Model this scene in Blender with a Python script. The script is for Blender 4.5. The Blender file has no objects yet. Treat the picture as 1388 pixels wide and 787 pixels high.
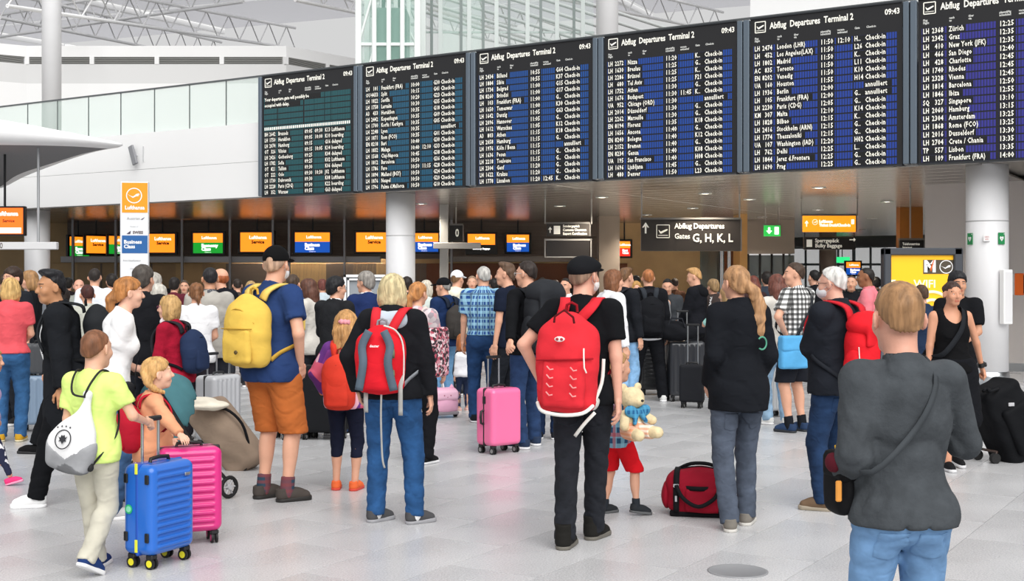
import bpy, math, random
import numpy as np
from mathutils import Vector, Matrix, Euler

random.seed(7)
SC = bpy.context.scene
COL = SC.collection
F, CX, HY, CAMZ = 1688.0, 694.0, 383.0, 1.58      # focal length, centre column, horizon row (1388x787), eye height

# ------------------------------------------------------------------ camera, sky, exposure
cam_d = bpy.data.cameras.new('camera'); cam = bpy.data.objects.new('camera', cam_d); COL.objects.link(cam)
cam_d.sensor_fit = 'HORIZONTAL'; cam_d.sensor_width = 36.0; cam_d.lens = F / 1388 * 36.0
cam_d.shift_y = -(393.5 - HY) / 1388.0
cam_d.clip_start = 0.05; cam_d.clip_end = 500
cam.location = (0, 0, CAMZ); cam.rotation_euler = (math.pi / 2, 0, 0)
SC.camera = cam

world = bpy.data.worlds.new('daylight'); SC.world = world; world.use_nodes = True
bg = world.node_tree.nodes['Background']
bg.inputs[0].default_value = (1.0, 1.0, 1.0, 1); bg.inputs[1].default_value = 0.54
sun_d = bpy.data.lights.new('skylight_sun', 'SUN'); sun_d.energy = 2.75; sun_d.angle = math.radians(60); sun_d.color = (1, .99, .97)
sun = bpy.data.objects.new('skylight_sun', sun_d); COL.objects.link(sun); sun.rotation_euler = (math.radians(47), 0, math.radians(14))
SC.view_settings.view_transform = 'Standard'; SC.view_settings.look = 'None'
SC.view_settings.gamma = 1.0; SC.view_settings.use_curve_mapping = False
SC.view_settings.exposure = 0.3
try:
    SC.cycles.use_denoising = True
    SC.cycles.max_bounces = 8; SC.cycles.diffuse_bounces = 3; SC.cycles.glossy_bounces = 4; SC.cycles.transparent_max_bounces = 16
except Exception:
    pass

# ------------------------------------------------------------------ pixel helpers (used to read positions off the floor plan)
def gx(px, Y): return (px - CX) / F * Y
def gz(py, Y): return CAMZ - (py - HY) / F * Y
def gy(py): return F * CAMZ / (py - HY)
UX, UY = 0.5279, 0.8493          # "into the hall" direction of the floor grid
VX, VY = -0.8493, 0.5279         # along the board wall
C0 = (7.44, 19.5)
HALL = math.atan2(VY, VX) - math.pi      # rotation of things parallel with the board wall
def hp(t, a, z=0.0): return Vector((C0[0] + a * UX + t * VX, C0[1] + a * UY + t * VY, z))

# ------------------------------------------------------------------ materials
MATS = {}
def _nodes(name):
    m = bpy.data.materials.new(name); m.use_nodes = True
    nt = m.node_tree; return m, nt, nt.nodes['Principled BSDF']
def hexc(c):
    if isinstance(c, str):
        c = c.lstrip('#'); v = [int(c[i:i + 2], 16) / 255 for i in (0, 2, 4)]
        return tuple(((x + .055) / 1.055) ** 2.4 if x > .04045 else x / 12.92 for x in v)
    return tuple(c)
def mat(color, rough=.5, metal=0.0, bump=0.0, bscale=40.0, var=0.0, vscale=6.0, stretch=None, spec=.5, emit=0.0, alpha=1.0, coat=0.0, trans=0.0, ridged=False):
    key = (ridged, 'm', color, rough, metal, bump, bscale, var, vscale, stretch, spec, emit, alpha, coat, trans)
    if key in MATS: return MATS[key]
    c = hexc(color)
    m, nt, b = _nodes('surface'); N = nt.nodes; L = nt.links
    b.inputs['Base Color'].default_value = (*c, 1); b.inputs['Roughness'].default_value = rough; b.inputs['Metallic'].default_value = metal
    b.inputs['Specular IOR Level'].default_value = spec
    if coat: b.inputs['Coat Weight'].default_value = coat
    if trans: b.inputs['Transmission Weight'].default_value = trans
    if alpha < 1: b.inputs['Alpha'].default_value = alpha
    if emit:
        b.inputs['Emission Color'].default_value = (*c, 1); b.inputs['Emission Strength'].default_value = emit
    if bump or var:
        tc = N.new('ShaderNodeTexCoord'); mp = N.new('ShaderNodeMapping'); L.new(tc.outputs['Object'], mp.inputs[0])
        if stretch: mp.inputs['Scale'].default_value = stretch
        if var:
            n = N.new('ShaderNodeTexNoise'); n.inputs['Scale'].default_value = vscale; n.inputs['Detail'].default_value = 4; L.new(mp.outputs[0], n.inputs['Vector'])
            r = N.new('ShaderNodeMapRange'); r.inputs[1].default_value = .3; r.inputs[2].default_value = .7
            r.inputs[3].default_value = 1 - var; r.inputs[4].default_value = 1 + var; L.new(n.outputs[0], r.inputs[0])
            mx = N.new('ShaderNodeMix'); mx.data_type = 'RGBA'; mx.blend_type = 'MULTIPLY'; mx.inputs[0].default_value = 1
            mx.inputs[6].default_value = (*c, 1); L.new(r.outputs[0], mx.inputs[7]); L.new(mx.outputs[2], b.inputs['Base Color'])
        if bump:
            n2 = N.new('ShaderNodeTexNoise'); n2.inputs['Scale'].default_value = bscale; n2.inputs['Detail'].default_value = 3
            if ridged: n2.noise_type = 'RIDGED_MULTIFRACTAL'; n2.inputs['Detail'].default_value = 1.5; n2.inputs['Distortion'].default_value = .6
            L.new(mp.outputs[0], n2.inputs['Vector'])
            bp = N.new('ShaderNodeBump'); bp.inputs['Strength'].default_value = .6; bp.inputs['Distance'].default_value = bump
            L.new(n2.outputs[0], bp.inputs['Height']); L.new(bp.outputs[0], b.inputs['Normal'])
    MATS[key] = m; return m
def cloth(color, bump=.02, var=.14, rough=.9): return mat(color, rough, 0, bump * .55, 13, var, 6, (1, 1, 1.4), .1, ridged=True)
def denim(color): return mat(color, .9, 0, .009, 20, .3, 9, (1, 1, 1.2), .2, ridged=True)
def knit(color): return mat(color, .95, 0, .01, 30, .18, 14, None, .15)
def skinm(color='#d9a489'): return mat(color, .5, 0, .002, 60, .06, 9, None, .35)
def hairm(color): return mat(color, .55, 0, .012, 45, .4, 40, (1, 1, .16), .35)
def plastic(color, rough=.35): return mat(color, rough, 0, 0, 1, 0, 1, None, .5)
def metalm(color='#b8bcc0', rough=.3): return mat(color, rough, 1.0)
def ramp_mat(name, build):
    if name in MATS: return MATS[name]
    m, nt, b = _nodes('pattern'); build(nt, b); MATS[name] = m; return m
def plaid(name, base, c1, c2, sx, sz, rough=.9, amt=.62):
    """two sets of woven bands over a base colour"""
    def bld(nt, b):
        N, L = nt.nodes, nt.links
        tc = N.new('ShaderNodeTexCoord'); sep = N.new('ShaderNodeSeparateXYZ'); L.new(tc.outputs['Object'], sep.inputs[0])
        at = N.new('ShaderNodeMath'); at.operation = 'ARCTAN2'; L.new(sep.outputs[0], at.inputs[0]); L.new(sep.outputs[1], at.inputs[1]); ad = N.new('ShaderNodeMath'); ad.operation = 'MULTIPLY'; ad.inputs[1].default_value = .17; L.new(at.outputs[0], ad.inputs[0])
        def band(src, s, thr):
            a = N.new('ShaderNodeMath'); a.operation = 'MULTIPLY'; a.inputs[1].default_value = s; L.new(src, a.inputs[0])
            f = N.new('ShaderNodeMath'); f.operation = 'FRACT'; L.new(a.outputs[0], f.inputs[0])
            g = N.new('ShaderNodeMath'); g.operation = 'GREATER_THAN'; g.inputs[1].default_value = thr; L.new(f.outputs[0], g.inputs[0]); return g.outputs[0]
        def mix(fac, a, bcol):
            x = N.new('ShaderNodeMix'); x.data_type = 'RGBA'
            mm = N.new('ShaderNodeMath'); mm.operation = 'MULTIPLY'; mm.inputs[1].default_value = amt; L.new(fac, mm.inputs[0]); L.new(mm.outputs[0], x.inputs[0])
            if isinstance(a, tuple): x.inputs[6].default_value = (*a, 1)
            else: L.new(a, x.inputs[6])
            x.inputs[7].default_value = (*bcol, 1); return x.outputs[2]
        o = mix(band(ad.outputs[0], sx, .5), hexc(base), hexc(c1))
        o = mix(band(sep.outputs[2], sz, .5), o, hexc(c1))
        if c2:
            o = mix(band(ad.outputs[0], sx * .5, .82), o, hexc(c2)); o = mix(band(sep.outputs[2], sz * .5, .82), o, hexc(c2))
        L.new(o, b.inputs['Base Color']); b.inputs['Roughness'].default_value = rough
    return ramp_mat(name, bld)
def blotch(name, cols, scale, rough=.85):
    """print cloth: irregular patches of several colours"""
    def bld(nt, b):
        N, L = nt.nodes, nt.links
        tc = N.new('ShaderNodeTexCoord'); v = N.new('ShaderNodeTexVoronoi'); v.inputs['Scale'].default_value = scale
        L.new(tc.outputs['Object'], v.inputs['Vector'])
        sp = N.new('ShaderNodeSeparateColor'); L.new(v.outputs['Color'], sp.inputs[0])
        r = N.new('ShaderNodeValToRGB'); r.color_ramp.interpolation = 'CONSTANT'; L.new(sp.outputs[0], r.inputs[0])
        e = r.color_ramp.elements
        for i, c in enumerate(cols):
            el = e[i] if i < 2 else e.new(i / len(cols))
            el.position = i / len(cols); el.color = (*hexc(c), 1)
        L.new(r.outputs[0], b.inputs['Base Color']); b.inputs['Roughness'].default_value = rough
    return ramp_mat(name, bld)
BLACK = plastic('#0d0d0f', .4); DARK = plastic('#202225', .5); WHITE = plastic('#f2f2f2', .45); GREYP = plastic('#8d9196', .4)
STEEL = metalm('#c4c8cc', .28); CHROME = metalm('#d8dadc', .15); RUBBER = plastic('#151516', .8)

# ------------------------------------------------------------------ objects
def tag(o, label=None, cat=None, group=None, kind=None):
    if label: o['label'] = label
    if cat: o['category'] = cat
    if group: o['group'] = group
    if kind: o['kind'] = kind
    return o
def thing(name, label, cat, loc=(0, 0, 0), rz=0.0, group=None, rx=0.0, ry=0.0):
    o = bpy.data.objects.new(name, None); COL.objects.link(o); o.empty_display_size = .1
    o.location = loc; o.rotation_euler = (rx, ry, rz); return tag(o, label, cat, group)
def link(name, me, parent=None, mats=None, loc=None, rot=None):
    o = bpy.data.objects.new(name, me); COL.objects.link(o)
    if mats is not None and not me.materials:
        for m in (mats if isinstance(mats, (list, tuple)) else [mats]): me.materials.append(m)
    if parent is not None: o.parent = parent
    if loc is not None: o.location = loc
    if rot is not None: o.rotation_euler = rot
    return o
def raw_mesh(name, V, Q, smooth=True, mi=None):
    me = bpy.data.meshes.new(name); V = np.asarray(V, np.float32); Q = np.asarray(Q, np.int32)
    n, m, k = len(V), len(Q), Q.shape[1] if len(Q) else 4
    me.vertices.add(n); me.vertices.foreach_set('co', V.ravel())
    me.loops.add(m * k); me.loops.foreach_set('vertex_index', Q.ravel())
    me.polygons.add(m); me.polygons.foreach_set('loop_start', np.arange(0, m * k, k, dtype=np.int32))
    if smooth: me.polygons.foreach_set('use_smooth', np.ones(m, bool))
    if mi is not None: me.polygons.foreach_set('material_index', np.asarray(mi, np.int32))
    me.update(calc_edges=True); return me

class MB:
    """collects boxes, tubes, lathes, ribbons; build() links them as ONE mesh object"""
    def __init__(s): s.v = []; s.f = []; s.m = []; s.sm = []
    def add(s, V, Fc, mi=0, smooth=False, T=None):
        b = len(s.v)
        for p in V: s.v.append(tuple(T @ Vector(p)) if T is not None else tuple(p))
        for f in Fc: s.f.append([b + i for i in f]); s.m.append(mi); s.sm.append(smooth)
        return s
    def box(s, c, h, mi=0, T=None, bev=0.0):
        x, y, z = c; a, b, d = h
        if bev <= 0:
            V = [(x + i * a, y + j * b, z + k * d) for k in (-1, 1) for j in (-1, 1) for i in (-1, 1)]
            return s.add(V, [(0, 2, 3, 1), (4, 5, 7, 6), (0, 1, 5, 4), (2, 6, 7, 3), (0, 4, 6, 2), (1, 3, 7, 5)], mi, False, T)
        e = min(bev, a * .95, b * .95, d * .95)     # chamfered box, 24 corners
        V = []
        for k in (-1, 1):
            for j in (-1, 1):
                for i in (-1, 1):
                    V += [(x + i * a, y + j * (b - e), z + k * (d - e)), (x + i * (a - e), y + j * b, z + k * (d - e)), (x + i * (a - e), y + j * (b - e), z + k * d)]
        def id(i, j, k, q): return ((k * 2 + j) * 2 + i) * 3 + q
        Fc = []
        for i in (0, 1):
            r = [id(i, 0, 0, 0), id(i, 1, 0, 0), id(i, 1, 1, 0), id(i, 0, 1, 0)]; Fc.append(r if i else r[::-1])
            r = [id(0, i, 0, 1), id(1, i, 0, 1), id(1, i, 1, 1), id(0, i, 1, 1)]; Fc.append(r[::-1] if i else r)
            r = [id(0, 0, i, 2), id(1, 0, i, 2), id(1, 1, i, 2), id(0, 1, i, 2)]; Fc.append(r if i else r[::-1])
        for i in (0, 1):
            for j in (0, 1):
                Fc.append([id(i, j, 0, 0), id(i, j, 1, 0), id(i, j, 1, 1), id(i, j, 0, 1)])
                Fc.append([id(i, 0, j, 0), id(i, 1, j, 0), id(i, 1, j, 2), id(i, 0, j, 2)])
                Fc.append([id(0, i, j, 1), id(1, i, j, 1), id(1, i, j, 2), id(0, i, j, 2)])
        for i in (0, 1):
            for j in (0, 1):
                for k in (0, 1): Fc.append([id(i, j, k, 0), id(i, j, k, 1), id(i, j, k, 2)])
        return s.add(V, Fc, mi, False, T)
    def cyl(s, a, b, r, r2=None, n=14, mi=0, caps=True, T=None, smooth=True):
        return s.tube([a, b], [r, r if r2 is None else r2], n, mi, caps, T, smooth)
    def tube(s, pts, r, n=8, mi=0, caps=True, T=None, smooth=True):
        P = [Vector(p) for p in pts]; R = r if isinstance(r, (list, tuple)) else [r] * len(P)
        V = []; Fc = []; up = None
        for i, p in enumerate(P):
            d = (P[min(i + 1, len(P) - 1)] - P[max(i - 1, 0)]).normalized()
            if up is None:
                up = Vector((0, 0, 1)) if abs(d.z) < .9 else Vector((1, 0, 0))
            x = d.cross(up)
            if x.length < 1e-5: x = d.orthogonal()
            x.normalize(); y = x.cross(d).normalized(); up = y
            for k in range(n):
                t = 2 * math.pi * k / n; V.append(p + (x * math.cos(t) + y * math.sin(t)) * R[i])
        for i in range(len(P) - 1):
            for k in range(n):
                k2 = (k + 1) % n; Fc.append((i * n + k, i * n + k2, (i + 1) * n + k2, (i + 1) * n + k))
        s.add(V, Fc, mi, smooth, T)
        if caps:
            m = (len(P) - 1) * n
            s.add(V[:n], [list(range(n))[::-1]], mi, False, T); s.add(V[m:m + n], [list(range(n))], mi, False, T)
        return s
    def ribbon(s, pts, w, th, side, mi=0, T=None):
        """flat band along pts; side = direction of its width"""
        P = [Vector(p) for p in pts]; sd = Vector(side).normalized(); V = []; Fc = []
        for i, p in enumerate(P):
            d = (P[min(i + 1, len(P) - 1)] - P[max(i - 1, 0)]).normalized()
            q = (sd - d * sd.dot(d)); q = q.normalized() if q.length > 1e-4 else d.orthogonal().normalized()
            n = d.cross(q).normalized()
            ww = w[i] if isinstance(w, (list, tuple)) else w
            for (a, b) in ((-1, -1), (1, -1), (1, 1), (-1, 1)): V.append(p + q * (a * ww / 2) + n * (b * th / 2))
        for i in range(len(P) - 1):
            for k in range(4):
                k2 = (k + 1) % 4; Fc.append((i * 4 + k, i * 4 + k2, i * 4 + 4 + k2, i * 4 + 4 + k))
        e = (len(P) - 1) * 4; Fc += [(3, 2, 1, 0), (e, e + 1, e + 2, e + 3)]
        return s.add(V, Fc, mi, True, T)
    def lathe(s, prof, n=24, mi=0, c=(0, 0), T=None, smooth=True):
        V = []; Fc = []
        for (r, z) in prof:
            for k in range(n):
                t = 2 * math.pi * k / n; V.append((c[0] + r * math.cos(t), c[1] + r * math.sin(t), z))
        for i in range(len(prof) - 1):
            for k in range(n):
                k2 = (k + 1) % n; Fc.append((i * n + k, i * n + k2, (i + 1) * n + k2, (i + 1) * n + k))
        if prof[0][0] > 1e-6: Fc.append(list(range(n))[::-1])
        if prof[-1][0] > 1e-6: Fc.append([(len(prof) - 1) * n + k for k in range(n)])
        return s.add(V, Fc, mi, smooth, T)
    def ball(s, c, r, n=12, mi=0, T=None):
        r = r if isinstance(r, (tuple, list)) else (r, r, r)
        V = []; Fc = []; h = n // 2
        for i in range(h + 1):
            a = math.pi * i / h
            for k in range(n):
                t = 2 * math.pi * k / n; V.append((c[0] + r[0] * math.sin(a) * math.cos(t), c[1] + r[1] * math.sin(a) * math.sin(t), c[2] - r[2] * math.cos(a)))
        for i in range(h):
            for k in range(n):
                k2 = (k + 1) % n; Fc.append((i * n + k, i * n + k2, (i + 1) * n + k2, (i + 1) * n + k))
        return s.add(V, Fc, mi, True, T)
    def prism(s, poly, z0, z1, mi=0, T=None):
        n = len(poly); V = [(x, y, z0) for x, y in poly] + [(x, y, z1) for x, y in poly]
        Fc = [list(range(n))[::-1], list(range(n, 2 * n))] + [(i, (i + 1) % n, n + (i + 1) % n, n + i) for i in range(n)]
        return s.add(V, Fc, mi, False, T)
    def mesh(s, name):
        me = bpy.data.meshes.new(name); me.from_pydata(s.v, [], s.f)
        me.polygons.foreach_set('material_index', s.m); me.polygons.foreach_set('use_smooth', s.sm); me.update(); return me
    def build(s, name, mats, parent=None, loc=None, rot=None):
        return link(name, s.mesh(name), parent, mats, loc, rot)

# lettering: collected, then turned into flat meshes in one go
PENDING = []
def text(body, size, loc, m, parent, name='lettering', align='LEFT', sx=1.0, bold=0.0, rz=0.0, rx=math.pi / 2, ry=0.0, line=1.0, va='CENTER', res=2, gap=1.0):
    if gap != 1: body = (body, gap)
    PENDING.append((body, size, loc, m, parent, name, align, sx, bold, (rx, ry, rz), line, va, res))
def flush_text():
    obs = []
    for (body, size, loc, m, parent, name, align, sx, bold, rot, line, va, res) in PENDING:
        cu = bpy.data.curves.new('lettering', 'FONT'); cu.body = body if isinstance(body, str) else body[0]; cu.space_character = 1.0 if isinstance(body, str) else body[1]; cu.size = size; cu.align_x = align; cu.align_y = va
        cu.space_line = line; cu.offset = bold; cu.resolution_u = res; cu.fill_mode = 'BOTH'
        o = bpy.data.objects.new('lettering', cu); COL.objects.link(o); obs.append(o)
    bpy.context.view_layer.update(); dg = bpy.context.evaluated_depsgraph_get()
    for o, (body, size, loc, m, parent, name, align, sx, bold, rot, line, va, res) in zip(obs, PENDING):
        me = bpy.data.meshes.new_from_object(o.evaluated_get(dg)); me.materials.clear(); me.materials.append(m)
        n = link(name, me, parent, None, loc, rot); n.scale = (sx, 1, 1)
    for o in obs:
        c = o.data; bpy.data.objects.remove(o); bpy.data.curves.remove(c)
    PENDING.clear()

# ------------------------------------------------------------------ implicit surfaces -> meshes (surface nets)
def A(*p): return np.array(p, np.float64)
def Cn(a, b, ra, rb=None, k=.02, flat=False): return ('c', A(*a), A(*b), ra, ra if rb is None else rb, k, flat)
def El(c, r, k=.02, R=None): return ('e', A(*c), A(*(r if isinstance(r, (tuple, list, np.ndarray)) else (r, r, r))), R, k)
def Bx(c, h, rd, k=.02, R=None): return ('b', A(*c), A(*h), rd, R, k)
def Sub(p): return ('-', p)
def Cut(pt, n): return ('p', A(*pt), A(*n) / np.linalg.norm(n))
def xform(ops, R, c, s=1.0):
    """the same shapes turned by R, scaled and moved"""
    out = []
    for o in ops:
        t = o[0]
        if t == '-': out.append(Sub(xform([o[1]], R, c, s)[0]))
        elif t == 'c': out.append(('c', c + R @ (o[1] * s), c + R @ (o[2] * s), o[3] * s, o[4] * s, o[5] * s, o[6]))
        elif t == 'e': out.append(('e', c + R @ (o[1] * s), o[2] * s, R if o[3] is None else R @ o[3], o[4] * s))
        elif t == 'b': out.append(('b', c + R @ (o[1] * s), o[2] * s, o[3] * s, R if o[4] is None else R @ o[4], o[5] * s))
        elif t == 'p': out.append(('p', c + R @ (o[1] * s), R @ o[2]))
    return out
def _bounds(o):
    if o[0] == 'c':
        r = max(o[3], o[4]); return np.minimum(o[1], o[2]) - r, np.maximum(o[1], o[2]) + r
    if o[0] == 'e':
        r = o[2] if o[3] is None else np.sqrt(((o[3] * o[2]) ** 2).sum(1)); return o[1] - r, o[1] + r
    r = o[2] if o[4] is None else np.abs(o[4]) @ o[2]; return o[1] - r, o[1] + r
def _eval(o, X, Y, Z):
    if o[0] == 'c':
        a, b, ra, rb = o[1], o[2], o[3], o[4]; d = b - a; L2 = max(float(d @ d), 1e-9)
        px, py, pz = X - a[0], Y - a[1], Z - a[2]
        t0 = (px * d[0] + py * d[1] + pz * d[2]) / L2; t = np.clip(t0, 0, 1)
        f = np.sqrt((px - t * d[0]) ** 2 + (py - t * d[1]) ** 2 + (pz - t * d[2]) ** 2) - (ra + t * (rb - ra))
        if o[6]: f = np.maximum(f, (t0 - 1) * math.sqrt(L2))
        return f
    R = o[3] if o[0] == 'e' else o[4]; c = o[1]; px, py, pz = X - c[0], Y - c[1], Z - c[2]
    if R is not None:
        px, py, pz = (px * R[0, i] + py * R[1, i] + pz * R[2, i] for i in range(3))
    if o[0] == 'e':
        r = o[2]; k0 = np.sqrt((px / r[0]) ** 2 + (py / r[1]) ** 2 + (pz / r[2]) ** 2)
        k1 = np.sqrt((px / r[0] ** 2) ** 2 + (py / r[1] ** 2) ** 2 + (pz / r[2] ** 2) ** 2)
        return k0 * (k0 - 1) / np.maximum(k1, 1e-6)
    h, rd = o[2], o[3]; qx, qy, qz = np.abs(px) - (h[0] - rd), np.abs(py) - (h[1] - rd), np.abs(pz) - (h[2] - rd)
    return np.sqrt(np.maximum(qx, 0) ** 2 + np.maximum(qy, 0) ** 2 + np.maximum(qz, 0) ** 2) + np.minimum(np.maximum(qx, np.maximum(qy, qz)), 0) - rd
def sdf(ops, h, fine=None, disp=None):
    lo = np.full(3, 1e9); hi = -lo
    for o in ops:
        if o[0] in 'ceb':
            a, b = _bounds(o); lo = np.minimum(lo, a); hi = np.maximum(hi, b)
    lo = lo - 2.5 * h; hi = hi + 2.5 * h; ax = []
    for i in range(3):
        if fine is None: ax.append(np.arange(lo[i], hi[i] + h, h))
        else:
            c, hs, hf = fine; a, b = max(c[i] - hs[i], lo[i]), min(c[i] + hs[i], hi[i])
            p = [np.arange(a - h, lo[i] - h, -h)[::-1], np.arange(a, b, hf)]; e = p[1][-1] + hf
            p.append(np.arange(e, hi[i] + h, h)); ax.append(np.concatenate(p))
    xs, ys, zs = [a.astype(np.float32) for a in ax]
    G = np.full((len(xs), len(ys), len(zs)), .09, np.float32)
    for o in ops:
        if o[0] == 'p':
            n = o[2]; c = float(n @ o[1])
            np.maximum(G, (xs * n[0])[:, None, None] + (ys * n[1])[None, :, None] + (zs * n[2] - c)[None, None, :], out=G); continue
        q = o[1] if o[0] == '-' else o; a, b = _bounds(q); k = max(q[-1] if q[0] != 'c' else q[5], 1e-4); m = k + 2 * h + .01
        i0, i1 = np.searchsorted(xs, [a[0] - m, b[0] + m]); j0, j1 = np.searchsorted(ys, [a[1] - m, b[1] + m]); k0, k1 = np.searchsorted(zs, [a[2] - m, b[2] + m])
        if i1 <= i0 or j1 <= j0 or k1 <= k0: continue
        d = _eval(q, xs[i0:i1, None, None], ys[None, j0:j1, None], zs[None, None, k0:k1]).astype(np.float32)
        g = G[i0:i1, j0:j1, k0:k1]
        if o[0] == '-':
            w = np.maximum(k - np.abs(g + d), 0) / k; G[i0:i1, j0:j1, k0:k1] = np.maximum(g, -d) + w * w * k * .25
        else:
            w = np.maximum(k - np.abs(g - d), 0) / k; G[i0:i1, j0:j1, k0:k1] = np.minimum(g, d) - w * w * k * .25
    if disp is not None: G += disp(xs[:, None, None], ys[None, :, None], zs[None, None, :]).astype(np.float32)
    return surfnet(G, xs, ys, zs)
_E = [(0, 1), (2, 3), (4, 5), (6, 7), (0, 2), (1, 3), (4, 6), (5, 7), (0, 4), (1, 5), (2, 6), (3, 7)]
_O = [(i, j, k) for k in (0, 1) for j in (0, 1) for i in (0, 1)]
def surfnet(G, xs, ys, zs):
    S = G < 0; n = np.zeros(tuple(d - 1 for d in G.shape), np.int8)
    sl = lambda o, d: slice(o, o + d - 1)
    for o in _O: n += S[sl(o[0], G.shape[0]), sl(o[1], G.shape[1]), sl(o[2], G.shape[2])]
    act = (n > 0) & (n < 8); I = np.argwhere(act); vid = np.full(act.shape, -1, np.int32); vid[act] = np.arange(len(I))
    cv = np.stack([G[I[:, 0] + o[0], I[:, 1] + o[1], I[:, 2] + o[2]] for o in _O], 1)
    acc = np.zeros((len(I), 3)); cnt = np.zeros(len(I)); OO = np.array(_O, float)
    for a, b in _E:
        va, vb = cv[:, a], cv[:, b]; mk = (va < 0) != (vb < 0); t = np.where(mk, va / np.where(mk, va - vb, 1), 0)
        acc += np.where(mk[:, None], OO[a] + t[:, None] * (OO[b] - OO[a]), 0); cnt += mk
    acc /= cnt[:, None]; V = np.empty((len(I), 3))
    for i, c in enumerate((xs, ys, zs)): V[:, i] = c[I[:, i]] + acc[:, i] * (c[I[:, i] + 1] - c[I[:, i]])
    Q = []
    for ax in range(3):
        b, c = [(1, 2), (2, 0), (0, 1)][ax]
        s0 = [slice(1, -1)] * 3; s1 = list(s0); s0[ax] = slice(0, -1); s1[ax] = slice(1, None)
        D = S[tuple(s0)] != S[tuple(s1)]; E = np.argwhere(D)
        if not len(E): continue
        base = E.copy(); base[:, b] += 1; base[:, c] += 1
        ins = S[base[:, 0], base[:, 1], base[:, 2]]
        def at(db, dc):
            q = base.copy(); q[:, b] += db; q[:, c] += dc; return vid[q[:, 0], q[:, 1], q[:, 2]]
        q = np.stack([at(-1, -1), at(0, -1), at(0, 0), at(-1, 0)], 1); q[~ins] = q[~ins][:, ::-1]; Q.append(q)
    return V, np.concatenate(Q)
def sdf_obj(name, ops, h, mats, parent=None, fine=None, disp=None, loc=None, rot=None):
    V, Q = sdf(ops, h, fine, disp); return link(name, raw_mesh(name, V, Q), parent, mats, loc, rot)
def rotm(rx=0, ry=0, rz=0): return np.array(Euler((math.radians(rx), math.radians(ry), math.radians(rz))).to_matrix())
def catmull(P, n):
    P = [Vector(p) for p in P]; out = []
    for i in range(len(P) - 1):
        a, b, c, d = P[max(i - 1, 0)], P[i], P[i + 1], P[min(i + 2, len(P) - 1)]
        for k in range(n):
            t = k / n; out.append(.5 * ((2 * b) + (c - a) * t + (2 * a - 5 * b + 4 * c - d) * t * t + (3 * b - a - 3 * c + d) * t ** 3))
    out.append(P[-1]); return out
# ------------------------------------------------------------------ the setting
def struct(o): o['kind'] = 'structure'; return o
# floor: terrazzo slabs laid on the hall grid; joints recessed
def terrazzo():
    def bld(nt, b):
        N, L = nt.nodes, nt.links; tc = N.new('ShaderNodeTexCoord')
        n = N.new('ShaderNodeTexNoise'); n.inputs['Scale'].default_value = 95; n.inputs['Detail'].default_value = 3; L.new(tc.outputs['Object'], n.inputs['Vector'])
        r = N.new('ShaderNodeValToRGB'); r.color_ramp.elements[0].position = .36; r.color_ramp.elements[0].color = (.47, .47, .48, 1); r.color_ramp.elements[1].position = .62; r.color_ramp.elements[1].color = (.66, .66, .67, 1)
        L.new(n.outputs[0], r.inputs[0])
        n2 = N.new('ShaderNodeTexNoise'); n2.inputs['Scale'].default_value = 1.1; n2.inputs['Detail'].default_value = 5; L.new(tc.outputs['Object'], n2.inputs['Vector'])
        m = N.new('ShaderNodeMapRange'); m.inputs[1].default_value = .3; m.inputs[2].default_value = .7; m.inputs[3].default_value = .88; m.inputs[4].default_value = 1.08; L.new(n2.outputs[0], m.inputs[0])
        x = N.new('ShaderNodeMix'); x.data_type = 'RGBA'; x.blend_type = 'MULTIPLY'; x.inputs[0].default_value = 1; L.new(r.outputs[0], x.inputs[6]); L.new(m.outputs[0], x.inputs[7]); L.new(x.outputs[2], b.inputs['Base Color'])
        m2 = N.new('ShaderNodeMapRange'); m2.inputs[3].default_value = .2; m2.inputs[4].default_value = .36; L.new(n2.outputs[0], m2.inputs[0]); L.new(m2.outputs[0], b.inputs['Roughness'])
        b.inputs['Specular IOR Level'].default_value = .42
    return ramp_mat('terrazzo', bld)
TZ = terrazzo(); SLAB_W, SLAB_L = .574, 1.148
fm = MB(); fm.box((0, 30, -.11), (60, 60, .1)); floor = struct(fm.build('floor', plastic('#3c3c3e', .9)))
def slab_mesh():
    m = MB(); e = .0022; a, b = SLAB_L / 2 - e, SLAB_W / 2 - e; c = .0004
    V = [(-a, -b, -.01), (a, -b, -.01), (a, b, -.01), (-a, b, -.01), (-a, -b, -c), (a, -b, -c), (a, b, -c), (-a, b, -c), (-a + c, -b + c, 0), (a - c, -b + c, 0), (a - c, b - c, 0), (-a + c, b - c, 0)]
    Fc = [(0, 1, 5, 4), (1, 2, 6, 5), (2, 3, 7, 6), (3, 0, 4, 7), (4, 5, 9, 8), (5, 6, 10, 9), (6, 7, 11, 10), (7, 4, 8, 11), (8, 9, 10, 11)]
    return m.add(V, Fc)
SM = slab_mesh().mesh('floor_slab'); SM.materials.append(TZ)
W0 = 1.686                         # offset of one joint line across the hall grid
slabs = []
for i in range(-30, 46):
    for j in range(-18, 52):
        u = (j + .5 * (i % 2)) * SLAB_L; w = W0 + (i + .5) * SLAB_W
        x, y = u * UX + w * VX, u * UY + w * VY
        if y < 1.0 or y > 62 or abs(x) > 4 + y * .52: continue
        vis = y > 3.0 and abs(x) < y * .43 + .5
        slabs.append((math.hypot(x, y) + (0 if vis else 1000), x, y))
slabs.sort(); ang = math.atan2(UY, UX)
for k, (_, x, y) in enumerate(slabs[:298]):
    o = link('floor_slab', SM, floor, None, (x, y, 0), (0, 0, ang))
rest = MB(); sv = slab_mesh()
for _, x, y in slabs[298:]:
    rest.add(sv.v, sv.f, 0, False, Matrix.Translation((x, y, 0)) @ Matrix.Rotation(ang, 4, 'Z'))
o = rest.build('floor_slabs_beyond', TZ, floor); o['kind'] = 'stuff'
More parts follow.
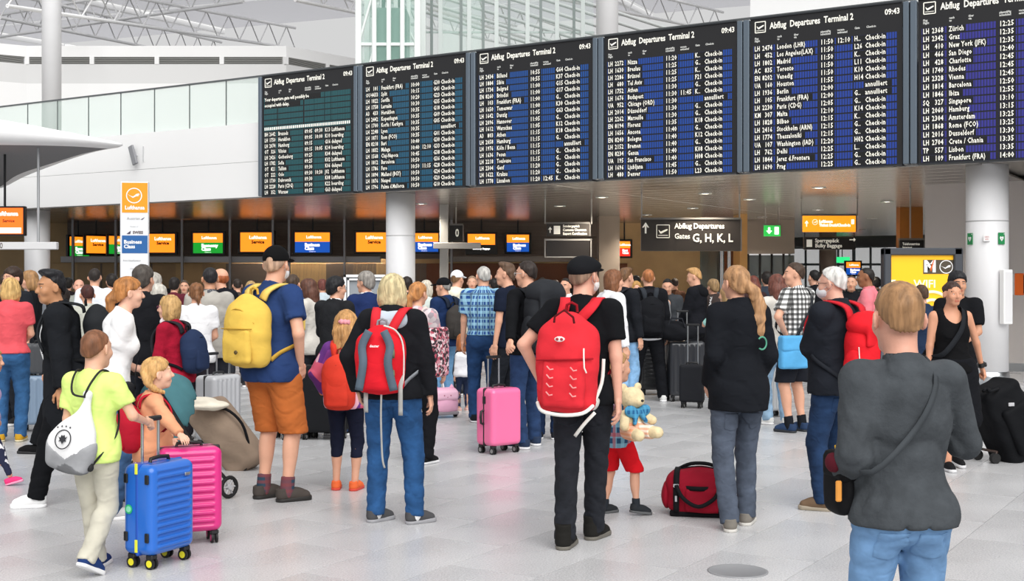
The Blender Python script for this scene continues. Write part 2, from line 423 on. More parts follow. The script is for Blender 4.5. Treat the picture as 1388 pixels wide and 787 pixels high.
m = MB(); p = Vector((gx(1000, gy(774)), gy(774), 0)); m.lathe([(.165, 0), (.165, .004), (.158, .006), (.15, .006), (.147, .004), (.0, .004)], 40)
lid = m.build('floor_box_lid', mat('#9c9da0', .5, .35, .001, 220), None, p); tag(lid, 'round brushed steel floor box lid set in the pale floor slabs', 'floor lid')

# soffit over the check-in area: long metal strips
SOF = 3.40
soffit_m = mat('#a8a5a1', .24, .8, .0015, 9, .1, 3, (1, 10, 1), .5)
m = MB(); V4 = [hp(-14, -.4, SOF + .1), hp(42, -.4, SOF + .1), hp(42, 48, SOF + .1), hp(-14, 48, SOF + .1)]
m.add([tuple(v) for v in V4] + [(v.x, v.y, v.z + .25) for v in V4], [(3, 2, 1, 0), (4, 5, 6, 7), (0, 1, 5, 4), (1, 2, 6, 5), (2, 3, 7, 6), (3, 0, 4, 7)])
ceiling = struct(m.build('ceiling', plastic('#8d8882', .8)))
SPN = {}
for r in range(46):
    a0 = -.6 + r * .62
    for q in range(-2, 5):
        if r > 40 and q > 3: continue
        tt = q * 7.6
        if (5.72, 0) not in SPN:
            mm = MB(); mm.box((0, 0, .02), (3.785, .3, .02), 0, None, .006); SPN[(5.72, 0)] = mm.mesh('soffit_panel'); SPN[(5.72, 0)].materials.append(soffit_m)
        pt = hp(tt + 3.8, a0 + .31, SOF)
        y = pt.y; px = CX + pt.x / max(y, .1) * F
        if y < 16 or y > 62 or px < -260 or px > 1660: continue
        link('soffit_panel', SPN[(5.72, 0)], ceiling, None, pt, (0, 0, HALL))

# board wall: white fascia, white parapet to the left of the boards, handrail glass
wallw = mat('#ececec', .55, 0, 0, 1, .02, .3)
def hall_box(m, t0, t1, a0, a1, z0, z1, mi=0):
    P = [hp(t0, a0), hp(t1, a0), hp(t1, a1), hp(t0, a1)]
    V = [(p.x, p.y, z0) for p in P] + [(p.x, p.y, z1) for p in P]
    m.add(V, [(0, 1, 2, 3), (7, 6, 5, 4), (0, 4, 5, 1), (1, 5, 6, 2), (2, 6, 7, 3), (3, 7, 4, 0)], mi)
m = MB(); hall_box(m, -12, 40, -.6, -.3, 3.43, 4.19); hall_box(m, -12, 40, -.6, -.3, 4.197, 5.03)
fascia = struct(m.build('wall_front', wallw))
m = MB(); hall_box(m, -12, 40, -.58, -.32, 4.185, 4.2); struct(m.build('trim_1', plastic('#8b8d90', .6)))
m = MB(); hall_box(m, -12, 40, -.3, 3.5, 4.9, 5.03); struct(m.build('floor_upper', mat('#d8d8d8', .5)))
glass = mat('#d5ebe4', .04, 0, 0, 1, 0, 1, None, .5, 0, .1)
glass2 = mat('#cfe9df', .05, 0, 0, 1, 0, 1, None, .5, 0, .2)
bal = thing('glass_balustrade', 'glass balustrade with thin dark handrail along the white upper gallery', 'balustrade', hp(14.6, -.45, 5.03), 0)
B0 = hp(14.6, -.45, 5.03)
for i in range(-14, 18):
    t0 = 14.78 + i * 1.135
    m = MB(); hall_box(m, t0 + .012, t0 + 1.123, -.456, -.444, 5.03, 6.04)
    m.v = [tuple(Vector(v) - B0) for v in m.v]; m.build('glass_pane', glass2 if i > -1 else glass, bal)
    m = MB(); hall_box(m, t0 - .012, t0 + .012, -.458, -.442, 5.03, 6.04); m.v = [tuple(Vector(v) - B0) for v in m.v]; m.build('joint', plastic('#5b5f60', .5), bal)
m = MB(); hall_box(m, -2, 34.2, -.475, -.425, 6.035, 6.07); m.v = [tuple(Vector(v) - B0) for v in m.v]; m.build('handrail', plastic('#55595b', .4), bal)

# round columns
colm = mat('#e6e6e8', .42, 0, 0, 1, .02, 2)
def column(name_label, x, y, r, z0, z1, base=True, mm=colm):
    t = thing('column', name_label, 'column', (x, y, z0))
    m = MB(); m.lathe([(r, .0), (r, z1 - z0)], 40); m.build('shaft', mm, t)
    if base:
        m = MB(); m.lathe([(r + .012, 0), (r + .012, .2), (r, .205)], 40); m.build('steel_base', STEEL, t)
        m = MB(); m.lathe([(r + .003, .74 * (z1 - z0)), (r + .003, .745 * (z1 - z0))], 40); m.build('joint_ring', plastic('#b9b9bb', .6), t)
    return t
c_r = column('white round column with two green defibrillator signs near the yellow poster', *hp(0, 0)[:2], .318, 0, 3.42)
column('white round column in front of the check-in screens, middle of the hall', *hp(11.45, 0)[:2], .3, 0, 3.42)
column('white round column behind the young man in a black jacket', *hp(22.95, 0)[:2], .31, 0, 3.42)
column('tall white column rising behind the gallery glass beside the canopy', gx(70, 48), 48, .36, 5.03, 22, False)
column('tall white column above the boards beyond the glass lift tower', gx(823, 40), 40, .355, 5.03, 22, False)
column('brownish round column behind the bulky baggage sign', gx(1122, 46), 46, .31, 0, 3.42, False, mat('#8d817a', .5))
cp = hp(0, 0)
def aed(px_, lab):
    X = gx(px_, 19.2); dxx = X - cp.x; yy = cp.y - math.sqrt(max(.326 ** 2 - dxx ** 2, .0)); rz = math.atan2(dxx, math.sqrt(max(.326 ** 2 - dxx ** 2, .001)))
    t = thing('defibrillator_sign', lab, 'sign', (X, yy - .004, gz(323, 19.2)), rz)
    m = MB(); m.box((0, 0, 0), (.058, .004, .09), 0); m.build('plate', plastic('#1d8a4e', .5), t)
    m = MB(); m.add([(x, -.006, z) for x, z in ((0, -.045), (-.032, -.002), (-.034, .022), (-.02, .034), (0, .02), (.02, .034), (.034, .022), (.032, -.002))], [list(range(8))]); m.build('heart', plastic('#f4f4f4', .5), t)
    m = MB(); m.add([(x, -.0075, z) for x, z in ((.006, .018), (-.012, -.008), (-.001, -.006), (-.006, -.03), (.013, -.001), (.002, -.002))], [list(range(6))]); m.build('bolt_mark', plastic('#1d8a4e', .5), t)
    m = MB(); m.box((.045, -.006, .07), (.009, .001, .003)); m.box((.045, -.006, .07), (.003, .001, .009)); m.build('cross_mark', plastic('#f4f4f4', .5), t)
aed(1321, 'green defibrillator sign with white heart, nearer the yellow poster on the white column')
aed(1357, 'green defibrillator sign with white heart, on the column side near the wall phone')
t = thing('column_notice', 'small printed red and white notice between the two green signs on the column', 'notice', (gx(1340, 19.1), cp.y - .325, gz(322, 19.1)), .0)
m = MB(); m.box((0, 0, 0), (.05, .003, .05)); m.build('plate', plastic('#ececec', .5), t); text('DEFI', .035, (0, -.005, .012), plastic('#c06060', .6), t, 'print', 'CENTER'); text('AED', .03, (0, -.005, -.022), plastic('#c06060', .6), t, 'print', 'CENTER')
t = thing('access_box', 'white flat access box mounted on the round column by the poster', 'box', (7.44 + .385 * math.sin(.42), 19.5 - .385 * math.cos(.42), gz(402, 19.3)), .42)
m = MB(); m.box((0, 0, 0), (.09, .05, .42), 0, None, .01); m.build('cover', WHITE, t); m = MB(); m.box((0, -.051, .0), (.07, .002, .38)); m.build('door', mat('#e2e2e4', .4), t)

# grey side wall by the right column
greyw = mat('#c9c3c0', .6, 0, 0, 1, .03, .6)
m = MB(); hall_box(m, -14, 1.72, 3.2, 3.45, 0, 3.4); struct(m.build('wall_side', greyw))
m = MB(); hall_box(m, -14, 1.72, 3.17, 3.2, 0, .14); struct(m.build('baseboard_side', STEEL))
q = hp(-.95, 3.2); t = thing('wall_phone', 'orange fronted phone housing mounted on the grey wall by the column', 'wall phone', (gx(1381, q.y - .1), q.y - .1, gz(385, q.y)), HALL)
m = MB(); m.box((-.1, 0, 0), (.09, .1, .19), 0, None, .01); m.build('housing', mat('#c9c9cb', .4), t)
m = MB(); m.box((.02, -.02, 0), (.07, .1, .19), 0, None, .01); m.build('orange_shell', plastic('#ef6a12', .4), t)
m = MB(); m.box((.1, -.01, 0), (.03, .08, .16), 0, None, .01); m.build('handset', BLACK, t)

# ------------------------------------------------------------------ check-in back wall
wood = mat('#8a6a45', .45, 0, 0, 1, .14, 2.5, (.4, 1, 4)); tan = mat('#c2a273', .5, 0, 0, 1, .1, 1.5); darkw = mat('#6d6158', .5, 0, 0, 1, .1, 1, (1, 1, 8)); rust = mat('#7a4220', .45, 0, 0, 1, .12, 1.2)
YB = 38.0
m = MB(); m.box((gx(330, YB), YB + .15, 1.7), (14, .1, 1.7)); back = struct(m.build('wall_back', tan))
PM = MB(); PM.box((0, 0, 0), (.745, .02, 1.07), 0, None, .008); PMe = PM.mesh('wall_panel'); PMe.materials.append(tan); PM2 = PMe.copy(); PM2.materials.clear(); PM2.materials.append(rust); PM3 = PMe.copy(); PM3.materials.clear(); PM3.materials.append(darkw)
for k, px in enumerate(range(90, 820, 34)):
    link('wall_panel', PM2 if px > 560 else PM3 if k % 5 in (1, 3) or 300 < px < 330 or 400 < px < 470 else PMe, back, None, (gx(px, YB) + .3, YB + .02, 1.1))
m = MB(); m.box((gx(460, YB), YB - .35, 2.85), (gx(820, YB) / 2 - gx(96, YB) / 2, .06, .55)); up = struct(m.build('wall_upper', darkw))
sl = MB(); sl.box((0, 0, 0), (gx(820, YB) / 2 - gx(96, YB) / 2, .012, .048), 0, None, .004); SLm = sl.mesh('slat'); SLm.materials.append(darkw)
for k in range(10): link('slat', SLm, up, None, (gx(460, YB), YB - .42, 2.4 + k * .105))
# bulkhead beam over the counters
m = MB(); m.box((gx(300, 36.4), 36.4, 2.26), (gx(530, 36.4) / 2 - gx(98, 36.4) / 2, .12, .09), 0, None, .01); struct(m.build('trim_2', mat('#a3a3a6', .4, .3)))
m = MB(); m.box((gx(700, 36.4), 36.4, 2.27), (gx(800, 36.4) / 2 - gx(600, 36.4) / 2, .12, .08), 0, None, .01); struct(m.build('trim_3', mat('#77706b', .4, .3)))
for k, px in enumerate((99, 157, 247, 312, 370, 392, 467, 612)):
    m = MB(); m.box((gx(px, 36.1), 36.1, 2.4), (.03, .05, 1.0)); t = m.build('hanging_rod', mat('#8f8f92', .4, .5)); 
    tag(t, ['slim grey rod at the dark end of the check-in row', 'slim grey rod behind the orange pillar sign', 'slim grey rod between the plain orange and the green economy screen', 'slim grey rod beyond the green economy screen', 'slim grey rod above the man in the black cap', 'slim grey rod beside the first blue business screen', 'slim grey rod between business and service screens near the column', 'slim grey rod next to the zero sign'][k], 'rod', 'rods between the check-in screens')
# desks along the back wall
for k, px in enumerate((130, 212, 294, 376, 458, 592, 674, 756)):
    t = thing('check_in_desk', 'tan check-in desk behind the crowd, ' + ['far end near the dark corner', 'behind the orange pillar sign', 'under the green economy screen', 'under the service screen by the black cap', 'under the first blue business screen', 'beyond the column by the second business screen', 'under the black and orange screen', 'under the farthest business screen'][k], 'desk', (gx(px, 36.8), 36.8, 0), 0, 'check-in desks')
    m = MB(); m.box((0, 0, .5), (.75, .3, .5), 0, None, .02); m.build('desk_front', wood, t); m = MB(); m.box((0, -.05, 1.02), (.8, .38, .025), 0, None, .008); m.build('desk_top', mat('#cfcac2', .35), t)
    m = MB(); m.box((.25, .05, 1.25), (.24, .02, .16), 0, None, .01); m.cyl((.25, .05, 1.04), (.25, .05, 1.12), .03); m.build('desk_monitor', BLACK, t)

# monitors above the desks
ORANGE = mat('#ff8a1e', .4, 0, 0, 1, 0, 1, None, .5, 1.15); GREEN = mat('#139a2c', .4, 0, 0, 1, 0, 1, None, .5, .8); BLUE = mat('#0f4fb0', .4, 0, 0, 1, 0, 1, None, .5, .8); RED = mat('#e0291c', .4, 0, 0, 1, 0, 1, None, .5, 1.0)
WLET = mat('#ffffff', .5, 0, 0, 1, 0, 1, None, .5, .9); DLET = mat('#3a2208', .6)
def monitor(label, px0, px1, py0, py1, Y, kind, rz=0.0, wreal=None):
    W = (px1 - px0) / F * Y; Hh = (py1 - py0) / F * Y; W = wreal or W
    t = thing('ceiling_monitor', label, 'monitor', (gx((px0 + px1) / 2, Y), Y, gz(py1, Y)), rz, 'check-in monitors')
    m = MB(); m.box((0, .04, Hh / 2), (W / 2 + .07, .05, Hh / 2 + .06), 0, None, .01); m.build('casing', BLACK, t)
    m = MB(); m.cyl((0, .06, Hh), (0, .06, SOF - gz(py1, Y)), .025); m.build('mount', DARK, t)
    top = {'service': ORANGE, 'strip': ORANGE}.get(kind, ORANGE)
    if kind == 'service':
        m = MB(); m.box((0, -.012, Hh / 2), (W / 2, .004, Hh / 2)); sc = m.build('screen', ORANGE, t)
        text('Lufthansa', Hh * .24, (W * .04, -.02, Hh * .74), WLET, t, 'lettering', 'CENTER', 1, .004); text('Service', Hh * .23, (W * .04, -.02, Hh * .5), DLET, t, 'lettering', 'CENTER', 1, .006)
    else:
        hi = .54 if kind != 'strip' else .42
        m = MB(); m.box((0, -.012, Hh * (1 - (1 - hi) / 2)), (W / 2, .004, Hh * (1 - hi) / 2)); m.build('screen_upper', ORANGE, t)
        lowm = {'business': BLUE, 'economy': GREEN, 'red': RED, 'strip': BLACK}[kind]
        m = MB(); m.box((0, -.012, Hh * hi / 2), (W / 2, .004, Hh * hi / 2)); m.build('screen_lower', lowm, t)
        text('Lufthansa', Hh * .2, (W * .04, -.02, Hh * .77), WLET, t, 'lettering', 'CENTER', 1, .004)
        if kind in ('business', 'economy'):
            text('Business\nClass' if kind == 'business' else 'Economy\nClass', Hh * .22, (-W * .22, -.02, Hh * .29), WLET, t, 'lettering', 'LEFT', 1, .008, line=.8)
            text('Check-in', Hh * .09, (0, -.02, Hh * .05), WLET, t, 'lettering', 'CENTER')
        if kind == 'red': text('First\nClass', Hh * .2, (-W * .2, -.02, Hh * .3), WLET, t, 'lettering', 'LEFT', 1, .006, line=.8)
        if kind == 'strip': text('Economy Baggage', Hh * .13, (0, -.02, Hh * .2), WLET, t, 'lettering', 'CENTER', 1, .004)
YS = 36.2
ml = 'orange check-in screen '
monitor('narrow angled screen showing orange over green, at the dark end of the row', 102, 113, 321, 347, 36.9, 'economy', .95, .66)
monitor('angled all-orange service screen next to the narrow green one', 122, 141, 320, 343, 36.7, 'service', .75, .66)
monitor('orange over green screen mostly behind the tall orange pillar sign', 156, 170, 320, 344, 36.5, 'economy', .6, .66)
monitor('plain orange service screen just beyond the tall orange pillar sign', 202, 237, 317, 342, YS, 'service')
monitor('economy class screen, orange over bright green', 262, 302, 316, 343, YS, 'economy')
monitor('orange service screen above the man in the black baseball cap', 326, 370, 315, 341, YS, 'service')
monitor('business class screen, orange over blue, above the suited man side of the column', 400, 447, 315, 342, YS, 'business')
monitor('orange service screen half hidden by the middle white column', 483, 528, 315, 341, YS, 'service')
monitor('business class screen half hidden by the column, next to the zero sign', 556, 594, 316, 341, YS, 'business')
monitor('screen with orange upper half and black lower half with letters', 634, 671, 317, 342, YS, 'strip')
monitor('farthest business class screen, orange over blue, beside the dark hanging sign', 687, 717, 318, 341, YS + 1, 'business')
monitor('orange over red screen beyond the brown pillar', 839, 854, 327, 347, 38, 'red')
monitor('orange over red screen under the edge of the gates sign', 869, 885, 322, 348, 38.5, 'red')

# right part of the back: piers, lintel, glass doors, daylight end of the hall
def wallbox(name, px0, px1, Y, z0, z1, mm, dep=.3):
    m = MB(); m.box(((gx(px0, Y) + gx(px1, Y)) / 2, Y + dep / 2, (z0 + z1) / 2), ((gx(px1, Y) - gx(px0, Y)) / 2, dep / 2, (z1 - z0) / 2)); return struct(m.build(name, mm))
wallbox('wall_pier', 812, 840, 34, 0, SOF, mat('#8f8378', .5, 0, 0, 1, .05, 1), .8)
wallbox('wall_recess', 828, 1012, 42, 0, SOF, rust)
wallbox('wall_pier_far', 1003, 1013, 33, 0, SOF, mat('#b58a52', .5, 0, 0, 1, .1, 2), 1.0)
wallbox('wall_lintel', 1013, 1077, 36, 2.42, SOF, mat('#8b827c', .6), .4)
wallbox('wall_cheek', 1220, 1251, 30, 1.6, SOF, mat('#a86a30', .4, .2, 0, 1, .1, 1), .3)
gd = thing('glass_partition', 'grey framed glass partition below the brown lintel beyond the crowd', 'glass partition', (gx(1045, 37), 37, 0))
for k in range(4):
    x0, x1 = gx(1014 + k * 16, 37) - gx(1045, 37), gx(1030 + k * 16, 37) - gx(1045, 37)
    m = MB(); m.box(((x0 + x1) / 2, 0, 1.2), ((x1 - x0) / 2 - .03, .01, 1.2)); m.build('pane', mat('#5f6a6a', .1, 0, 0, 1, 0, 1, None, .5, 0, .75), gd); m = MB(); m.box((x0, 0, 1.22), (.03, .03, 1.22)); m.build('mullion', DARK, gd)
t = thing('entrance_frame', 'pair of bright steel door posts beside the tan pier', 'door frame', (gx(985, 36), 36, 0))
for px in (978, 988): 
    m = MB(); m.cyl((gx(px, 36) - gx(985, 36), 0, 0), (gx(px, 36) - gx(985, 36), 0, 2.6), .05); m.build('post', CHROME, t)
m = MB(); m.box((gx(966, 36) - gx(985, 36), .1, 1.3), (.35, .01, 1.3)); m.build('pane', mat('#4d5554', .1, 0, 0, 1, 0, 1, None, .5, 0, .7), t)
# daylight glazing at the far end
YW = 66.0
win = thing('window_1', None, None, (gx(1135, YW), YW, 0)); 
wx = [gx(p, YW) - gx(1135, YW) for p in (1070, 1092, 1114, 1136, 1158, 1180, 1204)]
for k in range(len(wx) - 1):
    m = MB(); m.box(((wx[k] + wx[k + 1]) / 2, 0, 2.2), ((wx[k + 1] - wx[k]) / 2 - .04, .01, 2.2)); struct(m.build('window_pane', mat('#e8f2f0', .1, 0, 0, 1, 0, 1, None, .5, 0, .25), win)); m = MB(); m.box((wx[k], 0, 2.2), (.05, .05, 2.2)); struct(m.build('window_frame', mat('#9aa5a8', .4), win))
m = MB(); m.box((0, 0, 2.55), (wx[-1], .06, .06)); struct(m.build('window_frame', mat('#9aa5a8', .4), win)); win['kind'] = 'structure'
wallbox('wall_end', 1076, 1204, 58, 0, 1.3, mat('#e4e8ea', .5), .2)
monitor('small blue information screen at the bright far end of the hall', 1147, 1166, 355, 372, 50, 'business')
t = thing('shop_light', 'small green lit panel at the bright far end of the hall', 'light panel', (gx(1142, 52), 52, gz(352, 52))); m = MB(); m.box((0, 0, 0), (.3, .03, .12), 0, None, .01); m.build('panel', mat('#2fd07a', .4, 0, 0, 1, 0, 1, None, .5, 1.2), t); m = MB(); m.cyl((0, .05, .1), (0, .05, SOF + .12 - gz(352, 52)), .02); m.build('mount', DARK, t)
# left end under the fascia
wallbox('wall_end_left', -60, 98, 40, 0, SOF, mat('#57493c', .5, 0, 0, 1, .1, 1), .2)
wallbox('wall_panel_left', -40, 33, 39, 0, 2.3, tan, .15)

# downlights with their own lamps
dl_em = mat('#fff3df', .4, 0, 0, 1, 0, 1, None, .5, 9.0)
DL = MB(); DL.lathe([(.13, 0), (.14, -.012), (.11, -.014), (.1, 0)], 24, 0); DLm = DL.mesh('ring'); DLm.materials.append(STEEL)
DE = MB(); DE.lathe([(.0, -.004), (.1, -.004)], 20); DEm = DE.mesh('lens'); DEm.materials.append(dl_em)
DLL = ['between the customs sign and the brown pier, upper of two', 'above the customs sign', 'over the end of the gates sign, nearer the boards', 'just above the middle of the gates sign', 'over the far corner of the gates sign', 'over the arrow of the gates sign', 'beside the green exit sign', 'high above the orange airline sign', 'just above the orange airline sign', 'alone, high over the orange cheek wall', 'right of the orange airline sign', 'below and beyond the orange airline sign', 'in front of the orange cheek wall',
       'over the orange service screen by the black cap', 'over the first blue business screen', 'over the half hidden service screen', 'right of the middle column, lower of two', 'right of the middle column, higher of two', 'over the farthest business screen', 'over the plain orange service screen', 'over the narrow angled screens', 'over the green economy screen', 'over the black and orange screen', 'left of the customs sign', 'above the glass partition lintel']
spots = [(816, 267), (759, 279), (956, 262), (939, 282), (1016, 270), (877, 291), (1033, 294), (1110, 254), (1109, 284), (1202, 273), (1182, 296), (1169, 311), (1241, 305), (362, 302), (433, 302), (503, 302), (571, 303), (571, 276), (687, 306), (240, 303), (129, 310), (300, 303), (640, 303), (730, 303), (1060, 306)]
for k, (px, py) in enumerate(spots):
    Yd = F * (SOF - CAMZ) / (HY - py); xd = gx(px, Yd)
    t = thing('downlight', 'round warm soffit downlight ' + DLL[k], 'ceiling light', (xd, Yd, SOF - .001), 0, 'soffit downlights')
    link('ring', DLm, t); link('lens', DEm, t)
    ld = bpy.data.lights.new('downlight_lamp', 'SPOT'); ld.energy = 360; ld.spot_size = math.radians(130); ld.spot_blend = .7; ld.color = (1, .88, .72); ld.shadow_soft_size = .1
    lo = bpy.data.objects.new('downlight_lamp', ld); COL.objects.link(lo); lo.location = (0, 0, -.04); lo.parent = t

# ------------------------------------------------------------------ upper hall: far walls, roof, lift tower, glazed walkway
m = MB(); YF = 56.0
XA, XB = gx(36, YF), gx(388, YF)
def quad(m, pts, mi=0): m.add(pts, [list(range(len(pts)))], mi)
zt, zl0, zl1 = gz(62, YF), gz(87, YF), gz(77, YF)
def bay(x0, y0, x1, y1, name):
    d = Vector((x1 - x0, y1 - y0, 0)); n = Vector((d.y, -d.x, 0)).normalized(); t = -n * .3 if n.y > 0 else n * .0
    m = MB(); nn = Vector((-d.y, d.x, 0)).normalized() * .4
    for z0, z1 in ((0, gz(113, YF)), (gz(113, YF) + .001, zl0), (zl1, zt)):
        V = [(x0, y0, z0), (x1, y1, z0), (x1 + nn.x, y1 + nn.y, z0), (x0 + nn.x, y0 + nn.y, z0)]; V += [(a, b, z1) for a, b, _ in V]
        m.add(V, [(3, 2, 1, 0), (4, 5, 6, 7), (0, 1, 5, 4), (1, 2, 6, 5), (2, 3, 7, 6), (3, 0, 4, 7)], 1 if abs(z1 - zl0) < .01 else 0)
    w = struct(m.build(name, [wallw, mat('#d6d6d6', .6)])); L = d.length; k = max(1, int(L / 2.4)); rz = math.atan2(d.y, d.x); nb = 6
    lm = MB()
    for i in range(nb): lm.box((L / k / 2, .12, zl0 + (zl1 - zl0) * (i + .5) / nb - zl0), (L / k / 2 - .1, .1, .012), 0, Matrix.Rotation(0, 4, 'X'))
    lm.box((L / k / 2, .3, (zl1 - zl0) / 2), (L / k / 2 - .1, .01, (zl1 - zl0) / 2), 1); lm.box((.02, .1, (zl1 - zl0) / 2), (.1, .12, (zl1 - zl0) / 2), 2)
    me = lm.mesh('louvre'); [me.materials.append(q) for q in (mat('#9b9b98', .5), mat('#77776f', .7), wallw)]
    for i in range(k): link('louvre', me, w, None, (x0 + d.x * i / k, y0 + d.y * i / k, zl0), (0, 0, rz))
bay(XA, YF, XB, YF, 'wall_far'); bay(XA - 9, YF - 5.5, XA, YF, 'wall_far_left'); bay(XB, YF, XB + 11, YF + 13, 'wall_far_right')
def translucent_panel():
    def bld(nt, b):
        N, L = nt.nodes, nt.links; t = N.new('ShaderNodeBsdfTranslucent'); t.inputs[0].default_value = (.72, .72, .74, 1); d = N.new('ShaderNodeBsdfDiffuse'); d.inputs[0].default_value = (.8, .8, .81, 1)
        x = N.new('ShaderNodeMixShader'); x.inputs[0].default_value = .72; L.new(d.outputs[0], x.inputs[1]); L.new(t.outputs[0], x.inputs[2]); L.new(x.outputs[0], N['Material Output'].inputs['Surface']); N.remove(b)
    return ramp_mat('translucent_panel', bld)
# roof: grey panels, made translucent to brighten the upper hall, between white purlins, with trusses under them
roofm = translucent_panel(); whitem = mat('#fbfbfb', .5)
roof = MB(); roof.box((0, 90, 24.5), (90, 45, .1)); 
roof_o = struct(MB().box((0, 0, 0), (60, .1, .1)).build('roof', whitem, None, (0, 52, 23.0)))
RP = MB(); RP.box((0, 0, 0), (7.4, 4.4, .06), 0, None, .03); RPm = RP.mesh('roof_panel'); RPm.materials.append(roofm)
PU = MB(); PU.box((0, 0, 0), (.16, 4.6, .2), 0, None, .03); PUm = PU.mesh('purlin'); PUm.materials.append(whitem)
rr = math.radians(-22)
for i in range(-4, 5):
    for j in range(0, 5):
        if (i, j) in ((-1, 4), (-2, 4)): continue
        ctr = Vector((-13 + i * 15.6 * math.cos(rr) - (j * 9.6) * math.sin(rr), 56 + i * 15.6 * math.sin(rr) + j * 9.6 * math.cos(rr), 19.2 + j * .55))
        link('roof_panel', RPm, roof_o, None, ctr - Vector((0, 52, 23)), (math.radians(3.3), 0, rr)); link('purlin', PUm, roof_o, None, ctr + Vector((7.8 * math.cos(rr), 7.8 * math.sin(rr), -.25)) - Vector((0, 52, 23)), (math.radians(3.3), 0, rr))
TRN = ['over the gallery wall', 'behind the tall column', 'crossing above the louvre band', 'above the lift tower', 'beyond the glazed walkway', 'behind the tall column above the boards']
for k, (x0, y1) in enumerate((((10, 8, 50), (400, 66, 78)), ((0, 50, 74), (330, 2, 60)), ((0, 24, 62), (300, 84, 82)), ((400, 0, 56), (700, 62, 82)), ((560, 4, 54), (840, 92, 84)), ((620, -30, 54), (980, 44, 80)))):
    x0, y0, z = gx(x0[0], x0[2]), x0[2], gz(x0[1], x0[2]); d = Vector((gx(y1[0], y1[2]) - x0, y1[2] - y0, gz(y1[1], y1[2]) - z))
    t = thing('roof_truss', 'white tubular roof truss ' + TRN[k], 'roof truss', (x0, y0, z)); n = 11
    m = MB(); m.cyl((0, 0, 0), tuple(d), .085, None, 8); m.build('lower_chord', whitem, t); m = MB(); m.cyl((0, 0, 1.3), tuple(d + Vector((0, 0, 1.3))), .085, None, 8); m.build('upper_chord', whitem, t)
    for i in range(n):
        a, b = d * (i / n), d * ((i + .5) / n); c = d * ((i + 1) / n)
        m = MB(); bb = b + Vector((0, 0, 1.3)); m.tube([tuple(a), tuple(bb), tuple(c)], .04, 6); m.build('web', mat('#ececec', .5), t)
tq = 18.6; pq = hp(tq, -.66, 4.52); t = thing('wall_speaker', 'narrow grey tilted loudspeaker panel on the white parapet above the orange pillar sign', 'loudspeaker', pq, HALL)
m = MB(); m.box((0, -.06, 0), (.075, .03, .23), 0, Matrix.Rotation(math.radians(-20), 4, 'Y'), .01); m.build('panel', mat('#85868a', .5), t); m = MB(); m.cyl((0, 0, 0), (0, .06, 0), .02); m.cyl((.22, .05, -.15), (.22, .05, .2), .012); m.build('bracket', mat('#b5b6b8', .4), t)
# lift tower
YT = 40.0; tw = thing('lift_tower', 'glazed lift tower with white posts and green tinted glass above the boards', 'lift tower', (gx(525, YT), YT, 5.03))
a, b = gx(486, YT) - gx(525, YT), gx(566, YT) - gx(525, YT); fr = mat('#e4eae8', .35); gg = mat('#b4ddd0', .05, 0, 0, 1, 0, 1, None, .5, 0, .15)
for x in (a, a * .45, b * .05, b * .5, b):
    for y in (0, 2.4):
        m = MB(); m.box((x, y, 6), (.07 if abs(x) < abs(a) * .9 else .1, .1, 6), 0, None, .02); m.build('post', fr, tw)
for z in (.6, 2.3, 4.2, 6.2, 8.4):
    for y in (0, 2.4): m = MB(); m.box(((a + b) / 2, y, z), ((b - a) / 2, .06, .05), 0, None, .01); m.build('ring_beam', fr, tw)
    m = MB(); m.cyl((a, 0, z), (a * .45, 0, z + 1.8), .04); m.build('brace', fr, tw); m = MB(); m.cyl((b, 2.4, z), (b * .05, 2.4, z + 1.8), .04); m.build('brace', fr, tw)
for x0, x1 in ((a, a * .45), (a * .45, b * .05), (b * .05, b * .5), (b * .5, b)):
    m = MB(); m.box(((x0 + x1) / 2, .02, 6), ((x1 - x0) / 2 - .07, .01, 6)); m.build('glass_pane', gg, tw); m = MB(); m.box(((x0 + x1) / 2, 2.4, 6), ((x1 - x0) / 2 - .07, .01, 6)); m.build('glass_pane', gg, tw)
m = MB(); m.box(((a + b) / 2, 1.2, 4.4), (.55, .7, 1.1), 0, None, .05); m.build('lift_car', mat('#7f9b92', .35, .3), tw)
for x in (-.25, .3): m = MB(); m.cyl((x, 1.2, 0), (x, 1.2, 12), .06); m.build('guide_rail', mat('#5f7a72', .4), tw)
# glazed walkway
YG = 43.0; gw = thing('glazed_walkway', 'glazed walkway wall with thin mullions between the lift tower and the tall column', 'glazing', (gx(680, YG), YG, 5.03)); X0 = gx(680, YG)
ms = [570, 585, 597, 625, 636, 655, 673, 690, 715, 733, 755, 778, 790, 806]
for i in range(len(ms) - 1):
    x0, x1 = gx(ms[i], YG) - X0, gx(ms[i + 1], YG) - X0
    m = MB(); m.box(((x0 + x1) / 2, 0, 6), ((x1 - x0) / 2 - .04, .01, 6)); m.build('glass_pane', glass2 if 1 < i < 5 else glass, gw); m = MB(); m.box((x0, 0, 6), (.045 if i % 2 else .07, .06, 6)); m.build('mullion', mat('#7d8886', .4) if i % 2 else mat('#c8d0ce', .4), gw)
for z in (2.6, 5.2): m = MB(); m.box(((gx(570, YG) + gx(806, YG)) / 2 - X0, .05, z), (gx(806, YG) / 2 - gx(570, YG) / 2, .03, .03)); m.build('transom', mat('#b7c0be', .4), gw)
for k in range(7):
    m = MB(); x0 = gx(590 + k * 30, 47) - X0; m.cyl((x0 - 2.5, 4, 7.4 + k * .12), (x0 + 4.5, 4, 5.3 + k * .1), .07, None, 6); m.build('brace', mat('#b9bcbc', .5), gw)
# white bulkhead above the last boards
m = MB(); hall_box(m, -14, 4.75, 2.2, 2.5, 5.0, 14); struct(m.build('wall_bulkhead', wallw))
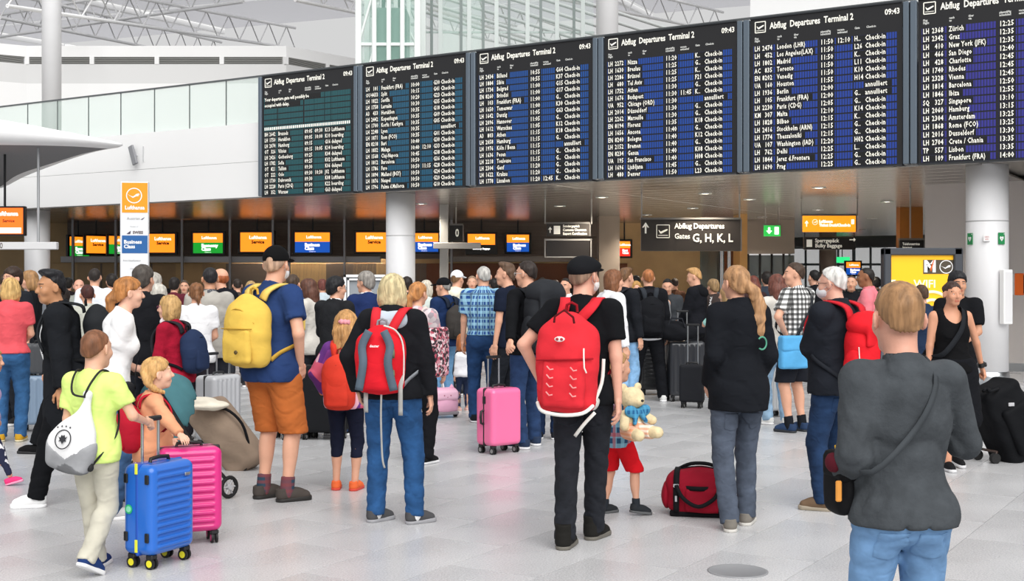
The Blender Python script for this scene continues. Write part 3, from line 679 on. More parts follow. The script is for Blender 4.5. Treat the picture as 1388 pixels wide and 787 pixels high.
# wing-shaped canopy over the island, its hanging pole and gate beam
ZB = 3.75
edge = [(-6.25, 20.0), (-6.9, 19.55), (-8.5, 19.3), (-12, 19.0), (-17, 18.8), (-17, 30.2), (-13.4, 30.6), (-12.05, 29.3), (-10.1, 26.0), (-8.14, 22.75), (-6.95, 20.85)]
edge = [(p.x, p.y) for p in catmull([Vector((x, y, 0)) for x, y in edge + edge[:1]], 5)][:-1]
m = MB(); n = len(edge); cx, cyy = -12, 23.5; rings = []
for off, z in ((.35, 0), (.1, .03), (0, .14), (.02, .28), (.14, .4), (.5, .46)):
    rings.append([(x + (cx - x) * off / max(math.hypot(cx - x, cyy - y), .1), y + (cyy - y) * off / max(math.hypot(cx - x, cyy - y), .1), z * min(max((-5.7 - x) / 2.3, .22), 1)) for x, y in edge])
V = [p for r in rings for p in r]; Fc = []
for r in range(len(rings) - 1):
    for i in range(n): Fc.append((r * n + i, r * n + (i + 1) % n, (r + 1) * n + (i + 1) % n, (r + 1) * n + i))
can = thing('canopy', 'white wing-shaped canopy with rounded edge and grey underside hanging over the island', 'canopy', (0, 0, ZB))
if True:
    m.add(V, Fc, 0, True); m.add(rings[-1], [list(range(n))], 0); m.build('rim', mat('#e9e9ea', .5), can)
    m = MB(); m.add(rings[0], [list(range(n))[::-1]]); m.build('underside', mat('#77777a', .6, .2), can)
can.location = (0, 0, ZB)
bm_ = thing('gate_beam', 'white hanging gate number beam on a thin rod, end of the island', 'sign beam', (gx(20, 20), 20, gz(333, 20)))
m = MB(); m.box((-.1, 0, 0), (gx(78, 20) - gx(20, 20) + .1, .06, .06), 0, None, .01); m.build('beam', mat('#cfcfd0', .4), bm_); m = MB(); m.cyl((gx(52, 20) - gx(20, 20), 0, .06), (gx(52, 20) - gx(20, 20), 0, ZB - gz(333, 20)), .022); m.build('rod', mat('#b3b5b8', .35, .6), bm_)
text('450', .13, (gx(6, 20) - gx(20, 20), -.063, -.002), DLET, bm_, 'number', 'RIGHT', .8)
t = thing('counter_monitor', 'orange information screen hanging by the first white column', 'monitor', (gx(5, 21), 21, gz(317, 21))); W, Hh = .66, .44
m = MB(); m.box((0, .04, Hh / 2), (W / 2 + .03, .05, Hh / 2 + .03), 0, None, .01); m.build('casing', BLACK, t); m = MB(); m.box((0, -.012, Hh / 2), (W / 2, .004, Hh / 2)); m.build('screen', mat('#f5681c', .4, 0, 0, 1, 0, 1, None, .5, 1.0), t)
text('Lufthansa', .1, (.06, -.02, .34), WLET, t, 'lettering', 'CENTER', 1, .003); text('Service', .07, (.09, -.02, .22), DLET, t, 'lettering', 'CENTER', 1, .002); m = MB(); m.box((.02, -.018, .06), (.28, .003, .045)); m.build('icon_strip', WLET, t); m = MB(); m.cyl((0, .05, Hh), (0, .05, ZB - gz(317, 21)), .02); m.build('mount', DARK, t)

# ------------------------------------------------------------------ departure boards
bw, bz0, bz1 = 2.50, 3.43, 5.965; pitch = 2.742
frame_m = mat('#6b7783', .4, .5); face_m = mat('#1a1a1d', .45, 0, 0, 1, .06, 3); LETM = mat('#f3f1e6', .5, 0, 0, 1, 0, 1, None, .5, .2); LETG = mat('#cfd0cc', .5)
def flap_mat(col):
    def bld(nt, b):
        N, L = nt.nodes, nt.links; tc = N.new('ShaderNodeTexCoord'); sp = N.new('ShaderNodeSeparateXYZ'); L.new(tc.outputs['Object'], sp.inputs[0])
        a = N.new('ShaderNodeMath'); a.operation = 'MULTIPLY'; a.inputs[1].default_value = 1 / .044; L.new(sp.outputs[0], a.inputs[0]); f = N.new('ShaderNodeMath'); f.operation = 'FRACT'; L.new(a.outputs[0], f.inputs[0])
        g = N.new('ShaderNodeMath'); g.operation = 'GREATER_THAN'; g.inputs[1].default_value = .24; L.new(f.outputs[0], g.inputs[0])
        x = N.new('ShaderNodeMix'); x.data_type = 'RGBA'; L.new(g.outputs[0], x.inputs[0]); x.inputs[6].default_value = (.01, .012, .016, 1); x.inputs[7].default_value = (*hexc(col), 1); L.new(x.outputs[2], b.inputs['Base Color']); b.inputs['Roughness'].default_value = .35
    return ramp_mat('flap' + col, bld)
FLAP_SHEEN = ['#1d595f', '#1d5a78', '#184c94', '#18459a', '#20409a', '#35348f']  # hall reflections painted as each board's base flap colour
BD = [
"""BH|2642|Brussels|09:05|09:30|K13|Lufthansa
LH|1750|Heraklion|09:05|10:00|K10|boarding
LH|2074|Hamburg|09:15||G16|delayed
OT|326|Vilnius|09:15|10:05|K14|boarding
LH|2426|Gothenburg|09:25||K04|delayed
LH|1782|Sofia|09:25||K02|Lufthansa
OT|821|Tallinn|09:30||K06|delayed
OT|222|Oslo|09:30|10:30|J02|Lufthansa
LH|1730|Dubrovnik|09:30||K08|Lufthansa
LH|2228|Paris (CDG)|09:30||K22|boarding
LH|352|Warsaw|09:55||G63|delayed""",
"""LH|101|Frankfurt (FRA)|10:00||G30|Check-in
OU|4433|Split|10:15||G41|Check-in
LH|1822|Sevilla|10:20||G23|Check-in
LH|1758|Larnaka|10:30||G35|Check-in
A3|433|Heraklion|10:35||G18|Check-in
LH|2442|Kopenhagen|10:35||G09|Check-in
LH|1700|Korfu / Kerkyra|10:35||G05|Check-in
LH|2248|Lyon|10:35|||annulliert
LH|1871|Rom (FCO)|10:35||G01|Check-in
EN|8218|Bari|10:40||G30|Check-in
LH|1832|Malaga|10:40|12:10|G33|Check-in
LH|1568|Cluj-Napoca|10:45||G38|Check-in
LH|1812|Barcelona|10:50||G36|Check-in
LH|1786|Faro|10:50|11:15|G28|Check-in
LH|1894|Mailand (BGY)|10:50||G24|Check-in
LH|1876|Neapel|10:50||G20|Check-in
LH|1796|Palma d.Mallorca|10:50||G10|Check-in""",
"""LH|2434|Billund|10:55||G64|Check-in
LH|1884|Sibiu|10:55||K37|Check-in
LH|1734|Belgrad|11:00||G15|Check-in
EN|8260|Brindisi|11:00||G17|Check-in
LH|103|Frankfurt (FRA)|11:00||G..|Check-in
LH|1650|Temeswar|11:00||K30|Check-in
LH|1642|Danzig|11:05||G63|Check-in
LH|2096|Hannover|11:05||G..|Check-in
LH|1612|Warschau|11:05||K12|Check-in
A3|803|Athen|11:15||K18|Check-in
LH|2058|Hamburg|11:15||G..|Check-in
LH|1976|Köln / Bonn|11:15|||annulliert
LH|1636|Posen|11:15||G..|Check-in
LH|2218|Toulouse|11:15||G..|Check-in
LH|2304|Genf|11:20||G..|Check-in
LH|1622|Krakau|11:20||G..|Check-in
LH|1778|Lissabon|11:20|12:45|K..|Check-in""",
"""LH|2272|Nizza|11:20||K..|Check-in
LH|1630|Breslau|11:25||G..|Check-in
LH|2286|Brüssel|11:25||K..|Check-in
LH|680|Tel Aviv|11:25||F21|Check-in
LH|1752|Athen|11:30||G..|Check-in
LH|1676|Budapest|11:30|11:45|K..|Check-in
UA|952|Chicago (ORD)|11:30|||annulliert
LH|2014|Düsseldorf|11:30||G..|Check-in
LH|2262|Marseille|11:30||G..|Check-in
EN|8194|Florenz|11:35||K18|Check-in
LH|1656|Ancona|11:40||G..|Check-in
EN|8240|Bologna|11:40||K12|Check-in
LH|2152|Bremen|11:40||G..|Check-in
EN|8234|Genua|11:40||K08|Check-in
UA|195|San Francisco|11:40||H08|Check-in
LH|1696|Ljubljana|11:45||G..|Check-in
LH|480|Denver|11:50||L23|Check-in""",
"""LH|2474|London (LHR)|11:50|12:10|H..|Check-in
LH|452|Los Angeles(LAX)|11:50||L26|Check-in
LH|1802|Madrid|11:50||K..|Check-in
AC|835|Toronto|11:50||L11|Check-in
EN|8202|Venedig|11:50||K10|Check-in
UA|160|Houston|11:55||H14|Check-in
LH|1936|Berlin|12:00|||annulliert
LH|105|Frankfurt (FRA)|12:00||G..|annulliert
LH|2230|Paris (CDG)|12:05||G..|Check-in
KM|307|Malta|12:10||K14|Check-in
LH|1828|Bilbao|12:15||K..|Check-in
LH|2416|Stockholm (ARN)|12:15||G..|Check-in
LH|1774|Thessaloniki|12:15||G..|Check-in
UA|107|Washington (IAD)|12:20||H02|Check-in
LH|762|Delhi|12:25||L..|Check-in
LH|1844|Jerez d.Frontera|12:25||G..|Check-in
LH|1690|Prag|12:25||G..|Check-in""",
"""LH|2368|Zürich|12:25||G..|Check-in
LH|2342|Graz|12:35||G..|Check-in
LH|410|New York (JFK)|12:35||H..|Check-in
LH|466|San Diego|12:40||L..|Check-in
LH|428|Charlotte|12:45||L..|Check-in
LH|1740|Rhodes|12:45||G..|Check-in
LH|2328|Vienna|12:45||G..|Check-in
LH|1814|Barcelona|12:50||G..|Check-in
LH|1846|Ibiza|12:55||G..|Check-in
SQ|327|Singapore|13:10||L..|Check-in
LH|2060|Hamburg|13:15||G..|Check-in
LH|2304|Amsterdam|13:25||G..|Check-in
LH|1868|Rome (FCO)|13:25||G..|Check-in
LH|2016|Dusseldorf|13:30||G..|Check-in
LH|2704|Crete / Chania|13:35||G..|Check-in
TP|557|Lisbon|13:35||G..|Check-in
LH|109|Frankfurt (FRA)|14:00||G..|Check-in"""]
BL = ['teal departure board with a two line delay notice above its flights', 'teal blue departure board listing flights from ten o\'clock, above the middle column', 'blue departure board listing Billund at the top', 'blue departure board listing Nizza at the top', 'deep blue departure board listing London at the top', 'violet blue departure board listing Zürich at the top, cut by the frame edge']
Hb = bz1 - bz0
cols = dict(fl=.03, no=.152, dest=.185, t1=.478, t2=.588, gate=.698, rem=.768)
RM = {}
for bi in range(6):
    tl = 14.61 - bi * pitch - .02; p = hp(tl, -.72, bz0)
    t = thing('departure_board', BL[bi], 'departure board', p, HALL, 'departure boards')
    m = MB(); m.box((bw / 2, .06, Hb / 2), (bw / 2, .06, Hb / 2)); m.build('face', face_m, t)
    for x in (-.045, bw + .06):
        if bi > 0 and x < 0: continue
        m = MB(); m.box((x, .05, Hb / 2), (.045, .09, Hb / 2), 0, None, .01); m.build('mullion', frame_m, t)
        if x > 0: m = MB(); m.box((x + .115, .05, Hb / 2), (.05, .09, Hb / 2), 0, None, .01); m.build('mullion', frame_m, t); m = MB(); m.box((x + .06, .06, Hb / 2), (.012, .04, Hb / 2)); m.build('groove', BLACK, t)
    m = MB(); m.box((bw / 2, .05, Hb + .012), (bw / 2, .07, .012)); m.build('edge_strip', plastic('#2a2d31', .4), t); m = MB(); m.box((bw / 2, .05, -.012), (bw / 2, .07, .012)); m.build('edge_strip', plastic('#2a2d31', .4), t)
    # pictogram
    zi = Hb * (1 - .055); s = .088; xi = .034 * bw + s
    m = MB()
    for (cx_, cz_, hx_, hz_) in ((0, s, s, .007), (0, -s, s, .007), (s, 0, .007, s), (-s, 0, .007, s)): m.box((xi + cx_, -.004, zi + cz_), (hx_, .003, hz_))
    m.add([(xi + x * s, -.006, zi + z * s) for x, z in ((-.72, .18), (-.6, .2), (-.38, -.05), (.45, .32), (.68, .36), (.74, .22), (.6, .1), (-.3, -.38), (-.48, -.3))], [list(range(9))[::-1]]); m.add([(xi + x * s, -.006, zi + z * s) for x, z in ((-.75, -.58), (.75, -.58), (.75, -.68), (-.75, -.68))], [[0, 1, 2, 3][::-1]])
    m.build('pictogram', LETM, t)
    text('Abflug  Departures  Terminal 2', .148, (bw * .135, -.004, zi), LETM, t, 'title', 'LEFT', .74, .0035)
    text('09:43', .125, (bw * .985, -.004, zi + .01), LETM, t, 'clock', 'RIGHT', .85, .003)
    for x, s1, s2 in ((.03, 'Flug', 'Flight'), (.187, 'nach', 'to'), (.3, 'über', 'via'), (.478, 'planmäßig', 'scheduled'), (.588, 'voraus.', 'estimated'), (.7, 'Gate', ''), (.775, 'Check-in', '')):
        text(s1 + '\n' + s2, .046, (bw * x, -.004, Hb * (1 - .137)), LETG, t, 'heading', 'LEFT', .9, .002, line=.9)
    rows = [r.split('|') for r in BD[bi].split('\n')]; n0 = 17 - len(rows); rp = .0486 * Hb; z1 = Hb * (1 - .197)
    fm_ = flap_mat(FLAP_SHEEN[bi])
    if bi not in RM:
        m = MB(); bx_ = [(.022, .17), (.183, .458), (.472, .578), (.583, .688), (.694, .758), (.764, .965)]
        for a_, b_ in bx_: m.box((bw * (a_ + b_) / 2, 0, 0), (bw * (b_ - a_) / 2, .003, rp * .41))
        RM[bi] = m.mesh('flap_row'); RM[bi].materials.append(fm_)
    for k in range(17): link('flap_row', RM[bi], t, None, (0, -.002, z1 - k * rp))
    # black flaps behind each word, and the words
    m = MB()
    for k, r in enumerate(rows):
        z = z1 - (k + n0) * rp; kk = r
        for key, w_ in (('fl', .125), ('dest', .0158 * len(kk[2])), ('t1', .092), ('t2', .092 if kk[4] else 0), ('gate', .06 if kk[5] else 0), ('rem', .0165 * len(kk[6]))):
            if w_: m.box((bw * (cols[key] + w_ / 2) - .004, -.0055, z), (bw * w_ / 2 + .008, .0005, rp * .4))
    if bi == 0:
        for k, w_ in ((0, .62), (1, .4)): m.box((bw * (.03 + w_ / 2), -.0055, z1 - k * rp), (bw * w_ / 2, .0005, rp * .4))
    m.build('black_flaps', plastic('#0c0d0f', .4), t)['kind'] = 'stuff'
    zc = z1 - n0 * rp - (len(rows) - 1) * rp / 2
    for k, r in enumerate(rows):
        z = z1 - (k + n0) * rp
        line = [('fl', r[0], 'LEFT', .8), ('no', r[1], 'RIGHT', .85), ('dest', r[2], 'LEFT', .8), ('t1', r[3], 'LEFT', .92), ('t2', r[4], 'LEFT', .92), ('gate', r[5], 'LEFT', .85), ('rem', r[6], 'LEFT', .86)]
        for key, s_, al, sx_ in line:
            if s_: text(s_, .113, (bw * cols[key], -.008, z), LETM, t, 'flap_lettering', al, sx_ * .8, .0026, res=1, gap=1.14)
    if bi == 0:
        text('Your departure gate will possibly be', .1, (bw * .03, -.008, z1), LETM, t, 'notice', 'LEFT', .84, .0025, res=1); text('occupied with delay.', .1, (bw * .03, -.008, z1 - rp), LETM, t, 'notice', 'LEFT', .84, .0025, res=1)
        m = MB()
        for k in range(44): m.box((bw * (.035 + k * .0214), -.008, z1 - 5 * rp), (.017, .001, .03))
        m.build('divider_bar', LETM, t)

# ------------------------------------------------------------------ hanging and standing signs
def crane(m, x, z, r, mi=0, y=-.006):
    pts = []
    N = 28
    for k in range(N): a0 = 2 * math.pi * k / N; pts.append((math.cos(a0), math.sin(a0)))
    for k in range(N):
        (a1, b1), (a2, b2) = pts[k], pts[(k + 1) % N]
        m.add([(x + a1 * r, y, z + b1 * r), (x + a2 * r, y, z + b2 * r), (x + a2 * r * .88, y, z + b2 * r * .88), (x + a1 * r * .88, y, z + b1 * r * .88)], [(0, 1, 2, 3)[::-1]], mi)
    m.add([(x + a * r, y, z + b * r) for a, b in ((-.85, .2), (-.4, -.05), (-.12, -.12), (.3, .22), (.72, .28), (.55, .16), (.75, .12), (.5, .04), (.62, -.04), (.25, -.1), (-.15, -.3), (-.3, -.2))], [list(range(12))], mi)
def plane_pic(m, x, z, s, mi=0, y=-.006, box=True):
    if box:
        for (cx_, cz_, hx_, hz_) in ((0, s, s, s * .05), (0, -s, s, s * .05), (s, 0, s * .05, s), (-s, 0, s * .05, s)): m.box((x + cx_, y, z + cz_), (hx_, .001, hz_), mi)
    m.add([(x + a * s, y, z + b * s) for a, b in ((-.72, .18), (-.6, .2), (-.38, -.05), (.45, .32), (.68, .36), (.74, .22), (.6, .1), (-.3, -.38), (-.48, -.3))], [list(range(9))[::-1]], mi); m.add([(x + a * s, y, z + b * s) for a, b in ((-.75, -.58), (.75, -.58), (.75, -.68), (-.75, -.68))], [[3, 2, 1, 0]], mi)
def arrow_up(m, x, z, s, mi=0, y=-.006): 
    m.box((x, y, z - s * .1), (s * .14, .001, s * .8), mi); m.add([(x - s * .6, y, z + s * .1), (x, y, z + s), (x + s * .6, y, z + s * .1), (x + s * .36, y, z + s * .1), (x, y, z + s * .5), (x - s * .36, y, z + s * .1)], [[0, 1, 4, 5], [1, 2, 3, 4]], mi)
def hang_sign(name, label, px0, px1, py0, py1, Y, rods, mm, rz=0, rim=True):
    W, Hh = (px1 - px0) / F * Y, (py1 - py0) / F * Y; t = thing(name, label, 'sign', (gx((px0 + px1) / 2, Y), Y, gz(py1, Y)), rz)
    m = MB(); m.box((0, .05, Hh / 2), (W / 2, .05, Hh / 2), 0, None, .006); m.build('panel', mm, t)
    if rim: m = MB(); m.box((0, .05, Hh + .015), (W / 2 + .01, .06, .02)); m.box((W / 2 + .012, .05, Hh / 2), (.012, .06, Hh / 2)); m.build('rim', mat('#7a7774', .4, .5), t)
    for px in rods: x = gx(px, Y) - gx((px0 + px1) / 2, Y); m = MB(); m.cyl((x, .05, Hh), (x, .05, SOF - gz(py1, Y)), .016, None, 8); m.build('rod', mat('#a8a6a3', .35, .5), t)
    return t, W, Hh
sgn = mat('#332e2b', .45)
t, W, Hh = hang_sign('gate_sign', 'dark hanging sign pointing up to departure gates G, H, K and L', 869, 1004, 297, 340, 25.5, (870, 1003), sgn)
m = MB(); arrow_up(m, -W * .455, Hh * .72, .12); plane_pic(m, -W * .28, Hh * .62, .13); m.build('pictograms', LETM, t)
text('Abflug Departures', .155, (-W * .165, -.006, Hh * .78), LETM, t, 'lettering', 'LEFT', .88, .003); text('Gates', .15, (-W * .165, -.006, Hh * .46), LETM, t, 'lettering', 'LEFT', .9, .003); text('G, H, K, L', .235, (W * .015, -.006, Hh * .4), LETM, t, 'lettering', 'LEFT', .86, .006)
t, W, Hh = hang_sign('customs_sign', 'small dark hanging sign with an arrow, pictogram and three short lines', 741, 799, 303, 320, 27, (739, 802), sgn)
m = MB(); arrow_up(m, -W * .42, Hh * .5, .07); m.box((-W * .26, -.004, Hh * .5), (.07, .002, .09)); m.build('pictograms', LETM, t)
for k, s_ in enumerate(('Sondergepäck', 'Customs Clearance', 'Export Certification')): text(s_, .075, (-W * .12, -.006, Hh * (.8 - k * .3)), LETM, t, 'lettering', 'LEFT', .85, .002)
m = MB(); m.box((0, .05, -.27), (W / 2, .04, .17), 0, None, .005); m.build('blank_panel', plastic('#23201f', .3), t); m = MB(); m.box((0, .05, -.075), (W / 2 + .04, .05, .018)); m.box((0, .05, -.45), (W / 2 + .04, .05, .012)); m.box((W / 2 + .035, .05, -.25), (.012, .05, .2)); m.box((-W / 2 - .035, .05, -.25), (.012, .05, .2)); m.build('frame', mat('#a8a6a3', .35, .5), t)
t, W, Hh = hang_sign('exit_sign', 'small green lit emergency exit sign hanging on two thin rods', 1036, 1058, 305, 320, 30, (1038, 1056), mat('#27b04a', .4, 0, 0, 1, 0, 1, None, .5, .8))
m = MB(); m.add([(x * .09 - .08, -.006, Hh / 2 + z * .09) for x, z in ((0, -.9), (-.8, 0), (-.3, 0), (-.3, .9), (.3, .9), (.3, 0), (.8, 0))], [list(range(7))]); m.box((.1, -.004, Hh / 2), (.05, .002, .09)); m.build('pictogram', WLET, t)
t, W, Hh = hang_sign('airline_sign', 'orange lit hanging sign above the bulky baggage sign', 1089, 1160, 292, 314, 27, (1087, 1163), mat('#f79a1c', .4, 0, 0, 1, 0, 1, None, .5, .85))
m = MB(); crane(m, -W * .28, Hh * .6, .06); arrow_up(m, -W * .44, Hh * .5, .07); m.box((W * .44, -.004, Hh * .62), (.03, .002, .05)); m.build('pictograms', WLET, t); text('Lufthansa\nTicket Desk/Check-in', .085, (-W * .2, -.006, Hh * .52), WLET, t, 'lettering', 'LEFT', .9, .004, line=.95)
t, W, Hh = hang_sign('baggage_sign', 'black hanging sign reading bulky baggage under the orange lit sign', 1090, 1160, 321, 338, 27, (), plastic('#1b1918', .4), 0, False)
m = MB(); m.cyl((-W * .48, .05, Hh), (-W * .48, .05, Hh + .1), .012); m.cyl((W * .48, .05, Hh), (W * .48, .05, Hh + .1), .012); m.build('rod', DARK, t)
m = MB(); m.box((-W * .4, -.004, Hh * .5), (.06, .002, .08)); m.box((W * .43, -.004, Hh * .78), (.06, .002, .012)); m.add([(W * .43 + .03, -.006, Hh * .78 + .045), (W * .43 + .08, -.006, Hh * .78), (W * .43 + .03, -.006, Hh * .78 - .045)], [[2, 1, 0][::-1]]); m.build('pictograms', LETM, t); text('Sperrgepäck\nBulky Baggage', .115, (-W * .29, -.006, Hh * .5), LETM, t, 'lettering', 'LEFT', .9, .003, line=.95)
t, W, Hh = hang_sign('shop_sign', 'small black hanging sign above the yellow poster frame', 1220, 1252, 325, 345, 24, (1235,), plastic('#1b1918', .4))
text('Telefonservice\nInternet', .07, (-W * .4, -.006, Hh * .6), LETM, t, 'lettering', 'LEFT', .8, .002)
t, W, Hh = hang_sign('zero_sign', 'small black hanging number sign behind the crossing grey beam', 610, 627, 305, 327, 30, (618,), plastic('#1a1817', .4)); text('0', .26, (.02, -.006, Hh * .5), LETM, t, 'number', 'CENTER', .7, .006)
t = thing('portal_post', 'grey square post with a crossing beam beside the zero sign', 'post', (gx(602, 29), 29, 0)); m = MB(); m.box((0, 0, 1.7), (.1, .1, 1.7), 0, None, .01); m.build('post', mat('#a6a5a3', .4, .3), t); m = MB(); m.box((gx(620, 29) - gx(602, 29), -.12, gz(333, 29)), (.55, .06, .07), 0, None, .01); m.build('beam', mat('#a9a8a8', .4, .3), t)
# tall airline pylon
t = thing('airline_pylon', 'tall white and orange pillar sign with airline lettering and a blue business class band', 'pillar sign', (gx(182, 20), 20, 0), .12); W = .4; zt = gz(246, 20)
m = MB(); m.box((0, .05, zt / 2), (W / 2 + .02, .06, zt / 2), 0, None, .01); m.build('body', mat('#e3e5e8', .4), t)
def band(z0, z1, mm, nm): m = MB(); m.box((0.01, -.012, (z0 + z1) / 2), (W / 2, .003, (z1 - z0) / 2)); return m.build(nm, mm, t)
band(gz(288, 20), zt - .02, mat('#f59a12', .45), 'orange_panel'); band(gz(343, 20), gz(319, 20), mat('#1c5c9c', .45), 'blue_panel')
m = MB(); crane(m, .0, gz(265, 20), .125, 0, -.018); m.build('crane_emblem', WHITE, t); text('Lufthansa', .085, (0.01, -.018, gz(281.5, 20)), WHITE, t, 'lettering', 'CENTER', .95, .003)
text('Austrian', .06, (-.01, -.018, gz(296, 20)), plastic('#9b9b9b'), t, 'lettering', 'CENTER'); text('Member of', .028, (0, -.018, gz(307, 20)), plastic('#a5a5a5'), t, 'lettering', 'CENTER'); text('SWISS', .06, (.06, -.018, gz(315, 20)), plastic('#5a4a4c'), t, 'lettering', 'CENTER', 1, .002)
m = MB(); m.add([(-.12, -.018, gz(317, 20)), (-.05, -.018, gz(312.5, 20)), (-.06, -.018, gz(317, 20))], [[2, 1, 0]]); m.add([(.1, -.018, gz(297.5, 20)), (.17, -.018, gz(294, 20)), (.13, -.018, gz(297.5, 20))], [[2, 1, 0]]); m.build('tail_mark', plastic('#4a3f55', .5), t)
text('Business\nClass', .082, (-.16, -.018, gz(331, 20)), WHITE, t, 'lettering', 'LEFT', 1, .003, line=.9); text('First Class/Senator', .036, (-.17, -.018, gz(353, 20)), plastic('#7a7a7a'), t, 'lettering', 'LEFT'); text('Check-in', .034, (0, -.018, gz(364, 20)), plastic('#8a8a8a'), t, 'lettering', 'CENTER')
# yellow poster stand
YP = 17.0; t = thing('poster_stand', 'yellow backlit poster in a dark frame advertising free wifi', 'poster stand', (gx(1249, YP), YP, 0)); W = (1302 - 1196) / F * YP; zt = gz(336, YP)
fmz = mat('#474a50', .4, .3)
for x in (-W / 2 + .05, W / 2 - .055): m = MB(); m.box((x, 0, zt / 2), (.05 if x < 0 else .06, .09, zt / 2), 0, None, .015); m.build('frame_post', fmz, t)
m = MB(); m.box((0, 0, zt - .05), (W / 2, .09, .05), 0, None, .015); m.build('frame_top', fmz, t); m = MB(); m.box((0, 0, .2), (W / 2, .1, .2), 0, None, .015); m.build('plinth', fmz, t)
m = MB(); m.box((-.005, -.02, zt / 2 + .15), (W / 2 - .09, .02, zt / 2 - .25)); m.build('poster', mat('#f6b912', .4, 0, 0, 1, 0, 1, None, .5, .22), t)
def pp(px, py): return gx(px, YP) - gx(1249, YP), gz(py, YP)
x0, z0 = pp(1250, 371); x1, z1_ = pp(1293, 352); m = MB(); m.box(((x0 + x1) / 2, -.042, (z0 + z1_) / 2), ((x1 - x0) / 2, .003, (z1_ - z0) / 2)); m.build('logo_plate', plastic('#4a4030', .5), t)
x, z = pp(1259, 361.5); text('M', .21, (x, -.047, z), WHITE, t, 'lettering', 'CENTER', 1.0, .012); m = MB(); m.add([(x + a, -.049, z + b) for a, b in ((.0, -.03), (.05, .1), (.06, .1), (.015, -.07))], [[3, 2, 1, 0]]); m.build('logo_stroke', plastic('#e0641e', .5), t)
x, z = pp(1281, 361.5); m = MB(); crane(m, x, z, .092, 0, -.047); m.build('ring_emblem', WHITE, t)
x, z = pp(1206, 385); text('Free WIFI', .15, (x, -.042, z), mat('#fff3c4', .5, 0, 0, 1, 0, 1, None, .5, .3), t, 'lettering', 'LEFT', 1.0, .003)
x, z = pp(1262, 422); m = MB()
for r0 in (.16, .27): m.ribbon([(x + r0 * math.cos(a), -.044, z + r0 * math.sin(a)) for a in np.linspace(math.radians(25), math.radians(115), 14)], .07, .004, (0, 1, 0)) if False else m.tube([(x + r0 * math.cos(a), -.04, z + r0 * math.sin(a)) for a in np.linspace(math.radians(20), math.radians(120), 14)], .022, 6)
m.build('wifi_arcs', mat('#fff3c4', .5, 0, 0, 1, 0, 1, None, .5, .3), t)
# grey board in a white double frame behind the suited man
YQ = 17.5; t = thing('notice_frame', 'grey notice board in a white double frame behind the suited man', 'notice board', (gx(496, YQ), YQ, 0)); W = (526 - 466) / F * YQ; zt = gz(372, YQ)
m = MB(); m.box((0, .02, zt - .5), (W / 2 - .03, .01, .47)); m.build('board', mat('#8f9499', .5), t)
for k, (o_, hh) in enumerate(((0, .018), (.055, .012))):
    m = MB(); m.box((0, 0, zt - o_ - hh), (W / 2 - o_, .03, hh)); m.box((-W / 2 + o_ + hh, 0, zt - .5), (hh, .03, .5 - o_)); m.box((W / 2 - o_ - hh, 0, zt - .5), (hh, .03, .5 - o_)); m.box((0, 0, zt - 1 + o_), (W / 2 - o_, .03, hh)); m.build('frame', WHITE, t)
for x in (-W / 2 + .05, W / 2 - .05): m = MB(); m.cyl((x, 0, .02), (x, 0, zt - 1), .02); m.box((x, 0, .012), (.03, .25, .012)); m.build('leg', WHITE, t)
# ------------------------------------------------------------------ people
def hand_ops(curl, kb=.006):
    """right hand hanging from the wrist at the origin: fingers to -Z, thumb to +Y, palm to -X"""
    ops = [Cn((0, 0, .03), (0, 0, -.02), .026, .024, .01), Bx((.001, .003, -.052), (.014, .04, .044), .013, .012),
           El((-.008, .026, -.045), (.014, .018, .03), .01)]
    L = [(.033, -.093, .072), (.0115, -.097, .08), (-.0105, -.095, .074), (-.031, -.086, .058)]
    for i, (y, z, ln) in enumerate(L):
        p = A(0, y, z); ang = 0
        for s, (fr, r0, r1) in enumerate(((.45, .0098, .009), (.32, .009, .0082), (.23, .0082, .0068))):
            ang += math.radians(curl[s] * (1 + .08 * i)); q = p + A(-math.sin(ang), y * .04, -math.cos(ang)) * ln * fr
            ops.append(('c', p, q, r0, r1, kb if s == 0 else .003, False)); p = q
    p = A(-.006, .034, -.03)
    for d, ln, r0, r1 in (((-.35, .62, -.7), .04, .0125, .011), ((-.45, .2, -.87), .032, .011, .0095), ((-.5, -.1, -.86), .024, .0095, .0075)):
        q = p + A(*d) / np.linalg.norm(d) * ln; ops.append(('c', p, q, r0, r1, .008, False)); p = q
    return ops
HANDS = {}
def hand_mesh(kind, h):
    if (kind, h) not in HANDS:
        HANDS[(kind, h)] = sdf(hand_ops({'relaxed': (16, 24, 18), 'grip': (62, 82, 45), 'flat': (4, 6, 4)}[kind]), h)
    return HANDS[(kind, h)]
SHOES = {}
def shoe_mesh(kind, h):
    if (kind, h) in SHOES: return SHOES[(kind, h)]
    fw = .043
    up = [Cn((0, -.028, .045), (0, .13, .033), fw, .036, .02), El((0, .05, .05), (.042, .08, .045), .02), Cn((0, -.03, .05), (0, -.035, .092), .042, .041, .02, True),
          Sub(El((0, -.033, .115), (.03, .034, .03), .008)), Cut((0, 0, .016), (0, 0, -1))]
    so = [Cn((0, -.03, .016), (0, .135, .016), fw + .004, .042, .02), Cut((0, 0, 0), (0, 0, -1)), Cut((0, 0, .026), (0, -.05, 1))]
    lace = [Cn((-.02, y, z), (.02, y + .004, z), .0035, .0035, .002) for y, z in ((.03, .092), (.052, .087), (.074, .079), (.095, .071))]
    if kind == 'boot': up.insert(3, Cn((0, -.03, .05), (0, -.035, .15), .044, .048, .02, True)); up.pop(4)
    SHOES[(kind, h)] = (sdf(up, h), sdf(so, h), sdf(lace, min(h, .006)) if h < .012 else None); return SHOES[(kind, h)]
SHOE_ME = {}
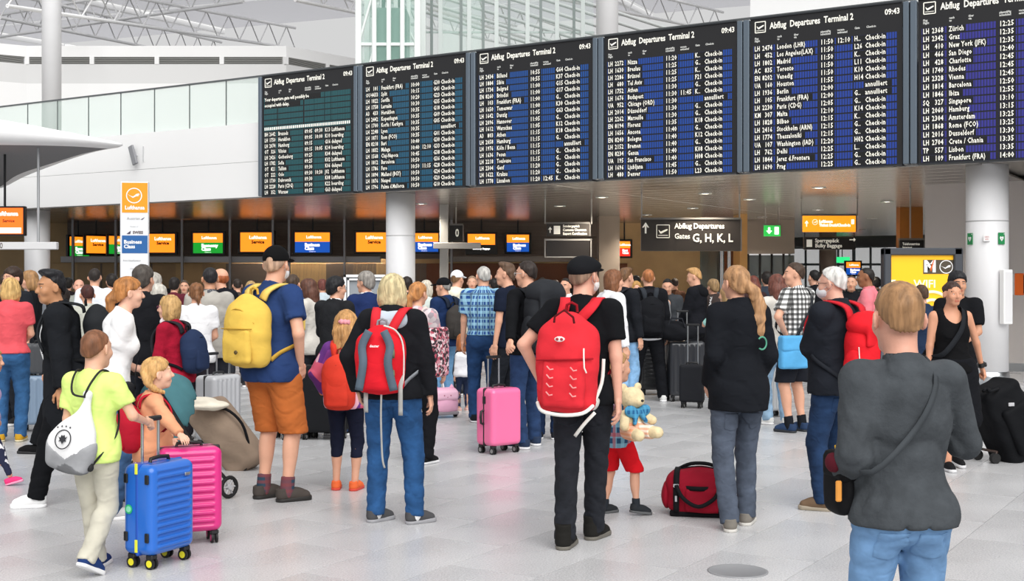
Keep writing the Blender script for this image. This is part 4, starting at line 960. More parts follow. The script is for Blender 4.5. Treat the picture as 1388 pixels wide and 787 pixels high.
def add_shoe(parent, pos, R, s, upper, sole, h, kind='sneaker', lace=None):
    key = (kind, h, upper.name, sole.name)
    if key not in SHOE_ME:
        u, so, la = shoe_mesh(kind, h); mu = raw_mesh('shoe', *u); mu.materials.append(upper); ms = raw_mesh('sole', *so); ms.materials.append(sole)
        ml = None
        if la is not None: ml = raw_mesh('laces', *la); ml.materials.append(lace or plastic('#cfcfcf', .7))
        SHOE_ME[key] = (mu, ms, ml)
    mu, ms, ml = SHOE_ME[key]
    o = link('shoe', mu, parent); o.matrix_local = Matrix.Translation(pos) @ Matrix(R.tolist()).to_4x4() @ Matrix.Scale(s, 4)
    link('sole', ms, o)
    if ml is not None: link('laces', ml, o)
def ik(a, b, l1, l2, hint):
    d = b - a; L = np.linalg.norm(d); mx = (l1 + l2) * .999
    if L > mx: b = a + d / L * mx; d = b - a; L = mx
    L = max(L, abs(l1 - l2) * 1.02 + 1e-4); u = d / L; x = (l1 * l1 - l2 * l2 + L * L) / (2 * L); h = math.sqrt(max(l1 * l1 - x * x, 0))
    n = hint - u * (hint @ u); n = n / max(np.linalg.norm(n), 1e-6); return a + u * x + n * h, b
def frame(zdir, ydir):
    z = zdir / np.linalg.norm(zdir); y = ydir - z * (z @ ydir); y /= max(np.linalg.norm(y), 1e-6); return np.stack([np.cross(y, z), y, z], 1)

HEAD = [El((0, -.012, .03), (.076, .096, .086), .02), El((0, .028, -.032), (.061, .066, .086), .035), Cn((-.022, .056, -.096), (.022, .056, -.096), .019, .019, .03),
        Cn((-.03, .077, .025), (.03, .077, .025), .014, .014, .02), Cn((0, .083, .014), (0, .107, -.03), .0085, .012, .012), El((.0, .098, -.034), (.0185, .012, .009), .008),
        El((-.042, .06, -.03), (.024, .026, .026), .02), El((.042, .06, -.03), (.024, .026, .026), .02),
        Sub(El((-.031, .096, .002), (.018, .014, .012), .01)), Sub(El((.031, .096, .002), (.018, .014, .012), .01)),
        El((-.031, .0775, .0095), (.0165, .0125, .0075), .003), El((.031, .0775, .0095), (.0165, .0125, .0075), .003), El((-.031, .0765, -.0085), (.0155, .011, .005), .003), El((.031, .0765, -.0085), (.0155, .011, .005), .003),
        Cn((-.019, .083, -.06), (.019, .083, -.06), .0075, .0075, .006), Cn((-.016, .081, -.07), (.016, .081, -.07), .008, .008, .006), Sub(Cn((-.021, .095, -.0645), (.021, .095, -.0645), .004, .004, .004)),
        El((-.082, -.01, -.006), (.010, .023, .033), .008, rotm(0, 0, -30)), El((.082, -.01, -.006), (.010, .023, .033), .008, rotm(0, 0, 30)),
        Sub(El((-.092, .0, -.004), (.008, .012, .019), .005)), Sub(El((.092, .0, -.004), (.008, .012, .019), .005))]
HEADF = [El((0, -.012, .03), (.075, .095, .086), .02), El((0, .026, -.03), (.057, .064, .08), .035), Cn((-.014, .056, -.09), (.014, .056, -.09), .018, .018, .03)] + [Cn((-.028, .077, .024), (.028, .077, .024), .0115, .0115, .02)] + HEAD[4:]
def hair_ops(style, tail=None):
    sk = El((0, -.012, .036), (.084, .105, .093), .015); back = El((0, -.045, -.02), (.073, .066, .08), .02)
    face = Sub(El((0, .128, -.03), (.1, .1, .105), .012)); ears = [Sub(El((s * .088, .012, -.012), (.028, .032, .042), .008)) for s in (-1, 1)]
    if style == 'short': sk = El((0, -.012, .036), (.0795, .104, .094), .015); back = El((0, -.045, -.012), (.0665, .06, .07), .02)
    if style == 'bun': sk = El((0, -.014, .036), (.0785, .1, .0905), .015); back = El((0, -.045, -.01), (.068, .06, .07), .02); face = Sub(El((0, .132, -.03), (.1, .1, .121), .006))
    if style in ('short', 'ponytail', 'bun', 'braid'):
        o = [sk, back, face] + ears + [Cut((0, -.1, -.052 if style == 'short' else -.075), (0, .88 if style == 'short' else .72, -1))]
    if style == 'buzz': o = [El((0, -.012, .031), (.0778, .098, .0875), .01), El((0, -.045, -.01), (.067, .061, .068), .02), Sub(El((0, .125, -.02), (.1, .1, .1), .01))] + ears + [Cut((0, -.1, -.062), (0, .9, -1))]
    if style == 'quiff': o = [El((0, -.012, .034), (.0795, .101, .09), .015), El((0, -.045, -.02), (.067, .062, .075), .02), El((0, .04, .106), (.056, .048, .028), .03, rotm(10, 0, 0)), El((0, .0, .104), (.072, .085, .034), .03), Sub(El((0, .134, -.035), (.1, .1, .112), .008))] + ears + [Cut((0, -.1, -.058), (0, .95, -1))]
    if style == 'full': o = [El((0, -.016, .045), (.092, .112, .1), .015), El((0, -.055, -.01), (.084, .066, .085), .02), Sub(El((0, .135, -.03), (.1, .1, .105), .012))] + ears + [Cut((0, -.1, -.085), (0, .8, -1))]
    if style in ('bob', 'long'):
        o = [El((0, -.014, .04), (.09, .109, .096), .015), El((-.072, -.024, -.04), (.036, .062, .1), .03), El((.072, -.024, -.04), (.036, .062, .1), .03), El((0, -.062, -.045), (.088, .058, .105), .03), Sub(El((0, .135, -.045), (.078, .1, .125), .012))]
        o.append(Cut((0, 0, -.135), (0, .25, -1)))
        if style == 'long': o += [Cn((-.05, -.085, -.06), (-.05, -.125, -.32), .05, .03, .04), Cn((.05, -.085, -.06), (.055, -.12, -.34), .05, .03, .04), Cn((0, -.09, -.05), (0, -.13, -.36), .055, .035, .04)]
    if style == 'ring': o = [El((0, -.02, .0), (.083, .098, .075), .01), Sub(El((0, .03, .11), (.085, .115, .085), .01)), Sub(El((0, .125, -.02), (.1, .1, .12), .01))] + ears + [Cut((0, -.03, -.07), (0, .5, -1))]
    if style == 'ponytail' and tail is None: tail = [((0, -.1, .02), .03), ((0, -.145, -.03), .032), ((0, -.15, -.12), .026), ((0, -.14, -.19), .01)]
    if style == 'bun': o.append(El((0, -.115, .05), (.045, .04, .042), .01))
    if style == 'braid': tail = tail or [((-.06, -.08, -.06), .024), ((-.05, -.1, -.12), .022), ((-.04, -.1, -.18), .018), ((-.035, -.1, -.24), .012)]
    if tail:
        for (p, r), (q, r2) in zip(tail[:-1], tail[1:]): o.append(Cn(p, q, r, r2, .012))
    return o

PEOPLE = {}
def person(label, px, Y, top, yaw, key=None, sex='m', girth=1.0, skin='#d9a489', hair=('short', '#3a2a1e'), shirt=('tshirt', '#222222'), pants=('trousers', '#23262c'),
           shoes=('#2a2a2c', '#dddddd'), R='hang', L='hang', Rh='relaxed', Lh='relaxed', head=(0, 0), lean=0, side=0, feet=None, kid=None, kh=None, face=True, cap=None, detail=None,
           glasses=None, mask=None, tail=None, group=None, socks=None, collar=None, hood=None, inner=None, brow=None, hips=1.0, shoe_kind='sneaker', flat=None, elbows=None, dx=0.0, lift=None):
    X = gx(px, Y) + dx; H = gz(top, Y) - (.012 if hair or cap else 0)
    h = detail or (.0125 if Y < 9.6 else .0165 if Y < 14.6 else .022); hf = .0062 if Y < 9.6 else .0085 if Y < 14.6 else .0125
    f = sex == 'f'; kh = kh or kid or min(max(H / 1.75, .9), 1.05) * (.97 if f else 1.0); sb = (H - .28 * kh) / 1.47
    root = thing('person', label, 'person', (X, Y, 0), math.radians(yaw), group); PEOPLE[key or label] = dict(root=root, X=X, Y=Y, H=H, sb=sb, yaw=yaw)
    cy, sy = math.cos(math.radians(yaw)), math.sin(math.radians(yaw))
    def loc(w): dx_, dy_ = w[0] - X, w[1] - Y; return A(dx_ * cy + dy_ * sy, -dx_ * sy + dy_ * cy, w[2])
    Rl = rotm(-lean, side, 0); piv = A(0, 0, .93) * sb
    def U(p): return piv + Rl @ (A(*p) * sb - piv)
    g = girth; wd = (.94 if f else 1.0); e = lambda c, r, k=.05: ('e', U(c), A(*r) * sb, Rl, k)
    # skeleton
    sw = .172 * wd * (1 + .35 * (g - 1)); sh = {s: U((s * sw, -.01, 1.43)) for s in (1, -1)}
    hipj = {s: A(s * .088 * (1.04 if f else 1), 0, .905) * sb for s in (1, -1)}
    fp = feet or {1: (.1, .0, -9, 0), -1: (-.1, .02, 9, 0)}      # x, y, turn, heel lift
    ank, knee, foot = {}, {}, {}
    for s in (1, -1):
        x, y, tw, hl = fp[s]; lz = math.sin(math.radians(max(hl, 0))) * .16 if hl > 0 else (math.sin(math.radians(-hl)) * .06)
        a = A(x * sb, y * sb, (.085 + lz) * sb); Rz = rotm(0, 0, tw) @ rotm(-hl, 0, 0)
        foot[s] = (A(x * sb, y * sb, (lz if hl else 0) * sb), Rz)
        kn, an = ik(hipj[s], a, .43 * sb, .405 * sb, A(.15 * s, 1, 0)); ank[s] = an; knee[s] = kn
    AP = {'hang': ((.245, .03, .88), (.3, -.6, 0)), 'hang2': ((.225, .10, .9), (.4, -.6, 0)), 'pocket': ((.2, .05, .95), (.8, -.7, 0)), 'phone': ((.09, .3, 1.16), (.5, -.3, -.8)), 'front': ((.06, .2, 1.02), (.6, -.4, -.3)),
          'hip': ((.165, -.08, 1.02), (1, -.25, 0)), 'straps': ((.12, .14, 1.28), (.6, -.2, -.8)), 'cross': ((-.08, .2, 1.16), (.6, .1, -.7)), 'fwd': ((.17, .38, 1.05), (.4, -.5, -.6)), 'face': ((.05, .16, 1.42), (.55, .15, -.9)), 'up': ((.16, .2, 1.5), (.7, .2, -.8))}
    elb, wri = {}, {}
    for s, spec in ((1, R), (-1, L)):
        if isinstance(spec, str): t, hn = AP[spec]; t = U((t[0] * s * (wd if spec == 'hang' else 1) * (1 + .25 * (g - 1)), t[1], t[2])); hn = A(hn[0] * s, hn[1], hn[2])
        elif spec[0] == 'W': t = loc(A(*spec[1])); hn = A(.5 * s, -.5, -.5) if len(spec) < 3 else A(*spec[2])
        else: t = U(spec[0]); hn = A(*spec[1])
        elb[s], wri[s] = ik(sh[s], t, .285 * sb, .25 * sb, hn)
    hc = U((0, .015, 1.475)) + A(0, .02, .165) * kh; Rh_ = rotm(0, 0, head[0]) @ rotm(head[1], 0, 0)
    HO = xform(HEADF if f else HEAD, Rh_, hc, kh)
    neck = ('c', U((0, -.015, 1.42)), hc + Rh_ @ (A(0, -.015, -.05) * kh), .062 * sb * (.86 if f else 1) * (1 + .3 * (g - 1)), .056 * kh * (.86 if f else 1), .03, False)
    # body
    tor = lambda i: [e((0, -.005, .95), (.16 * hips * (1.04 if f else 1) * (1 + .4 * (g - 1)) + i, .112 * g + i, .12 + i)), e((0, .012 * g, 1.1), (.142 * g * wd + i, .108 * g * g + i, .17)),
                     e((0, -.002, 1.27), (.165 * wd * (1 + .5 * (g - 1)) + i, .112 * g + i, .19)), ('c', U((-sw + .035, -.015, 1.422)), U((sw - .035, -.015, 1.422)), (.058 + i) * sb, (.058 + i) * sb, .05, False),
                     e((.07, -.05, .915), (.09 * hips + i,) * 3), e((-.07, -.05, .915), (.09 * hips + i,) * 3), ('c', U((0, -.03, 1.39)), U((0, -.012, 1.495)), (.09 + i) * sb, (.053 + i) * sb, .05, False)] + (
                     [e((s * .072, .076, 1.26), (.05 + i,) * 3, .05) for s in (1, -1)] if f else [])
    def leg(s, i, ke=0.0):
        r = lambda v: (v * (1 + .4 * (g - 1)) * (1.05 if f else 1) + i) * sb
        o = [('c', hipj[s], knee[s], r(.09), r(.056), .02, False), ('c', knee[s], ank[s], r(.055), r(.037) if i < .03 else r(.045), .02, False)]
        m = knee[s] * .68 + ank[s] * .32 + A(0, -.018, 0) * sb; o.append(('e', m, A(.047 + i, .05 + i, .12) * sb * (1 + .4 * (g - 1)), None, .03)); return o
    def arm(s, i):
        r = lambda v: (v * (1 + .45 * (g - 1)) * (.88 if f else 1) + i) * sb
        return [('c', sh[s], elb[s], r(.05), r(.039), .03, False), ('c', elb[s], wri[s], r(.0395), r(.026), .015, False)]
    short_legs = pants[0] in ('shorts', 'skirt', 'capri', 'midi')
    ops = tor(-.006) + leg(1, -.004) + leg(-1, -.004) + arm(1, -.002) + arm(-1, -.002) + [neck] + HO
    V, Q = sdf(ops, h, (hc, A(.115, .135, .15) * kh, hf))
    VV = [V]; QQ = [Q]; nb = len(V); hh = .0055 if Y < 9.6 else .0075 if Y < 14.6 else .01
    for s, kind in ((1, Rh), (-1, Lh)):
        hv, hq = hand_mesh(kind, hh); d = wri[s] - elb[s]
        yh = A(0, 1, .15) if abs(d[2]) > abs(d[1]) * .8 else A(-.35 * s, 0, 1)
        Rm = frame(-d, yh); v = hv * (sb * (.93 if f else 1.0)); 
        if s < 0: v = v * A(-1, 1, 1); hq = hq[:, ::-1]
        VV.append(v @ Rm.T + wri[s]); QQ.append(hq + nb); nb += len(v)
    V = np.concatenate(VV); Q = np.concatenate(QQ)
    c = (V[Q].mean(1) - hc) @ Rh_ / kh; mi = np.zeros(len(Q), np.int32)
    mi[(np.abs(c[:, 0]) < .023) & (c[:, 1] > .075) & (np.abs(c[:, 2] + .065) < .0115)] = 1
    mi[(np.abs(np.abs(c[:, 0]) - .032) < .019) & (c[:, 1] > .06) & (np.abs(c[:, 2] - .026 - .1 * (.03 - np.abs(np.abs(c[:, 0]) - .03))) < (.0028 if f else .0045))] = 2
    sk = hexc(skin); lip = (sk[0] * .78, sk[1] * .5, sk[2] * .5); hcol = hair[1] if hair else '#5a4636'
    me = raw_mesh('body', V, Q, True, mi); link('body', me, root, [skinm(skin), mat(lip, .45), mat(brow or hcol, .7)])
    Rm4 = Matrix(Rh_.tolist())
    if face:
        for s in (1, -1):
            ey = MB(); ey.ball((0, 0, 0), .0112 * kh, 12, 0); ey.ball((0, .0042 * kh, 0), (.0074 * kh, .0078 * kh, .0074 * kh), 10, 1)
            ey.build('eye', [plastic('#efeae4', .2), plastic('#231a14', .15)], root, tuple(hc + Rh_ @ (A(s * .031, .0755, .002) * kh)), Rm4.to_euler())
    def hobj(name, o, m, mats_h=None, par=root, disp=None): return sdf_obj(name, xform(o, Rh_, hc, kh), mats_h or hf * 1.15, m, par, None, disp)
    if hair:
        ph = (px * .37) % 6
        hx0, hy0 = hc[0], hc[1]; nn_ = 16 if Y > 14 else 30
        def st(x, y, z):
            an = np.arctan2(x - hx0, y - hy0 + .02); return (.0022 + .0012 * (Y < 14)) * np.sin(nn_ * an + 30 * z + 2 * np.sin(40 * z + ph)) * (.25 if hair[0] in ('buzz', 'ring') else .5 if hair[0] in ('short', 'quiff') else 1.0) + .0015 * np.sin(90 * z + 4 * an)
        ho = hair_ops(hair[0], tail)
        if flat: ho = ho + [Cut((0, 0, flat), (0, .12, 1))]
        hobj('hair', ho, hairm(hair[1]), None, root, st)
        if hair[0] in ('ponytail',): 
            tp = (tail[0][0] if tail else (0, -.105, .018)); hobj('hair_tie', [El(tp, (.027, .014, .027), .004, rotm(20, 0, 0))], plastic('#3a2622', .7))
    if cap:
        if cap[0] == 'cap':
            cp = hobj('cap', [El((0, -.008, .045), (.088, .109, .094), .01), Cut((0, 0, .028), (0, .05, -1)), Sub(El((0, -.115, .035), (.026, .03, .02), .004))], cloth(cap[1], .004, .05))
            br = El((0, .125, .036), (.072, .075, .009), .01, rotm(-10, 0, 0)); hobj('brim', [br, Sub(El((0, .0, .045), (.08, .1, .07), .005))], cloth(cap[2] if len(cap) > 2 else cap[1], .004, .05), None, cp)
        else:
            cp = hobj('flat_cap', [El((0, -.012, .05), (.09, .112, .078), .02), El((0, .045, .062), (.086, .092, .04), .03, rotm(-8, 0, 0)), Cut((0, 0, .022), (0, .08, -1))], cloth(cap[1], .006, .1))
            hobj('brim', [El((0, .115, .034), (.07, .055, .01), .01, rotm(-14, 0, 0))], cloth(cap[1], .004, .05), None, cp)
    if glasses:
        m = MB(); T = Matrix.Translation(Vector(hc)) @ Rm4.to_4x4() @ Matrix.Scale(kh, 4)
        for s in (1, -1):
            m.tube([(s * .031 + .021 * math.cos(t), .101, .002 + .016 * math.sin(t)) for t in np.linspace(0, 2 * math.pi, 13)], .0016, 5, 0, False, T)
            m.tube([(s * .052, .1, .006), (s * .076, .06, .008), (s * .082, -.02, .006), (s * .08, -.04, -.01)], .0017, 5, 0, True, T)
        m.tube([(-.011, .103, .006), (.011, .103, .006)], .0016, 5, 0, True, T); m.build('glasses', plastic(glasses, .3), root)
    if mask:
        mk = hobj('face_mask', [El((0, .045, -.056), (.068, .076, .058), .01), Cut((0, .015, 0), (0, -1, 0))], cloth(mask, .004, .05))
        m = MB(); T = Matrix.Translation(Vector(hc)) @ Rm4.to_4x4() @ Matrix.Scale(kh, 4)
        for s in (1, -1): m.tube([(s * .062, .05, -.04), (s * .078, .0, -.015), (s * .085, -.03, .004), (s * .08, -.03, -.03), (s * .066, .035, -.075)], .0016, 5, 0, True, T)
        m.build('mask_loop', plastic(mask, .7), mk)
    # clothing
    ph = (px * .61) % 6.28
    def fold(amp, zl=0):
        def f(x, y, z):
            w = 1.6 * np.sin(9 * x + 5 * y + ph) + 1.1 * np.sin(13 * y - 8 * x + 2 * ph); a = 1 - np.abs(np.sin(15 * z + 11 * x + w)); b = 1 - np.abs(np.sin(12 * z - 15 * x + 1.3 * w + 1.7))
            mk = .55 + .45 * np.sin(8 * z + 7 * x - 6 * y + ph)
            return amp * (2.1 * a * a * a * mk + 1.6 * b * b * b * (1 - mk) - .5)
        return f
    kind, sc = shirt[0], shirt[1]; sm = sc if not isinstance(sc, str) else (knit(sc) if kind in ('sweater', 'fleece') else cloth(sc))
    par = {'tshirt': (.34, .86, .014), 'polo': (.36, .86, .016), 'shirt': (.4, .9, .015), 'tucked': (.38, .985, .018), 'tank': (0, .88, .01), 'sweater': (1.0, .87, .02), 'longtee': (1.0, .88, .014), 'jacket': (1.0, .84, .026), 'anorak': (1.0, .76, .034), 'blazer': (1.0, .8, .024), 'coat': (1.0, .52, .034), 'fleece': (1.0, .86, .026), 'hoodie': (1.0, .85, .026), 'dress': (.3, .5, .016)}[kind]
    fr, hem, inf = par; hem = (shirt[2] if len(shirt) > 2 else hem) * sb
    pinf = {'trousers': .017, 'jeans': .013, 'wide': .026, 'leggings': .004, 'shorts': .03, 'capri': .006, 'skirt': .03, 'midi': .04}[pants[0]]; low = max(inf, pinf + .012) if kind != 'tucked' else inf
    tl = tor(low); o = [tl[0]] + tor(inf)[1:4] + tl[4:6] + tor(inf)[6:]
    if hem < .86 * sb: o += [('c', A(0, 0, .98) * sb, A(0, 0, hem / sb - .05) * sb, (.16 + inf) * sb, (.165 + inf * 1.6) * sb * (1 + .3 * (g - 1)), .06, False)] if kind != 'coat' else [('e', A(0, 0, .72) * sb, A(.19 + inf, .15 + inf, .5) * sb, None, .08)]
    else: o += [('e', A(0, -.004, .9) * sb, A(.168 * hips * (1 + .4 * (g - 1)) + low, .122 * g + low, .13) * sb, None, .06)]
    if inner: o.append(Sub(('b', U((0, .2, .95)), A(.055, .14, .6) * sb, .02, Rl, .02)))
    nz = U((0, -.0, 1.508)); nn = Rl @ A(0, .42, 1)
    o += [Cut((0, 0, hem), (0, 0, -1)), ('p', nz, nn / np.linalg.norm(nn))]
    if inf > .02 and kind not in ('blazer', 'coat'): o.append(('c', U((0, -.012, 1.45)), U((0, -.006, 1.525)), .08 * sb, .073 * sb, .03, True))
    if kind == 'tank':
        o.append(Sub(('e', U((0, .06, 1.475)), A(.082, .13, .12) * sb, Rl, .02)))
        for s in (1, -1): o.append(Sub(('e', U((s * (sw + .035), 0, 1.39)), A(.055, .12, .12) * sb, Rl, .02)))
    for s in (1, -1):
        if fr <= 0: continue
        r = lambda v: (v * (1 + .45 * (g - 1)) * (.9 if f else 1) + inf + (.008 if fr < 1 else .002)) * sb
        if fr < 1:
            t = fr / .54; en = sh[s] + (elb[s] - sh[s]) * min(t * 1.02, .98); o.append(('c', sh[s], en, r(.05), r(.048), .035, True))
        else:
            cf = elb[s] + (wri[s] - elb[s]) * 1.0; o += [('c', sh[s], elb[s], r(.05), r(.041), .035, False), ('c', elb[s], cf, r(.041), r(.029), .02, True)]
    sobj = sdf_obj({'tshirt': 'tshirt', 'polo': 'polo_shirt', 'shirt': 'shirt', 'tucked': 'shirt', 'tank': 'tank_top', 'longtee': 'shirt'}.get(kind, kind), o, h * .92, sm, root, None, fold(.0075 if kind == 'sweater' and Y < 6 else .0045 if kind not in ('tank', 'longtee', 'tshirt') else .0032))
    if collar:
        c0, c1 = U((0, -.008, 1.478)), U((0, .0, 1.532)); cu = collar if not isinstance(collar, str) else cloth(collar)
        sdf_obj('collar', [('c', c0, c1, .083 * sb, .07 * sb, .01, True), Sub(('c', c0 - A(0, 0, .04), c1 + A(0, 0, .04), .064 * sb, .058 * sb, .005, False)), Cut(c0 - A(0, 0, .012), (0, 0, -1)), Sub(('e', U((0, .1, 1.5)), A(.03, .06, .05) * sb, None, .01))], min(h, .011), cu, root)
    if hood:
        sdf_obj('hood', [('e', U((0, -.1, 1.43)), A(.125, .06, .08) * sb, Rl @ rotm(-25, 0, 0), .03), ('c', U((-.09, -.03, 1.46)), U((-.06, -.09, 1.44)), .045 * sb, .05 * sb, .03, False), ('c', U((.09, -.03, 1.46)), U((.06, -.09, 1.44)), .045 * sb, .05 * sb, .03, False), Sub(('e', U((0, -.05, 1.53)), A(.07, .06, .07) * sb, None, .02))], h, cloth(hood) if isinstance(hood, str) else hood, root, None, fold(.004))
    if inner:
        sdf_obj('undershirt', [e((0, .03, 1.2), (.08, .115 * g + .012, .24)), Cut(U((0, 0, 1.49)), Rl @ A(0, .4, 1)), Cut((0, .05, 0), (0, -1, 0)), ('p', U((0, 0, .95)), A(0, 0, -1.))], h, cloth(inner), root)
    pk, pc = pants[0], pants[1]; pm = pc if not isinstance(pc, str) else (denim(pc) if pk == 'jeans' else cloth(pc))
    pi, cut = {'trousers': (.017, None), 'jeans': (.013, None), 'wide': (.026, None), 'leggings': (.004, None), 'shorts': (.03, .5), 'capri': (.006, .3), 'skirt': (.03, .42), 'midi': (.04, .38)}[pk]
    if len(pants) > 2: cut = pants[2]
    hiptor = [q for q in tor(pi + .002) if True][:2] + [tor(pi + .002)[4], tor(pi + .002)[5]]
    o = hiptor + [Cut(U((0, 0, 1.03 if kind != 'tucked' else 1.06)), (0, 0, 1))]
    for s in (1, -1):
        a, b, cbl = leg(s, pi); b = list(b); b[6] = True
        if cut is None and pk != 'leggings': b[4] = max(b[4], (.052 + pi * .9) * sb); b[2] = ank[s] - A(0, 0, .035 if pk != 'leggings' else 0) * sb
        if pk in ('shorts',): a = list(a); a[4] = (.082 + pi * .6) * sb; a = tuple(a)
        o += [a, cbl] if pk != 'shorts' else [a]
        o += [tuple(b)]
        if pk in ('skirt', 'midi'): o.append(('c', hipj[s], knee[s], (.1 + pi) * sb, (.1 + pi) * sb, .08, False))
    if cut: o.append(Cut((0, 0, cut * sb), (0, 0, -1)))
    def pf(x, y, z):
        w = 1.5 * np.sin(16 * x + 7 * y + ph) + .8 * np.sin(9 * z); a = 1 - np.abs(np.sin(21 * z + 9 * x + w)); b = 1 - np.abs(np.sin(38 * z - 14 * x + 1.4 * w))
        low = np.exp(-((z - .19 * sb) / (.14 * sb)) ** 2); kn = np.exp(-((z - .5 * sb) / (.11 * sb)) ** 2); hp = np.exp(-((z - .82 * sb) / (.08 * sb)) ** 2)
        return (.003 + .003 * hp) * (1.8 * a ** 3 - .4) + (.006 * low + .004 * kn) * (1.6 * b ** 3 - .4)
    sdf_obj({'wide': 'trousers', 'midi': 'skirt'}.get(pk, pk), o, h * .92, pm, root, None, pf if pk != 'leggings' else None)
    if pk == 'jeans' and Y < 9.6:        # back pockets
        for s in (1, -1):
            zt = min(.93 * sb, hem - .015); hp = [q for q in tor(pi + .007)]; x0 = s * .075 * sb
            po = [hp[0], hp[4], hp[5]] + [q for q2 in (1, -1) for q in leg(q2, pi + .005)[:1]] + [Cut((x0 + .058 * sb, 0, 0), (1, 0, 0)), Cut((x0 - .058 * sb, 0, 0), (-1, 0, 0)), Cut((0, 0, zt), (0, 0, 1)), Cut((x0, 0, zt - .12 * sb), (.25, 0, -1)), Cut((x0, 0, zt - .12 * sb), (-.25, 0, -1)), Cut((0, -.02, 0), (0, 1, 0))]
            sdf_obj('back_pocket', po, h * .7, pm, root, None, pf)
    if socks:
        for s in (1, -1):
            d = (knee[s] - ank[s]); sdf_obj('sock', [('c', ank[s] - A(0, 0, .03) * sb, ank[s] + d * .22, .05 * sb, .048 * sb, .01, True)], h, socks if not isinstance(socks, str) else cloth(socks, .003), root)
    um, so_ = (shoes[0] if not isinstance(shoes[0], str) else cloth(shoes[0], .004, .12, .7)), plastic(shoes[1], .6)
    hs = .007 if Y < 9.6 else .0105 if Y < 14.6 else .014
    for s in (1, -1):
        p, Rz = foot[s]; add_shoe(root, Vector(p), Rz, sb * (.95 if f else 1.02) * (1.08 if kid else 1), um, so_, hs, shoe_kind, plastic(shoes[2], .7) if len(shoes) > 2 else None)
    D = PEOPLE[key or label]; D.update(fem=f, U=U, sh=sh, elb=elb, wri=wri, hc=hc, kh=kh, g=g, Rl=Rl, sw=sw, inf=inf, hip=hipj, h=h, knee=knee, ank=ank)
    return D
def to_world(D, p):
    c, s = math.cos(math.radians(D['yaw'])), math.sin(math.radians(D['yaw'])); return Vector((D['X'] + p[0] * c - p[1] * s, D['Y'] + p[0] * s + p[1] * c, p[2]))

def backpack(D, label, color, trim='#2b2b2e', w=.3, hgt=.46, d=.17, zc=1.2, strap=None, off=(0, 0), style='day', group=None, roll=0.0, bottom=None, gap=0.0, zip_arc=True):
    """worn on D's back: body, front pocket, flap, two padded straps, grab loop, zips"""
    sb, U, Rl = D['sb'], D['U'], D['Rl']; y0 = -(.118 * D['g'] + D['inf'] + .004 + gap)
    c = U((off[0], y0 - d / 2, zc)); base = to_world(D, c - A(0, 0, hgt / 2 * sb)); T0 = c - A(0, 0, hgt / 2 * sb)
    t = thing('backpack', label, 'backpack', base, math.radians(D['yaw']), group)
    m = cloth(color, .012, .1, .75) if isinstance(color, str) else color; tm = cloth(trim, .006, .1, .8); sm = cloth(strap or color, .006, .1, .8) if isinstance(strap or color, str) else color
    Rr = Rl @ rotm(0, roll, 0); q = lambda p: (c - T0) + Rr @ (A(*p) * sb)
    bx = lambda p, hh, rd, k=.03: ('b', q(p), A(*hh) * sb, rd * sb, Rr, k); el = lambda p, r, k=.03: ('e', q(p), A(*r) * sb, Rr, k)
    hx = min(.0095, D['h'] * .75); ph = D['X'] * 5
    fold = lambda x, y, z: .003 * np.sin(28 * x + 20 * z + ph) * np.sin(33 * z - 12 * x)
    o = [bx((0, .02, -.07 * hgt), (w / 2, d / 2 - .02, hgt * .43), .075, .06), el((0, .0, .1 * hgt), (w * .47, d * .5, hgt * .4), .06), el((0, -.02, -.06 * hgt), (w * .46, d * .52, hgt * .42), .05)]
    sdf_obj('bag_body', o, hx, m, t, None, fold)
    if style != 'roll':
        sdf_obj('front_pocket', [bx((0, -d * .46, -hgt * .2), (w * .36, d * .14, hgt * .24), .03), el((0, -d * .5, -hgt * .22), (w * .32, d * .17, hgt * .2), .03)], hx, bottom or m, t, None, fold)
    else:
        sdf_obj('flap', [el((0, -.01, hgt * .4), (w * .56, d * .66, hgt * .2), .03), bx((0, -d * .5, hgt * .26), (w * .4, .014, hgt * .16), .01)], hx, m, t, None, fold)
        for s in (1, -1): sdf_obj('side_pocket', [el((s * w * .5, -.01, -hgt * .2), (w * .16, d * .4, hgt * .26), .03)], hx, m, t)
    mb = MB(); arc = [q((x * w * .4, -d * .53 + abs(x) * .03, hgt * (.30 - .2 * x * x))) for x in np.linspace(-1, 1, 9)]
    mb.tube(arc, .0045 * sb, 5); zip_arc and mb.build('zip', tm, t)
    mb = MB(); mb.tube([q((-.035, d * .35, hgt * .49)), q((-.03, d * .34, hgt * .56)), q((0, d * .32, hgt * .585)), q((.03, d * .34, hgt * .56)), q((.035, d * .35, hgt * .49))], .009 * sb, 6); mb.build('grab_loop', tm, t)
    fr = D['g'] * .112 + D['inf'] + .0 + (.018 if D['fem'] else 0); sw = D['sw']
    for s in (1, -1):
        pts = [U(p) - T0 for p in ((off[0] + s * .06, y0 - .01, zc + hgt * .42), (s * .085, y0 + .01, 1.445 + D['inf']), (s * .1, -.04, 1.475 + D['inf'] + .012), (s * .112, .03, 1.465 + D['inf'] + .008), (s * .122, fr - .03, 1.4), (s * .13, fr, 1.3), (s * .148, fr - .02, 1.18), (s * (.165 * D['g'] + .01), .03, 1.1), (off[0] + s * .15 * D['g'], y0 + .04, zc - hgt * .3), (off[0] + s * w * .42, y0 - .02, zc - hgt * .4))]
        P = [Vector(p) for p in pts]; mb = MB(); mb.ribbon(catmull(P[:7], 4), .062 * sb, .016 * sb, (1, 0, 0)); st = mb.build('shoulder_strap', sm, t)
        mb = MB(); mb.ribbon(catmull(P[6:], 4), .028 * sb, .006 * sb, (.3, .3, 1)); mb.build('webbing', tm, st)
    return t, q, m, tm
